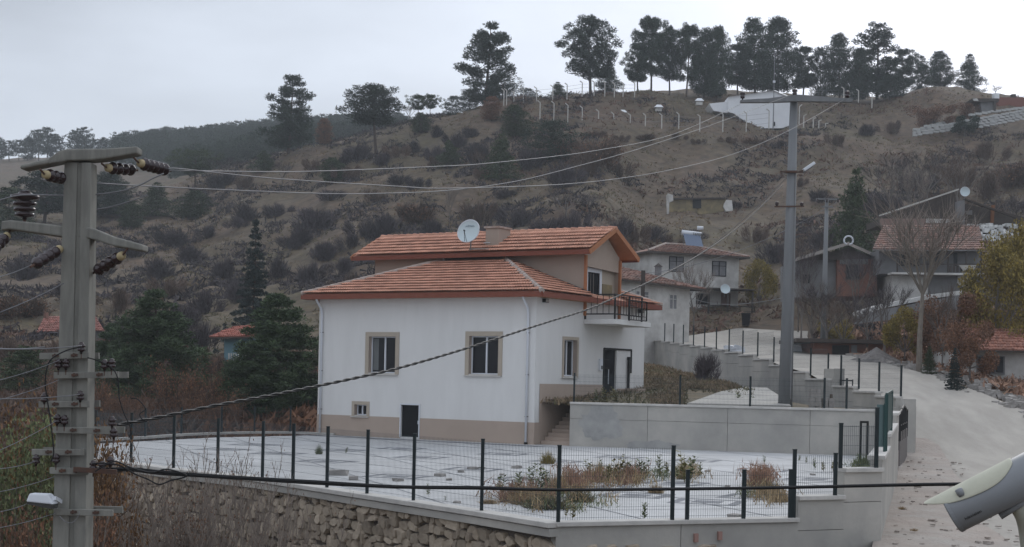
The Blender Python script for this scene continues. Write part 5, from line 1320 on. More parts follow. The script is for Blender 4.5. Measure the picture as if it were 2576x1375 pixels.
drystone('three-course white dry stone terrace wall left of the shrub on the upper right slope', [(2296,341,231),(2332,334,231),(2400,325,232)], 3, 3)
drystone('long white dry stone terrace wall running off the right edge of the slope', [(2424,325,232),(2500,312,233),(2600,293,234)], 4, 4)
drystone('thin upper course of white stones below the farm shed', [(2438,290,235),(2500,280,236),(2600,268,238)], 1, 5)
drystone('short row of white stones above the left terrace wall', [(2326,319,234),(2400,302,236)], 1, 6)
# left background houses
S = thing('background_house', 'half-hidden house with faded red tiled roof behind the foreground pole', 'house'); d = 112
b = MB(); q = [at(92,836,d), at(262,832,d), at(240,795,d+4), at(112,797,d+4)]; b.quad(*q); b.build('roof_deck', M_tile_old, S); tiled(S, [v+Vector((0,0,.03)) for v in q], 9, 30, m=mat('faded_tile', (.30,.125,.10), .9, (.22,.11,.09), 1, .7, island=.25), seed=41); slab(S, 'wall', M_greyw, d+.5, [(98,836),(256,833),(256,880),(98,880)], 4); slab(S, 'chimney', M_brickw, d+1, [(110,786),(116,786),(116,800),(110,800)], .6)
S = thing('blue_house', 'small pale blue house with red tiled eaves between the pines', 'house'); d = 98
b = MB(); q = [at(526,848,d-.8), at(650,846,d-.8), at(640,818,d+3), at(592,822,d+3)]; b.quad(*q); b.build('roof_deck', M_tile_old, S); tiled(S, [v+Vector((0,0,.03)) for v in q], 7, 22, m=mat('faded_tile_red', (.36,.12,.085), .9, (.25,.11,.09), 1, .7, island=.25), seed=42)
slab(S, 'wall', M_blue, d, [(564,852),(650,850),(650,960),(564,960)], 4); slab(S, 'window', M_glass, d-.1, [(600,862),(616,862),(616,885),(600,885)], .1); slab(S, 'eaves_board', M_oldwood, d-.82, [(526,848),(650,846),(650,850),(528,852)], .1)
for i in range(8): slab(S, 'fence_board', M_whitew, d-1.2, [(574+6*i,888),(577+6*i,888),(577+6*i,908),(574+6*i,908)], .06)

# ------------------------------------------------------------------ ridge fence posts: pale concrete posts with bent tops
def ridge_post(px, y0, y1, d, root, bend=-1):
    a = at(px, y1, d); c = at(px, y0 + (y1-y0)*.13, d); h = c.z-a.z
    b = MB(); b.bar((c.x,d,a.z-.4),(c.x,d,c.z),.15); b.bar((c.x,d,c.z),(c.x+bend*.42,d,c.z+h*.14),.13); b.build('post', M_concl, root)
R1 = [(1359,252,293),(1394,254,297),(1429,259,303),(1465,265,309),(1506,274,320),(1544,281,325),(1586,284,327),(1624,284,327),(1665,284,324),(1708,281,327),(1761,287,324),(1819,281,325),(1878,279,325),(1935,273,318)]
R2 = [(1268,222,262),(1275,222,260),(1293,228,258),(1317,221,256),(1350,217,256),(1391,213,252),(1427,208,244),(1465,203,236),(1495,202,234),(1522,202,236),(1546,206,238),(1568,205,237),(1597,205,238)]
R3 = [(2041,220,247),(2123,218,250),(2160,224,252),(2194,232,266)]
R4 = [(2011,262,306),(2022,287,315),(2046,295,315),(2060,301,316),(2077,309,318)]
for nm, R_, dd in (('lower row of white concrete fence posts with bent tops below the ridge', R1, 226),('upper row of white bent-topped fence posts under the ridge pines', R2, 238),('sparse bent-topped fence posts on the ridge right of the far arm', R3, 250),('short bent-topped fence posts stepping down right of the ridge building', R4, 236)):
    S = thing('wire_fence', nm, 'fence', group='concrete post fences on the ridge')
    for k, (px, y0, y1) in enumerate(R_): ridge_post(px, y0, y1, dd, S, 1 if R_ is R4 else -1)
    b = MB()
    for (a, c) in zip(R_[:-1], R_[1:]):
        for f in (.25,.5,.8): b.bar(at(a[0], a[1]+(a[2]-a[1])*f, dd), at(c[0], c[1]+(c[2]-c[1])*f, dd), .025)
    o = b.build('fence_wires', M_wire, S); o['kind'] = 'stuff'
for px, py, lb in ((1566,283,'left'),(1657,270,'middle'),(1759,254,'right')):
    t = thing('roof_vent', {'left':'small bluish metal hatch on the slope, nearest the lower fence posts','middle':'small bluish metal hatch on the bare slope below the ridge pines','right':'small bluish metal hatch at the top of the pale path by the ridge building'}[lb], 'hatch')
    p = at(px, py, 234); b = MB(); b.add([(p.x-.75,233.6,p.z),(p.x+.75,233.6,p.z),(p.x+.75,235,p.z),(p.x-.75,235,p.z),(p.x-.3,233.9,p.z+.45),(p.x+.35,233.9,p.z+.45),(p.x+.35,234.7,p.z+.45),(p.x-.3,234.7,p.z+.45)], [(0,1,5,4),(1,2,6,5),(2,3,7,6),(3,0,4,7),(4,5,6,7)]); b.build('cover', M_sheet, t); b = MB(); b.box((p.x,234.3,p.z-.3),(1.0,.9,.6)); b.build('base', M_whitew, t)

# ------------------------------------------------------------------ rubble along the road
b = MB(); S = []
rr = random.Random(19)
rb = []
for i in range(620):
    d = rr.uniform(60, 112); x = itp(ROADR, d) + rr.gauss(.9,.6); s = rr.uniform(.12,.42)*(1.3 if rr.random() < .1 else 1)
    rb.append((x, d, s))
rb.sort(key=lambda q: -q[2]/q[1])
def rock_mesh(s, r):
    V = []; 
    for sx, sy, sz in ((-1,-1,-1),(1,-1,-1),(1,1,-1),(-1,1,-1),(-1,-1,1),(1,-1,1),(1,1,1),(-1,1,1)): V.append((sx*s*r.uniform(.3,.55), sy*s*r.uniform(.3,.5), sz*s*r.uniform(.2,.4)))
    return V, [(0,3,2,1),(4,5,6,7),(0,1,5,4),(1,2,6,5),(2,3,7,6),(3,0,4,7)]
rocks = [rock_mesh(1.0, rr) for _ in range(8)]; rmeshes = []
for V, Fc in rocks: q = MB(); q.add(V, Fc); rmeshes.append(q.mesh('rock', M_rock))
for i, (x, d, s) in enumerate(rb[:70]):
    o = inst(rmeshes[i % 8], 'rock', None, (x, d, max(ter(x, d), itp(ROADZ, d)-.05)+s*.12), (0,0,rr.uniform(0,6)), (s*1.3,s*1.1,s)); tag(o, 'pale broken rock in the rubble line along the far road edge', 'rock', 'rocks along the far edge of the road')
b = MB()
for i, (x, d, s) in enumerate(rb[70:]):
    V, Fc = rocks[i % 8]; z = max(ter(x, d), itp(ROADZ, d)-.05)+s*.1; a = rr.uniform(0,6); c_, s_ = math.cos(a), math.sin(a)
    b.add([(x+(vx*c_-vy*s_)*s*1.2, d+(vx*s_+vy*c_)*s*1.1, z+vz*s) for vx, vy, vz in V], Fc)
b.build('small_rubble', M_rock, kind='stuff')
p = Vector((at(2205,880,86).x, 86)); zz_ = ter(p.x, p.y); b = MB(); V = [(p.x,p.y,zz_+.95)]; k = 22
for r_, h in ((.35,.80),(.8,.5),(1.2,.25),(1.7,.0)):
    for i in range(k): a = 2*math.pi*i/k; q = r_*(1+.5*mnoise.noise(Vector((math.cos(a)*2.5,math.sin(a)*2.5,r_)))); V.append((p.x+q*math.cos(a), p.y+q*math.sin(a), zz_+h-.1))
b.add(V, [(0,1+i,1+(i+1)%k) for i in range(k)] + [(1+j*k+i,1+(j+1)*k+i,1+(j+1)*k+(i+1)%k,1+j*k+(i+1)%k) for j in range(3) for i in range(k)]); b.build('gravel_heap', mat('gravel', (.22,.20,.19), 1, (.14,.13,.12), 6, .8, bump=1, bscale=14), label='cone of grey gravel between the rubble and the brick shed', cat='gravel heap')
for px, py, d, lb in ((1992,868,95,'white crumpled rubbish bag in the rubble right of the tall pole'),(1730,862,92,'white crumpled sacks behind the stepped wall posts')):
    x = at(px, py, d).x; x = max(x, uwx(d)+.6); z = itp(ROADZ, d); b = MB(); r = random.Random(px)
    for i in range(5): V, Fc = rocks[i]; b.add([(x+r.uniform(-.4,.4)*0+vx*.6+.18*i-.4, d+vy*.6, z+.15+vz*.6+.1*r.random()) for vx, vy, vz in V], Fc)
    b.build('rubbish_bag', M_pvc, label=lb, cat='bag')

# ------------------------------------------------------------------ vegetation prototypes
def tris(C, D, ln, wd, rng):
    """leaf-sized triangles: centres C, long axis D (unit), length and width arrays"""
    n = len(C); R = rng.normal(size=(n,3)); S = np.cross(D, R); S /= np.linalg.norm(S, axis=1)[:,None] + 1e-9
    ln = np.asarray(ln).reshape(-1,1)*np.ones((n,1)); wd = np.asarray(wd).reshape(-1,1)*np.ones((n,1))
    P = np.empty((n,3,3)); P[:,0] = C - D*ln*.5 - S*wd*.5; P[:,1] = C - D*ln*.5 + S*wd*.5; P[:,2] = C + D*ln*.5
    return P.reshape(-1,3)
def quads(C, D, ln, wd, rng):
    n = len(C); R = rng.normal(size=(n,3)); S = np.cross(D, R); S /= np.linalg.norm(S, axis=1)[:,None] + 1e-9
    ln = np.asarray(ln).reshape(-1,1)*np.ones((n,1)); wd = np.asarray(wd).reshape(-1,1)*np.ones((n,1))
    P = np.empty((n,4,3)); P[:,0] = C - D*ln*.5; P[:,1] = C + S*wd*.5; P[:,2] = C + D*ln*.5; P[:,3] = C - S*wd*.5
    return P.reshape(-1,3)
def unit(v): return v/(np.linalg.norm(v, axis=1)[:,None]+1e-9)
SHAPES = {   # crown start, radius profile over the crown, levels, branches a level, clump radius
 'tall':     (.13, [(0,.22),(.12,.25),(.22,.10),(.34,.22),(.55,.19),(.75,.16),(.9,.10),(1,.04)], 11, 5, .066),
 'high':     (.50, [(0,.12),(.3,.25),(.6,.27),(.85,.20),(1,.08)], 8, 7, .072),
 'near':     (.06, [(0,.22),(.15,.27),(.35,.24),(.55,.20),(.75,.13),(.9,.06),(1,.015)], 17, 8, .056),
 'spread':   (.26, [(0,.17),(.2,.27),(.5,.29),(.75,.22),(.92,.14),(1,.06)], 11, 7, .070),
 'dense':    (.10, [(0,.19),(.2,.27),(.5,.25),(.75,.18),(.92,.11),(1,.05)], 13, 8, .070),
 'cone':     (.04, [(0,.30),(.15,.32),(.4,.26),(.7,.16),(1,.03)], 15, 8, .060),
 'round':    (.05, [(0,.30),(.2,.42),(.55,.45),(.8,.33),(1,.10)], 9, 9, .085),
 'umbrella': (.45, [(0,.22),(.3,.48),(.6,.46),(.85,.30),(1,.12)], 6, 9, .085),
 'spruce':   (.03, [(0,.30),(.2,.24),(.45,.15),(.7,.075),(.9,.03),(1,.01)], 30, 7, .030),
}
PROTO = {}
def conifer(kind, seed, n_leaf, ls, m, key):
    if key in PROTO: return PROTO[key]
    rng = np.random.default_rng(seed); r = random.Random(seed); t0, prof_, lev, br, cr = SHAPES[kind]; H_ = 10.0
    cl = []; tr_ = MB(); lean = (r.uniform(-.03,.03), r.uniform(-.03,.03))
    def ax_(t): return Vector((math.sin(t*3+seed)*.012*H_ + lean[0]*H_*t, math.cos(t*2.3+seed)*.012*H_ + lean[1]*H_*t, t*H_))
    tr_.tube([ax_(t) - Vector((0,0,.3 if t == 0 else 0)) for t in (0,.15,.3,.45,.6,.75,.9,.97)], .16, 7, r1=.02)
    for i in range(lev):
        u = (i + r.uniform(-.3,.3))/(lev-1); u = min(1, max(0, u)); t = t0 + (1-t0)*u; R_ = float(np.interp(u, [a for a,_ in prof_], [b for _,b in prof_]))*H_
        for k in range(br):
            if r.random() < (.22 if kind in ('tall','spread') else .08): continue
            a = 2*math.pi*(k + r.uniform(-.35,.35))/br + i*1.1; L = R_*r.uniform(.6,1.12)
            up = .34 if kind in ('tall','spread','round','umbrella','dense') else (-.18 if kind == 'spruce' else .05)
            p0 = ax_(max(.02, t - .02)); p1 = p0 + Vector((math.cos(a)*L, math.sin(a)*L, up*L + r.uniform(-.12,.12)))
            if L > .5: tr_.tube([p0, (p0+p1)/2 - Vector((0,0,.04*L)), p1], .035, 4, r1=.012, cap=False)
            kk = [1.0] if L < .8 else ([.55, 1.0] if kind not in ('spruce','cone') else [.35,.7,1.0])
            for f in kk: cl.append((p0.lerp(p1, f), cr*H_*r.uniform(.75,1.25)*(1.1-.35*u)))
    cl.append((ax_(.98), cr*H_*.6))
    vol = np.array([c[1]**2 for c in cl]); cnt = np.maximum(8, (n_leaf*vol/vol.sum())).astype(int); parts = []
    flat = .45 if kind == 'spruce' else .85
    for (c, cr_), n in zip(cl, cnt):
        v = unit(rng.normal(size=(n,3)))*(rng.random((n,1))**.45)*cr_; v[:,2] *= flat
        C = v + np.array(c); D = unit(v*1.0 + rng.normal(size=(n,3))*cr_*.45 + np.array([0,0,cr_*(.5 if kind != 'spruce' else -.2)]))
        parts.append(tris(C, D, ls*rng.uniform(.7,1.4,n), ls*.42*rng.uniform(.7,1.3,n), rng))
    cm = npmesh(kind+'_crown', np.concatenate(parts), 3, m); tm = tr_.mesh(kind+'_trunk', M_bark)
    PROTO[key] = (cm, tm, H_); return PROTO[key]
def grow(seed, H_=8.0, trunk=.12, split=5, fork=.3, spread=.55, twn=10, up=.5, m=None, twlen=.9, tww=.02, single=True, depth=3):
    """a leafless tree: returns trunk MB and twig tip data"""
    r = random.Random(seed); b = MB(); tips = []
    def rec(p, d, L, rad, lv):
        q = p + d*L*.5 + Vector((r.uniform(-1,1),r.uniform(-1,1),0))*L*(.05 if lv else .008); e = q + (d + Vector((r.uniform(-.2,.2),r.uniform(-.2,.2),.08))*(1 if lv else .15)).normalized()*L*.5
        b.tube([p, q, e], rad, 6 if lv == 0 else (5 if lv == 1 else 3), r1=rad*.55, cap=False)
        if lv >= depth: tips.append((p, e, rad)); return
        n = split if lv == 0 else r.randint(2,4)
        for k in range(n):
            a = 2*math.pi*(k+r.uniform(-.3,.3))/n + lv; s = spread*r.uniform(.6,1.3)
            nd = (d*(1-s*.5) + Vector((math.cos(a)*s, math.sin(a)*s, up*.35))).normalized(); f = 1.0 if lv == 0 else r.uniform(.45,1)
            rec(p.lerp(e, f), nd, L*(.55 if lv else (1-fork)/fork*.42)*r.uniform(.8,1.2), rad*.5, lv+1)
        if lv > 0: rec(e, d, L*.5, rad*.5, lv+1)
    if single: rec(Vector((0,0,-.2)), Vector((0,0,1)), H_*fork, trunk, 0)
    else:
        for k in range(split):
            a = 2*math.pi*k/split; rec(Vector((math.cos(a)*.1, math.sin(a)*.1, -.2)), Vector((math.cos(a)*spread, math.sin(a)*spread, 1)).normalized(), H_*fork, trunk, 1)
    return b, tips
def bare(key, seed, m_tw, m_bk=M_greybark, leaf=None, nleaf=0, lsz=.12, twn=12, twlen=.9, tww=.022, **k):
    if key in PROTO: return PROTO[key]
    b, tips = grow(seed, **k); H_ = k.get('H_', 8.0); rng = np.random.default_rng(seed); tm = b.mesh(key+'_limbs', m_bk)
    P = []; n = twn; A = np.array([list(e) for _, e, _ in tips for _ in range(n)]); S_ = np.array([list(p) for p, _, _ in tips for _ in range(n)]); f = rng.random((len(A),1))**.6
    C = S_ + (A-S_)*f; D = unit(unit(A-S_) + rng.normal(size=C.shape)*.45 + np.array([0,0,.35])); L = twlen*rng.uniform(.5,1.3,len(C))
    C2 = C + D*L[:,None]*.5; V = tris(C2, D, L, tww, rng); cm = npmesh(key+'_twigs', V, 3, m_tw)
    lm_ = None
    if leaf:
        i = rng.integers(0, len(C2), nleaf); CL = C2[i] + rng.normal(size=(nleaf,3))*.16*twlen; lm_ = npmesh(key+'_leaves', quads(CL, unit(rng.normal(size=(nleaf,3))), lsz*rng.uniform(.7,1.3,nleaf), lsz*.6, rng), 4, leaf)
    PROTO[key] = (cm, tm, H_, lm_); return PROTO[key]
def scrub(key, seed, m, n=1500, r=1.0, h=1.0, ln=.5, wd=.035, leaf=None, nleaf=0, lsz=.1):
    """a dense dome of fine twigs, one metre high"""
    if key in PROTO: return PROTO[key]
    rng = np.random.default_rng(seed); parts = []
    k = 7; cc_ = np.stack([rng.normal(size=k)*.45*r, rng.normal(size=k)*.45*r, rng.uniform(.25,.62,k)*h], 1); cr_ = rng.uniform(.28,.5,k)
    idx = rng.integers(0, k, n); v = unit(rng.normal(size=(n,3)))*(rng.random((n,1))**.4)*cr_[idx][:,None]; C = cc_[idx] + v; C[:,2] = np.abs(C[:,2])
    D = unit(C*np.array([1,1,.4]) + rng.normal(size=(n,3))*.35 + np.array([0,0,.7])); V = tris(C, D, ln*rng.uniform(.4,1,n), wd, rng)
    st = MB(); rr_ = random.Random(seed)
    for i in range(9):
        a = rr_.uniform(0,6.28); s = rr_.uniform(.1,.6); st.tube([(0,0,-.1),(math.cos(a)*s*.5*r,math.sin(a)*s*.5*r,.4*h),(math.cos(a)*s*r,math.sin(a)*s*r,.85*h)], .022, 3, r1=.006, cap=False)
    lm_ = npmesh(key+'_leaves', quads(cc_[rng.integers(0,k,nleaf)] + unit(rng.normal(size=(nleaf,3)))*rng.random((nleaf,1))**.4*.48, unit(rng.normal(size=(nleaf,3))), lsz, lsz*.6, rng), 4, leaf) if nleaf else None
    PROTO[key] = (npmesh(key+'_twigs', V, 3, m), st.mesh(key+'_stems', M_bark), 1.0, lm_); return PROTO[key]
def fan_shrub(key, seed, m, H_=4.0, stems=9, leaf=None, nleaf=0, lsz=.05):
    """many long thin stems rising from one foot and forking towards the top"""
    if key in PROTO: return PROTO[key]
    r = random.Random(seed); b = MB(); tw = MB(); tips = []
    for i in range(stems):
        a = 2*math.pi*i/stems + r.uniform(-.3,.3); sp = r.uniform(.12,.42); h = H_*r.uniform(.72,1.0)
        P = [Vector((math.cos(a)*sp*h*t**1.3 + r.uniform(-.05,.05)*t, math.sin(a)*sp*h*t**1.3, h*t)) for t in (0,.2,.4,.6,.8,1)]
        b.tube(P, .022, 4, r1=.006, cap=False)
        for k in range(15):
            t = r.uniform(.28,.97); j = min(4, int(t*5)); p = P[j].lerp(P[j+1], t*5-j); L = H_*r.uniform(.10,.26)*(1.2-t*.6); az = r.uniform(0,6.28); d = Vector((math.cos(az)*.55, math.sin(az)*.55, 1)).normalized()
            q = p + d*L*.5; e = q + (d + Vector((r.uniform(-.3,.3),r.uniform(-.3,.3),.1))).normalized()*L*.5; tw.tube([p,q,e], .010, 3, r1=.005, cap=False); tips.append(e)
            for _ in range(4):
                f = r.uniform(.3,1); s0 = p.lerp(e, f); d2 = (d + Vector((r.uniform(-.8,.8),r.uniform(-.8,.8),r.uniform(-.1,.5)))).normalized(); e2 = s0 + d2*L*r.uniform(.25,.5); tw.tube([s0, e2], .0065, 3, r1=.004, cap=False); tips.append(e2)
    lm_ = None
    if nleaf:
        rng = np.random.default_rng(seed); T_ = np.array([list(t) for t in tips]); C = T_[rng.integers(0, len(T_), nleaf)] + rng.normal(size=(nleaf,3))*.05; lm_ = npmesh(key+'_leaves', quads(C, unit(rng.normal(size=(nleaf,3))), lsz*rng.uniform(.7,1.3,nleaf), lsz*.6, rng), 4, leaf)
    PROTO[key] = (tw.mesh(key+'_twigs', m), b.mesh(key+'_stems', m), H_, lm_); return PROTO[key]
def leafy(key, seed, m, n=5000, ls=.16, r=.5, m_bk=M_greybark, bumps=14):
    """a broadleaf crown of clumps, one unit high"""
    if key in PROTO: return PROTO[key]
    rng = np.random.default_rng(seed); k = bumps; a = rng.uniform(0,6.28,k); rad = rng.random(k)**.5*r*.75; cc_ = np.stack([np.cos(a)*rad, np.sin(a)*rad, rng.uniform(.22,.85,k)], 1); cr_ = rng.uniform(.12,.24,k)
    i = rng.integers(0,k,n); v = unit(rng.normal(size=(n,3)))*(rng.random((n,1))**.5)*cr_[i][:,None]; C = cc_[i]+v; C[:,2] = np.abs(C[:,2])
    V = quads(C, unit(rng.normal(size=(n,3))), ls*rng.uniform(.6,1.3,n), ls*.6, rng); st = MB(); st.tube([(0,0,-.08),(0,0,.3),(.02,.01,.55)], .022, 6, r1=.008)
    for c in cc_: st.tube([(0,0,.2),tuple(c)], .009, 3, r1=.003, cap=False)
    PROTO[key] = (npmesh(key+'_crown', V, 4, m), st.mesh(key+'_trunk', m_bk), 1.0); return PROTO[key]

def put(proto, name, label, cat, px, ytop, ybase, w=None, d=None, group=None, rz=None, names=('crown','trunk','leaves'), z=None):
    """stand a plant on the ground that shows at (px, ybase); its height comes from ytop"""
    if d is None: p = hit(px, ybase)
    else:
        q = at(px, ybase, d); zt_ = ter(q.x, d) if z is None else z
        p = Vector((q.x, d, zt_))
    top = at(px, ytop, p.y).z; h = max(.3, top - p.z); s = h/proto[2]
    bb = [v.co for v in ()]
    me = proto[0]; key = me.name
    if key not in WID:
        n = len(me.vertices); a = np.empty(n*3, dtype=np.float32); me.vertices.foreach_get('co', a); a = a.reshape(-1,3); WID[key] = (float(np.percentile(a[:,0],98.5)-np.percentile(a[:,0],1.5)), float(np.percentile(a[:,2],99.7)))
    wd, ht = WID[key]; s = h/ht; sx = s
    if w: sx = (w*p.y/F)/wd; sx = min(max(sx, s*.45), s*2.6)
    a = rnd.uniform(0, 6.28) if rz is None else rz
    t = thing(name, label, cat, (p.x, p.y, p.z - .08), a, group); t.scale = (sx, sx, s)
    inst(proto[1], names[1], t); inst(proto[0], names[0], t)
    if len(proto) > 3 and proto[3]: inst(proto[3], names[2], t)
    return t
WID = {}
PT = [conifer('tall', 3, 13000, .26, M_pine, 'tall1'), conifer('tall', 8, 13000, .26, M_pine, 'tall2'), conifer('tall', 21, 13000, .26, M_pine, 'tall3')]
PS = [conifer('spread', 5, 16000, .26, M_pine, 'spread1'), conifer('spread', 14, 16000, .26, M_pine, 'spread2')]
PD = [conifer('spread', 6, 19000, .26, M_pine, 'dense1'), conifer('dense', 17, 17000, .26, M_pine, 'dense2'), conifer('dense', 33, 17000, .26, M_pine, 'dense3')]
PC = [conifer('cone', 4, 12000, .28, M_pine, 'cone1')]
PR = [conifer('round', 9, 9000, .34, M_pine, 'round1'), conifer('round', 19, 9000, .34, M_pinel, 'round2')]
PU = [conifer('umbrella', 10, 9000, .34, M_pinel, 'umb1')]
PYL = [conifer('cone', 41, 8000, .34, M_pinel, 'coneyl'), conifer('dense', 42, 8000, .34, M_pinel, 'denseyl')]
M_pineg = mat('green_pine_needles', (.066,.096,.044), .85, (.040,.062,.030), 1.0, .7, rand=.1, island=.45)
PN = [conifer('near', 51, 40000, .20, M_pineg, 'near1'), conifer('near', 52, 40000, .20, M_pineg, 'near2')]
PSP = conifer('spruce', 12, 15000, .26, M_spruce, 'spruce1')
C_ = 'pine tree'
g_ridge = 'pines along the ridge'
# single pines on the slope
put(PT[0], 'pine_tree', 'lone tall dark pine on the left slope, crown clear against the sky', C_, 728, 188, 386, 98)
put(conifer('high', 91, 12000, .26, M_pine, 'high1'), 'pine_tree', 'open-crowned pine with a long bare trunk, second from left on the slope', C_, 945, 212, 428, 130, d=225)
put(PT[1], 'pine_tree', 'tall ragged pine standing alone left of the ridge fence posts', C_, 1224, 60, 258, 120, d=246)
put(PR[0], 'pine_tree', 'dark round pine right at the foot of the tall ragged pine', C_, 1262, 182, 262, 84, d=244)
put(PU[0], 'pine_tree', 'left one of two small flat-topped pines on the skyline', C_, 1052, 238, 300, 62, d=248)
put(PU[0], 'pine_tree', 'right one of two small flat-topped pines on the skyline', C_, 1082, 236, 300, 48, d=249)
put(PR[0], 'pine_tree', 'low dark round pine right of the two flat-topped pines', C_, 1140, 240, 286, 50, d=250)
put(PR[0], 'pine_tree', 'round-headed dark pine touching the tall ragged pine on its left', C_, 1180, 224, 272, 58, d=250)
put(PR[0], 'pine_tree', 'small round pine behind the first upper fence posts', C_, 1328, 222, 260, 48, d=252)
put(PYL[0], 'pine_tree', 'young spiky pine on the skyline left of the big ridge pines', C_, 1402, 205, 248, 52, d=247)
put(PS[1], 'pine_tree', 'big broad pine, leftmost of the large ridge pines', C_, 1483, 38, 236, 130, d=246)
put(PC[0], 'pine_tree', 'small conical pine right of the big broad ridge pine', C_, 1530, 150, 240, 62, d=248)
put(PD[0], 'pine_tree', 'low dense pine in front of the ridge grove at its left end', C_, 1604, 110, 236, 62, d=252)
put(PS[0], 'pine_tree', 'tallest pine of the left ridge grove', C_, 1636, 42, 238, 88, d=254)
put(PS[1], 'pine_tree', 'second pine of the left ridge grove, beside the tallest', C_, 1683, 64, 240, 72, d=258)
put(PS[0], 'pine_tree', 'third pine of the left ridge grove, with open trunk gaps', C_, 1727, 62, 242, 78, d=255)
put(PD[1], 'pine_tree', 'dense pine second from right in the left ridge grove', C_, 1772, 70, 242, 70, d=257)
put(PD[2], 'pine_tree', 'right end pine of the left ridge grove, darkest at its foot', C_, 1803, 66, 240, 62, d=254)
put(PD[0], 'pine_tree', 'lower left shoulder pine of the grove behind the white ridge building', C_, 1856, 110, 244, 72, d=264)
put(PD[1], 'pine_tree', 'left high pine of the grove behind the white ridge building', C_, 1897, 46, 244, 92, d=266)
put(PD[2], 'pine_tree', 'right high pine of the grove behind the white ridge building', C_, 1955, 44, 250, 102, d=268)
put(PD[0], 'pine_tree', 'lower pine between the white building grove and the middle pines', C_, 2020, 116, 256, 70, d=270)
put(PR[0], 'pine_tree', 'small dense pine behind the far arm right end', C_, 2062, 118, 258, 56, d=268)
put(PD[1], 'pine_tree', 'pointed dark pine in the middle of the right ridge trees', C_, 2112, 84, 258, 84, d=266)
put(PT[2], 'pine_tree', 'tall uneven pine, highest of the right ridge trees', C_, 2204, 60, 266, 104, d=268)
put(PD[2], 'pine_tree', 'low wide pine filling the gap left of the tall uneven pine', C_, 2160, 120, 258, 64, d=264)
put(PD[0], 'pine_tree', 'medium pine at the left foot of the bare mound', C_, 2272, 124, 250, 74, d=280)
put(PC[0], 'pine_tree', 'small pine second from right before the bare mound', C_, 2318, 140, 236, 54, d=284)
put(PD[1], 'pine_tree', 'rounded pine standing just behind the bare mound top', C_, 2366, 128, 226, 68, d=288)
put(PC[0], 'pine_tree', 'lone conical pine, rightmost on the skyline', C_, 2439, 136, 226, 66, d=288)
put(PD[2], 'pine_tree', 'dark low pine at the left base of the bare mound', C_, 2240, 190, 262, 70, d=262)
put(PR[0], 'pine_tree', 'big dark round pine on the slope under the lower fence row', C_, 1382, 303, 402, 125)
put(PYL[1], 'pine_tree', 'mid green pine left of the big dark round pine', C_, 1296, 262, 345, 74)
put(PYL[0], 'pine_tree', 'shadowy green pine below the mid green one on the slope', C_, 1262, 335, 450, 84)
put(PYL[1], 'pine_tree', 'small green pine under the two flat-topped skyline pines', C_, 1058, 282, 334, 46)
put(PYL[0], 'pine_tree', 'grey green pine in the middle of the brushy slope', C_, 1128, 352, 420, 62)
put(PYL[1], 'pine_tree', 'faint green pine left of the long bare trunk', C_, 838, 395, 458, 66)
put(PU[0], 'pine_tree', 'wide flat-crowned pine on the left slope just under the wires', C_, 490, 376, 476, 122)
put(PYL[1], 'pine_tree', 'round young pine below the flat-crowned pine at left', C_, 488, 478, 552, 100)
put(PYL[0], 'pine_tree', 'bushy pine right of the foreground pole shaft', C_, 395, 458, 542, 92)
put(PYL[1], 'pine_tree', 'small dark pine low beside the foreground pole shaft', C_, 330, 505, 575, 60)
put(PD[0], 'pine_tree', 'large dark pine showing left of the foreground pole, upper slope', C_, 108, 430, 560, 150)
put(PD[1], 'pine_tree', 'second large dark pine hidden partly by the foreground pole', C_, 262, 432, 545, 130)
put(PYL[1], 'pine_tree', 'dark pine at the far left edge under the pin insulator', C_, 20, 470, 600, 120)
put(PYL[0], 'pine_tree', 'yellow green pine at the foot of the lone tall dark pine', C_, 662, 378, 432, 66)
put(PN[0], 'pine_tree', 'large dark green pine between the foreground pole and the blue house', C_, 392, 730, 1010, 245, d=84)
put(PN[1], 'pine_tree', 'massive dark pine touching the left wall of the white house', C_, 712, 740, 1096, 245, d=80)
put(PN[0], 'pine_tree', 'dark pine in front of the massive one, lower and left', C_, 640, 860, 1096, 190, d=77)
put(PN[1], 'pine_tree', 'smaller dark pine just right of the foreground pole', C_, 272, 812, 985, 120, d=90)
put(PYL[1], 'pine_tree', 'dim green pine left of the foreground pole near the brackets', C_, 60, 868, 1000, 130, d=86)
put(PSP, 'spruce_tree', 'tall narrow blue-grey spruce with drooping branches left of the house roof', 'spruce tree', 640, 552, 800, 125, d=112)
put(PSP, 'spruce_tree', 'tiny spruce in front of the small tiled house', 'spruce tree', 2402, 872, 934, 46, d=72, z=itp(ROADZ,72)-.0)
put(PYL[0], 'pine_tree', 'small dark conifer below the bare plane tree', C_, 2338, 868, 912, 34, d=78, z=itp(ROADZ,78))
put(PYL[0], 'pine_tree', 'tall green-yellow conifer above the brick house', C_, 2152, 425, 590, 120, d=142)
put(conifer('dense', 61, 8000, .34, M_rusty, 'rustcone'), 'pine_tree', 'reddish brown dying pine on the skyline right of the lone tall one', C_, 816, 296, 372, 40, d=244)
put(PROTO['rustcone'], 'pine_tree', 'reddish brown small tree left of the first fence posts', C_, 1238, 240, 292, 48, d=232)
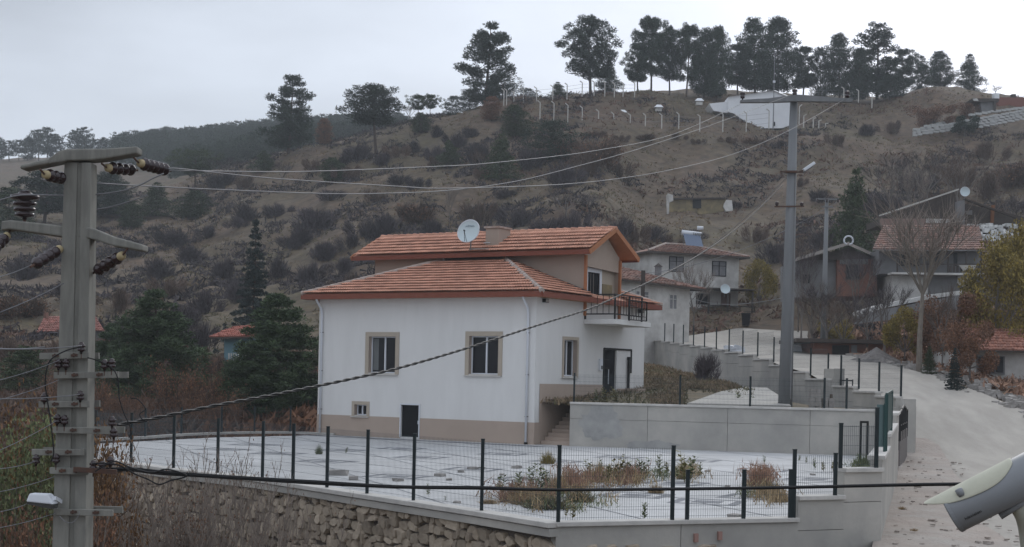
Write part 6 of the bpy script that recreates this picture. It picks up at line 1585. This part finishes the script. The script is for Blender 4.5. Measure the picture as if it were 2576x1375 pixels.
# far ridge forest: trees one can tell apart, then the mass behind
fr_ = random.Random(77)
M_farp = M_pine
FARP = [conifer('spread', 71, 1500, .62, M_pine, 'far1'), conifer('dense', 72, 1500, .62, M_pine, 'far2'), conifer('umbrella', 73, 1500, .7, M_pine, 'far3')]
for i, px in enumerate([-8, 22, 48, 70, 96, 118, 140, 186, 212, 232, 262, 288]):
    yt = [340,352,350,345,324,318,336,326,318,348,344,350][i]
    put(FARP[[1,0,2,1,0,0,1,0,0,2,1,0][i]], 'pine_tree', ['first','second','third','fourth','fifth, tallest','sixth','seventh','eighth','ninth','tenth','eleventh','last'][i] + ' pine from the left in the thin far row with sky between trunks', C_, px, yt, 403, 46 if i not in (4,5,7,8) else 52, d=505+fr_.uniform(-12,12), group='pines of the far left row')
V = []; rng_ = np.random.default_rng(5)
def far_mass():
    base = []
    for key in ('far1','far2','far3'):
        me = PROTO[key][0]; n = len(me.vertices); a = np.empty(n*3, dtype=np.float32); me.vertices.foreach_get('co', a); base.append(a.reshape(-1,3,3)[::2].reshape(-1,3))
    out_ = []
    for i in range(1500):
        px = fr_.uniform(275, 1010); d = 330 + 225*fr_.random()**.8
        if px > 820: d = max(d, 400)
        if px < 420 and d < 420: continue
        x = (px-1288)/F*d; z = ter(x, d); s = fr_.uniform(.55,.85)*(1.0 if d > 480 else .85); b_ = base[fr_.randrange(3)]; a = fr_.uniform(0,6.28); c_, s_ = math.cos(a), math.sin(a)
        q = b_*s; out_.append(np.stack([q[:,0]*c_-q[:,1]*s_+x, q[:,0]*s_+q[:,1]*c_+d, q[:,2]*1.05+z-.6], 1))
    me = npmesh('far_forest', np.concatenate(out_), 3, M_pine); o = bpy.data.objects.new('far_forest', me); COL.objects.link(o); tag(o, kind='stuff')
far_mass()

# ---- leafless trees and scrub
BT = [bare('bare1', 3, M_twigg, H_=8, split=6, spread=.5, fork=.28), bare('bare2', 7, M_twig, H_=8, split=5, spread=.45, fork=.3), bare('bare3', 12, M_twigb, H_=8, split=6, spread=.6, fork=.22)]
SCR = [scrub('scrub1', 1, M_twig), scrub('scrub2', 2, M_twig), scrub('scrub3', 3, M_twigb), scrub('scrub4', 4, M_twig, n=1100), scrub('scrub5', 5, M_twigb, n=1800, leaf=M_rusty, nleaf=500)]
plane = bare('plane', 23, M_twigg, H_=10, trunk=.13, split=7, spread=.46, fork=.42, twn=7, twlen=1.3, tww=.03, up=.9, m_bk=mat('plane_bark', (.20,.175,.145), .9, (.13,.11,.095), 3, .7))
put(plane, 'bare_tree', 'tall leafless pollarded plane tree with a thick straight trunk in front of the long house', 'tree', 2312, 468, 925, 235, d=80, z=itp(ROADZ,80)+.2, names=('twigs','trunk','leaves'), rz=.4)
bts = [(1745,640,815,100,126,0,'grey leafless tree in front of the two houses behind the balcony'),(1700,690,815,90,122,0,'smaller grey leafless tree left of the grey one by the village houses'),(2078,700,905,130,95,1,'dark leafless tree around the far thin pole'),(2180,720,900,110,92,1,'dark leafless tree above the brick shed'),(2040,690,895,90,97,2,'brown leafless tree left of the far thin pole'),
  (1130,455,600,46,170,0,'pale thin poplar-like bare tree rising behind the house roof'),(1422,470,590,120,165,1,'dark leafless tree above the attic gable'),(1480,480,600,80,168,1,'leafless tree right above the orange gable peak'),(1400,420,560,90,185,2,'brown leafless tree on the slope between wires'),(2240,380,500,110,175,1,'dark leafless tree above the slanted roof edge, left'),(2330,372,495,120,176,1,'dark leafless tree above the slanted roof edge, right'),(2290,400,520,90,160,0,'pale trunked bare tree behind the slanted roof edge'),(2540,620,860,120,88,0,'bare grey tree among the yellow leaves at the right edge'),
  (1210,370,445,60,None,2,'small forked bare tree on the slope above the upper wire'),(710,400,470,50,None,1,'small bare tree under the lone tall pine'),(1560,520,620,70,160,2,'thin brown bare tree above the solar heater house at left'),(560,385,470,60,None,1,'bare tree on the left slope near the flat-crowned pine'),(2410,360,500,120,170,2,'brown leafless tree above the round satellite dish'),(2010,560,720,90,130,2,'brown bare tree behind the tall grey pole'),(1030,255,310,40,248,0,'pale thin bare bush on the skyline beside the two flat-topped pines'),(2504,214,250,44,262,0,'pale bare bush on the skyline at the right end of the mound')]
bts += [(2120,730,905,110,93,2,'brown leafless tree before the brick house wall'),(2225,690,900,100,90,1,'dark leafless tree at the right end of the brick shed'),(2015,600,850,90,104,1,'tall dark leafless tree just right of the tall grey pole'),(2255,560,760,110,118,2,'brown leafless tree at the left corner of the long house'),(2155,610,760,100,112,1,'dark leafless tree between the brick house and the long house'),(2370,700,920,90,82,2,'brown leafless tree just right of the plane tree trunk'),(1670,700,810,80,120,2,'brown leafless shrub tree in front of the low whitewashed house'),(2450,480,600,120,140,2,'brown leafless tree behind the dark barn'),(2550,470,600,120,142,1,'dark leafless tree at the right edge behind the dark barn')]
for px, yt, yb, w, d, k, lb in bts: put(BT[k], 'bare_tree', lb, 'tree', px, yt, yb, w, d=d, names=('twigs','limbs','leaves'))
put(leafy('yel1', 3, M_yel, n=14000, ls=.028, r=.55), 'yellow_tree', 'yellow-olive leafed tree at the right edge above the small tiled house', 'tree', 2500, 615, 900, 190, d=84)
put(PROTO['yel1'], 'yellow_tree', 'second yellow-olive tree cut by the right edge of the picture', 'tree', 2585, 560, 890, 180, d=88)
put(leafy('yel2', 4, M_yel, n=7000, ls=.04, r=.5), 'yellow_bush', 'yellow-green bush left of the bare plane tree trunk', 'bush', 2275, 770, 905, 90, d=86)
put(PROTO['yel2'], 'yellow_bush', 'yellow-green bush over the roof of the brick shed', 'bush', 2110, 800, 868, 90, d=100)
put(PROTO['yel2'], 'small_leafy_tree', 'small yellow-green leafed tree on the bank beside the tall grey pole', 'tree', 1910, 650, 752, 74, d=140)
put(leafy('rus1', 5, M_rusty, n=11000, ls=.035, r=.6), 'brown_bush', 'rusty brown bush right of the bare plane tree trunk', 'bush', 2375, 735, 925, 150, d=84)
put(PROTO['rus1'], 'brown_bush', 'rusty brown bush by the road behind the small spruce', 'bush', 2440, 800, 930, 120, d=76)
put(PROTO['rus1'], 'brown_bush', 'red-brown shrub on the bank right of the ridge fence, upper right', 'bush', 2350, 262, 322, 96, d=236)
put(PROTO['rus1'], 'brown_bush', 'red-brown shrub beside the farm shed', 'bush', 2430, 262, 318, 70, d=238)
put(leafy('dkg', 6, M_pine, n=5000, ls=.06, r=.55), 'green_shrub', 'dark green shrub growing over the dry stone walls', 'bush', 2426, 290, 336, 62, d=229)
put(SCR[0], 'grey_bush', 'grey twiggy bush climbing the stepped wall inside the yard', 'bush', 1776, 876, 950, 50, d=78, z=3.0, names=('twigs','stems','leaves'))
# scrub on the hillside: big ones one by one
scl = [(160,600,660,100,0),(60,640,700,90,1),(250,650,700,80,3),(330,600,645,90,0),(440,570,620,110,1),(480,610,660,90,0),(620,508,558,84,0),(600,540,572,60,3),(695,505,545,80,1),(790,515,570,110,0),(760,560,610,90,1),(730,585,625,70,3),(820,600,650,90,0),(880,580,625,70,3),(930,545,600,110,1),(970,530,590,90,0),(1050,505,560,110,4),(1085,545,600,70,0),(960,600,650,80,3),(780,650,710,80,1),(700,640,700,70,0),(860,640,690,80,3),(900,360,400,90,0),(860,385,420,60,3),(800,395,430,70,2),(960,380,415,60,1),(870,410,450,70,2),(1000,360,395,70,2),(1040,350,385,50,3),(1100,310,345,36,0),(1095,390,420,44,2),(1150,330,372,70,1),(1180,315,345,46,0),(1200,350,410,70,0),(1100,360,410,60,1),(1215,415,450,60,2),(1330,360,430,80,3),(1420,400,470,110,1),(1470,390,440,70,2),(1500,340,420,100,4),(1440,350,400,80,4),(1560,400,450,70,2),(1000,430,470,70,3),(940,470,510,60,2),(1050,440,475,60,1),(830,470,505,80,3),(560,430,470,80,0),(620,440,475,60,2),(520,560,600,60,3),(400,640,700,90,0),(300,720,780,100,2),(60,740,800,120,4),(180,700,760,90,1),(420,690,750,100,2),(520,720,790,90,3),(560,640,700,80,1),(1310,515,570,110,1),(1240,560,600,90,0),(1380,540,600,110,0),(1200,500,560,90,2),(1440,520,590,80,1),(1270,470,500,60,3),(1560,540,600,70,1),(1600,560,610,80,2),(1640,560,605,60,0),(1520,570,620,80,0),(1900,560,610,70,2),(1950,600,660,80,0),(2080,560,620,100,1),(2190,590,650,70,3),(2230,480,530,90,0),(2380,470,530,110,2),(2480,430,500,120,2),(2550,400,470,110,4),(2480,350,400,90,2),(2300,420,480,90,1),(2400,420,470,100,2),(2180,480,530,80,0),(1740,570,600,60,3),(1680,585,615,60,2),(1850,500,525,40,3),(2100,330,365,60,2),(2180,310,340,70,1),(2240,300,335,60,2),(1960,350,372,36,3),(2010,440,470,50,2),(2060,470,510,60,3),(1700,330,350,46,2),(1760,345,362,40,2),(1560,335,355,46,2),(1500,325,345,40,4),(1620,335,352,50,4),(1830,340,358,50,2),(1900,345,362,44,4),(350,820,900,120,4),(180,840,930,120,2),(500,800,880,110,1),(540,880,960,90,4),(20,840,920,120,2),(460,760,820,90,0),(600,700,760,80,1),(880,680,740,90,2),(850,700,770,60,1)]
zone = lambda x, y: ('low leafless scrub bush on the shaded slope left of the house roof' if x < 1000 and y > 480 else 'small dark scrub bush on the slope under the skyline pines' if x < 1350 and y < 480 else 'dull scrub bush on the slope directly above the house roof' if x < 1650 and y > 450 else 'brownish dry bush near the ridge fences and white building' if y < 400 else 'brown leafless scrub bush on the open right-hand slope')
LM = [(728,386,'lone tall dark pine'),(945,425,'pine with the long bare trunk'),(1382,395,'big dark round pine'),(490,470,'wide flat-crowned pine'),(640,600,'blue-grey spruce top'),(1194,560,'roof dish'),(1545,575,'orange gable peak'),(1750,540,'ochre ruin'),(1990,430,'lamp on the tall grey pole'),(2152,520,'green-yellow conifer'),(2427,480,'round white dish'),(2420,330,'dry stone walls'),(1900,320,'white ridge building'),(1500,320,'lower concrete fence posts'),(1120,300,'flat-topped skyline pines'),(400,640,'lower arm insulators'),(170,800,'faded tiled roof'),(570,840,'pale blue house'),(960,600,'left end of the attic roof'),(1300,450,'crossing of the overhead wires'),(770,740,'left corner of the lower roof'),(2080,510,'far thin pole top'),(2300,440,'slanted roof edge')]
used = {}
def scrub_label(px, y, w, k):
    col_ = ('grey-purple','dark grey','brownish','thin grey','rusty-leaved')[k]; sz = 'wide' if w >= 95 else ('small' if w <= 62 else 'mid-sized')
    for x0, y0, nm in sorted(LM, key=lambda q: math.hypot(q[0]-px, q[1]-y)):
        dx, dy = px-x0, y-y0; v = 'above' if dy < 0 else 'below'; side = 'left' if dx < 0 else 'right'
        dr = f'{side} of' if abs(dx) > 2.2*abs(dy) else (f'straight {v}' if abs(dy) > 2.2*abs(dx) else f'{v} and {side} of')
        lb = f'{sz} {col_} bush {dr} the {nm}'
        if lb not in used: used[lb] = 1; return lb
for px, yt, yb, w, k in scl:
    lb0 = zone(px, yb); lb = scrub_label(px, yb, w, k); put(SCR[k], 'scrub_bush', lb, 'bush', px, yt, yb, w, names=('twigs','stems','leaves'), group={'low':'scrub left of the roof','sma':'scrub under the skyline pines','dul':'scrub above the roof','bro':'dry bushes on the right-hand slopes'}[lb0[:3]])
# small tufts everywhere on the slope, uncountable
def tufts(name, n, m, f, size, seed, d0=95, d1=262, pxr=(-60,2640), wd=.12, up=.6):
    rng = np.random.default_rng(seed); r = random.Random(seed); C = []; S = []
    t = 0
    while len(C) < n and t < n*6:
        t += 1; d = d0 + (d1-d0)*r.random()**.85; px = r.uniform(*pxr); x = (px-1288)/F*d
        if y_road(x, d) or not f(x, d, px): continue
        z = ter(x, d); k = r.randint(3,7); s = size*r.uniform(.5,1.5)
        for _ in range(k): C.append((x + r.gauss(0, s*.5), d + r.gauss(0, s*.5), z + s*.22)); S.append(s)
    C = np.array(C); S = np.array(S); D = unit(rng.normal(size=C.shape)*.55 + np.array([0,0,up])); me = npmesh(name, tris(C, D, S, S*wd*rng.uniform(.6,1.6,len(S))*2, rng), 3, m)
    o = bpy.data.objects.new(name, me); COL.objects.link(o); tag(o, kind='stuff')
def y_road(x, d):
    if d > 134: return False
    return itp(ROADL, d)-.3 < x < itp(ROADR, d)+.2 or (x < wall_x(d)+.2 and d < 122 and x > -6)
nz_ = lambda x, y, s, o: mnoise.noise(Vector((x*s, y*s*.6, o)))
tufts('dry_grass', 60000, mat('hill_dry_grass', (.225,.16,.10), .95, (.15,.11,.065), .3, .8, island=.4), lambda x, d, px: nz_(x,d,.06,1) > -.10, .34, 1)
tufts('olive_grass', 50000, M_olive, lambda x, d, px: nz_(x,d,.05,5) > -.05, .34, 2)
tufts('dark_scrub_cover', 60000, M_twig, lambda x, d, px: nz_(x,d,.07,9) > .16 - (.24 if px < 1500 else -.02) and nz_(x,d,.3,2) > -.1, .75, 3, wd=.10)
tufts('reddish_scrub_cover', 16000, mat('hill_red_scrub', (.15,.085,.062), .95, (.10,.065,.05), .5, .8, island=.4), lambda x, d, px: (px > 1250 and nz_(x,d,.06,12) > .06) or (px < 500 and d < 120), .65, 4)
tufts('valley_brush', 26000, M_rusty, lambda x, d, px: nz_(x,d,.12,15) > -.12, .9, 6, d0=70, d1=100, pxr=(-60,820), wd=.16)
tufts('valley_twigs', 30000, M_twigb, lambda x, d, px: nz_(x,d,.12,18) > -.2, 1.3, 7, d0=68, d1=104, pxr=(-60,820), wd=.05)
tufts('roadside_brush', 9000, M_redweed, lambda x, d, px: x > itp(ROADR, d)+1.2, .6, 8, d0=66, d1=112, pxr=(2050,2700))
# yard grass
def yard_tufts(name, n, m, size, seed, cond):
    r = random.Random(seed); rng = np.random.default_rng(seed); C = []; S = []; t = 0
    while len(C) < n and t < n*4:
        t += 1; s_, t_ = r.random(), r.random()**1.2; p = yard_pt(s_, t_)
        if not cond(s_, t_, p): continue
        C.append((p[0], p[1], p[2]+size*.3)); S.append(size*r.uniform(.5,1.4))
    C = np.array(C); S = np.array(S); D = unit(rng.normal(size=C.shape)*.5+np.array([0,0,.8])); me = npmesh(name, tris(C, D, S, S*.25, rng), 3, m)
    o = bpy.data.objects.new(name, me); COL.objects.link(o); tag(o, kind='stuff')
def px_of(p): return 1288 + F*p[0]/p[1]
yard_tufts('yard_weeds', 5000, M_olive, .28, 3, lambda s, t, p: px_of(p) < 1730 or (t > .3 and px_of(p) < 1900))
M_straw2 = mat('brown_dry_grass', (.24,.175,.11), .95, (.14,.105,.07), .6, .8, island=.4)
yard_tufts('yard_dry_grass', 11000, M_straw2, .30, 4, lambda s, t, p: nz_(p[0],p[1],.3,3) > -.25 and (px_of(p) < 1720 or (t > .35 and px_of(p) < 1860)))

# ---- foreground oaks and brush on the left, in front of the stone wall
M_brush = mat('pale_brush_twigs', (.25,.21,.18), .95, (.16,.13,.11), 2, .6)
OK = [bare('oak1', 31, M_twigb, leaf=M_rusty, nleaf=7000, lsz=.042, H_=4.0, split=6, spread=.6, fork=.25, trunk=.04, twn=12, twlen=.5, tww=.012, single=False), fan_shrub('oak2', 37, M_brush, leaf=M_rusty, nleaf=160), bare('oak3', 38, M_twigb, leaf=M_orangeleaf, nleaf=8000, lsz=.042, H_=4.0, split=7, spread=.6, fork=.25, trunk=.04, twn=8, twlen=.5, tww=.012, single=False)]
OK.append(fan_shrub('oak4', 44, M_brush, stems=8, leaf=M_rusty, nleaf=1500, lsz=.06))
fo = [(2,40,950,1500,190,30,2,'orange-leaved oak at the far left edge behind the overhead wires'),(2,105,985,1500,150,31,2,'rusty orange oak left of the foreground pole shaft'),(0,60,1160,1560,210,26,0,'brown-leaved oak low at the left edge beside the white lamp'),(3,290,1150,1560,110,36,0,'brown-leaved oak in front of the stone wall, next to the foreground pole'),
  (1,430,1110,1520,180,34,1,'thin grey bare shrub reaching over the coping behind the second post'),(1,560,1105,1520,170,33,1,'thin grey bare shrub with upright twigs in front of the terrace fence'),(1,668,1150,1540,130,31,1,'bare forked shrub against the stone wall below the fence'),(1,340,1180,1540,150,30,1,'tangle of thin bare stems low before the stone wall'),(3,470,1230,1560,150,34,0,'sparse brown-leaved shrub in front of the middle of the stone wall'),(1,760,1250,1540,120,29,1,'bare dark sapling against the stone wall, furthest right'),(3,215,1240,1600,120,26,0,'low rusty shrub at the foot of the foreground pole')]
fo += [(1,395,1120,1400,120,36,1,'thin pale shrub left of the third fence post, above the coping'),(1,500,1095,1400,130,36,1,'pale twiggy shrub right of the fourth fence post'),(1,610,1120,1400,120,34,1,'pale twiggy shrub with fan-shaped stems at the terrace fence'),(1,700,1165,1420,90,32,1,'small pale twiggy shrub under the sixth fence post'),(3,285,1135,1380,90,38,1,'red-leaved twiggy shrub at the far left fence corner')]
for k, px, yt, yb, w, d, _, lb in fo: put(OK[k], 'oak_shrub', lb, 'shrub', px, yt, yb, w, d=d, z=-4.2, names=('twigs','stems','leaves'))
put(leafy('grn', 8, M_leaf, n=16000, ls=.018, r=.5), 'green_bush', 'green bush at the far left edge below the orange oak', 'bush', 25, 1040, 1500, 120, d=27, z=-4.2)
for px, yt, yb, w, d, lb in ((300,950,1096,110,74,'brown-leaved oak beyond the left corner of the terrace'),(470,880,1094,130,76,'brown-leaved oak below the large dark green pine'),(540,950,1094,100,74,'rusty oak just beyond the back kerb of the terrace'),(390,1000,1094,120,72,'low grey-brown thicket beyond the terrace fence'),(190,900,1110,150,74,'rusty oak half hidden by the foreground pole')):
    put(OK[0], 'oak_shrub', lb, 'shrub', px, yt, yb, w, d=d, z=-2.6, names=('twigs','stems','leaves'))

# ---- weeds growing through the paving
def weed_mesh(seed, m, n=48, leaf=.24, w=.5):
    r = random.Random(seed); b = MB(); k = r.randint(2,3)
    for s in range(k):
        a = r.uniform(0,6.28); lean = r.uniform(.05,.22); h = r.uniform(.7,1.0)
        b.tube([(0,0,0),(math.cos(a)*lean*.5,math.sin(a)*lean*.5,h*.5),(math.cos(a)*lean,math.sin(a)*lean,h)], .010, 3, r1=.004)
        for i in range(n//k):
            t = .12 + .88*i/(n/k); c = Vector((math.cos(a)*lean*t, math.sin(a)*lean*t, h*t)); ang_ = i*2.4 + r.uniform(-.4,.4); L = leaf*r.uniform(.7,1.2)*(1.15-.5*t); d = Vector((math.cos(ang_), math.sin(ang_), r.uniform(.2,.8))).normalized(); sd_ = d.cross(Vector((0,0,1))).normalized()*L*w*.5
            b.add([c, c+d*L*.5+sd_, c+d*L, c+d*L*.5-sd_-Vector((0,0,.01))], [(0,1,2,3)])
    return b.mesh('weed', m)
M_leaf2 = mat('yellowing_leaves', (.15,.15,.055), .8, (.20,.15,.06), 3, .7, island=.3)
WM = [weed_mesh(i, M_leaf) for i in range(4)] + [weed_mesh(i+10, M_leaf2) for i in range(2)]
ORD = ['leftmost','second','third','fourth','fifth','sixth','seventh','eighth','ninth','tenth','eleventh','twelfth','thirteenth','fourteenth','fifteenth','sixteenth','seventeenth','eighteenth','nineteenth','twentieth','twenty-first','twenty-second','twenty-third','twenty-fourth','twenty-fifth','twenty-sixth','twenty-seventh','twenty-eighth','twenty-ninth','thirtieth']
ODL = {}
def nth(key, lst, px):
    k = sorted(lst).index(px); return ORD[min(k, 29)] + ('' if k == 0 else ' from the left')
wl = [(1262,1245,58),(1306,1235,60),(1338,1228,62),(1352,1252,78),(1374,1230,44),(1296,1262,50),(1370,1262,40),(1432,1226,46),(1480,1205,50),(1506,1200,44),(1530,1218,60),(1556,1215,72),(1575,1212,60),(1602,1212,66),(1622,1208,56),(1660,1205,58),(1678,1195,40),(1722,1213,78),(1738,1208,66),(1705,1206,40),(1762,1200,38),(1078,1248,30),(1440,1306,44),(1424,1300,30),(1619,1308,48),(870,1140,18),(1922,1165,20),(2050,1180,28),(2072,1186,30),(2095,1186,34),(2160,1172,36),(2010,1160,18),(2028,1165,18),(1500,1012,34),(1522,1014,46),(1548,1012,40),(1120,1260,14),(1860,966,40),(1892,972,26),(1372,1246,60),(1330,1262,40)]
for i, (px, py, hp) in enumerate(wl):
    if py < 1030: p = at(px, 1022, 64.2 if px < 1600 else 66); p.z = 1.84
    else: p = gp(px, py, 0.0)
    s = hp*p.y/F
    o = inst(WM[i % 6], 'leafy_weed', None, p, (0,0,rnd.uniform(0,6)), (s*1.25,s*1.25,s*1.12))
    lb = 'leafy weed growing in the planting patch behind the tall fence posts' if 1230 < px < 1790 and py < 1290 else ('leafy weed beside the entrance on top of the long wall' if py < 1030 else 'small leafy weed growing in a paving joint of the terrace')
    inpatch = lambda q: 1230 < q[0] < 1790 and q[1] < 1290 and q[1] > 1030
    grp_ = [q[0] + q[1]*1e-3 for q in wl if (inpatch(q) if inpatch((px,py)) else (q[1] < 1030 if py < 1030 else (not inpatch(q) and q[1] >= 1030)))]
    kk_ = lb; lb2 = nth('', grp_, px + py*1e-3) + (', leafy weed in the planting patch behind the tall fence posts' if inpatch((px,py)) else (', leafy weed beside the entrance above the long wall' if py < 1030 else ', small leafy weed growing in the terrace paving'))
    tag(o, lb2, 'weed', {'leafy weed g':'weeds of the planting patch','leafy weed b':'weeds above the long wall','small leafy w':'weeds in the paving joints'}[lb[:12] if lb[:12] in ('leafy weed g','leafy weed b') else 'small leafy w'])
def blades(seed, n, m, L=1.0, spread=.5, wd=.012, name='tuft'):
    rng = np.random.default_rng(seed); a = rng.uniform(0,6.28,n); s = rng.random(n)**.6*spread; D = unit(np.stack([np.cos(a)*s*1.2, np.sin(a)*s*1.2, np.ones(n)], 1)); base = np.stack([np.cos(a)*s*.55, np.sin(a)*s*.55, np.zeros(n)], 1)*rng.random((n,1))**.5; D = unit(D*np.array([.45,.45,1]) + rng.normal(size=(n,3))*.22); ln = L*rng.uniform(.25,1,n)*(1.05 - .5*np.linalg.norm(base,axis=1)/(spread*.55+1e-6))
    return npmesh(name, tris(base + D*ln[:,None]*.5, D, ln, wd, rng), 3, m)
gt = [(1378,1166,34,54,M_yel,'bright yellow-green grass tuft alone in the middle of the terrace'),(1905,1222,52,92,M_redweed,'round reddish dry weed behind the short fence panel'),(1932,1244,40,80,M_olive,'olive grass patch under the round reddish weed'),(1290,1262,44,120,M_redweed,'reddish dry weed at the left end of the planting patch'),(1440,1232,60,90,M_redweed,'tall reddish dry weed mound in the planting patch'),(1380,1278,36,200,M_olive,'low olive grass spread in front of the planting patch'),(1505,1212,54,80,M_straw,'straw-coloured weed mound in the middle of the planting patch'),(1580,1214,50,76,M_redweed,'rust-coloured weed mound right in the planting patch'),(1720,1204,44,60,M_straw,'straw weed beneath the tall leafy weeds by the fence post'),(802,1142,26,26,M_leaf,'small round green shrub near the left corner of the house'),(2172,1175,34,56,M_leaf,'leafy green clump at the foot of the black frame'),(1960,1262,30,70,M_straw,'straw grass patch by the step of the concrete wall'),(1230,1266,14,70,M_straw,'thin straw grass patch at the left of the planting patch'),(1330,1268,50,150,M_straw,'long straw-coloured grass heap behind the cable in the planting patch'),(1400,1240,58,90,M_straw,'straw-coloured tall grass touching the fence post from behind'),(1460,1262,34,110,M_olive,'green-brown grass spread right of the fence post foot'),(1650,1240,26,60,M_straw,'small straw grass patch left of the tall fence post')]
for i, (px, py, hp, wp, m, lb) in enumerate(gt):
    p = gp(px, py, 0.0); s = hp*p.y/F*1.25; sx = wp*p.y/F*.62; me = blades(50+i, 620, m, 1.0, 1.0, .03); o = inst(me, 'grass_tuft', None, p, (0,0,0), (sx,sx,s)); tag(o, lb, 'grass tuft')
for px, py, hp, lb in ((2420,1195,20,'dry thistle stalk on the dirt shoulder above the camera'),(2300,1335,10,'flat straw tuft on the dirt shoulder left of the camera'),(2280,1150,9,'small dry tuft at the foot of the corner pillar'),(2270,1280,9,'reddish tuft on the dirt shoulder by the wall'),(2330,1180,8,'dry tuft right of the corner pillar on the shoulder'),(2390,1236,8,'dry tuft in the middle of the dirt shoulder')):
    p = gp(px, py, -.35); s = hp*p.y/F; me = blades(px, 160, M_straw, 1.0, .9, .06); o = inst(me, 'grass_tuft', None, p, (0,0,0), (s*2.2,s*2.2,s)); tag(o, lb, 'grass tuft')
def strip_weeds(name, n, m, reg, size, seed):
    r = random.Random(seed); rng = np.random.default_rng(seed); C = []; S = []
    for _ in range(n):
        x0, x1, y0, y1 = reg[r.randrange(len(reg))]; px = r.gauss((x0+x1)/2, (x1-x0)/4.2); py = r.gauss((y0+y1)/2, (y1-y0)/4.2); p = gp(px, py, 0.0); k = r.randint(6,16); sz = size*r.uniform(.4,1.3)
        for _ in range(k): C.append((p.x + r.gauss(0,.10), p.y + r.gauss(0,.10), sz*r.uniform(.2,.75))); S.append(sz*r.uniform(.35,.8))
    C = np.array(C); S = np.array(S); D = unit(rng.normal(size=C.shape)*.5 + np.array([0,0,1.0])); me = npmesh(name, tris(C, D, S, .012 + S*.05, rng), 3, m)
    o = bpy.data.objects.new(name, me); COL.objects.link(o); tag(o, kind='stuff')
strip_weeds('dry_weed_strip', 260, M_straw, [(1200,1520,1240,1285),(1380,1640,1195,1240),(1470,1630,1190,1225),(1690,1770,1180,1210),(1880,2000,1235,1275)], .42, 61)
strip_weeds('reddish_weed_strip', 240, M_redweed, [(1230,1400,1238,1268),(1400,1520,1195,1240),(1540,1630,1190,1225),(1870,1960,1195,1225)], .50, 62)
strip_weeds('green_weed_strip', 220, M_leaf, [(1280,1560,1255,1295),(1300,1480,1240,1260),(1600,1700,1185,1215),(2120,2200,1165,1180),(1860,1960,1235,1255)], .26, 63)
# joints between the big paving fields
jb = MB(); ja = .33; c_, s_ = math.cos(ja), math.sin(ja)
from mathutils.geometry import intersect_line_line_2d
def clip_line(px, py, dx, dy):
    ts = []
    for i in range(len(TER)):
        q = intersect_line_line_2d(Vector((px-dx*80,py-dy*80)), Vector((px+dx*80,py+dy*80)), TER[i], TER[(i+1)%len(TER)])
        if q: ts.append((q.x-px)*dx + (q.y-py)*dy)
    return sorted(ts)
for k_ in range(-12, 14):
    for (dx, dy) in ((c_, s_), (-s_, c_)):
        ox, oy = 0 - dy*k_*3.1, 48 + dx*k_*3.1; ts = clip_line(ox, oy, dx, dy)
        for t0, t1 in zip(ts[::2], ts[1::2]):
            a_ = Vector((ox+dx*t0, oy+dy*t0, .006)); e_ = Vector((ox+dx*t1, oy+dy*t1, .006)); n_j = Vector((-dy, dx, 0))*.022; jb.quad(a_-n_j, e_-n_j, e_+n_j, a_+n_j)
o = jb.build('paving_joint', M_paveg, terrace); o['kind'] = 'stuff'
# loose stones on the paving and shoulder
lr = random.Random(4); k = 0
LSX = (1160,1190,1212,1300,1315,1295,1108,1130,1262,1150,850,890,1000,1780,1830,1850,2045,1420)
for px, py, s in ((1160,1188,.14),(1190,1180,.16),(1212,1178,.1),(1300,1178,.18),(1315,1205,.12),(1295,1222,.12),(1108,1198,.16),(1130,1208,.12),(1262,1195,.1),(1150,1265,.1),(850,1195,.3),(890,1207,.2),(1000,1210,.16),(1780,1186,.1),(1830,1225,.1),(1850,1302,.16),(2045,1195,.1),(1420,1178,.1)):
    p = gp(px, py, 0); o = inst(rmeshes[k % 8], 'loose_stone', None, (p.x,p.y,s*.2), (0,0,lr.uniform(0,6)), (s*2,s*1.6,s)); tag(o, nth('', LSX, px) + ', loose grey stone lying on the white terrace paving', 'stone', 'loose stones on the terrace'); k += 1
sb = MB()
for i in range(130):
    d = 29 + 28*lr.random()**1.5; l, r_ = itp(ROADL, d)+.1, itp(SHO_R, d); q = lr.uniform(.02,.07)*(2.0 if lr.random() < .05 else 1); x = l + (r_+.6-l)*lr.random()**1.3
    V, Fc = rocks[i % 8]; a_ = lr.uniform(0,6); c_, s_ = math.cos(a_), math.sin(a_); z = itp(ROADZ, d)+.06
    sb.add([(x+(vx*c_-vy*s_)*q*2, d+(vx*s_+vy*c_)*q*1.8, z+vz*q*.8) for vx, vy, vz in V], Fc)
sb.build('shoulder_gravel', M_dirt, kind='stuff')

# ------------------------------------------------------------------ haze: one closed box of even air round everything
HAZE = 0.00042
hb = MB(); hb.box((0, 330, 57), (1700, 760, 150))
hm = bpy.data.materials.new('haze'); hm.use_nodes = True; hn = hm.node_tree; hn.nodes.clear()
ho = hn.nodes.new('ShaderNodeOutputMaterial'); pv = hn.nodes.new('ShaderNodeVolumePrincipled'); pv.inputs['Density'].default_value = HAZE; pv.inputs['Color'].default_value = (.90,.95,1,1); pv.inputs['Anisotropy'].default_value = .1
hn.links.new(pv.outputs[0], ho.inputs['Volume'])
hz = hb.build('haze', hm, kind='stuff')
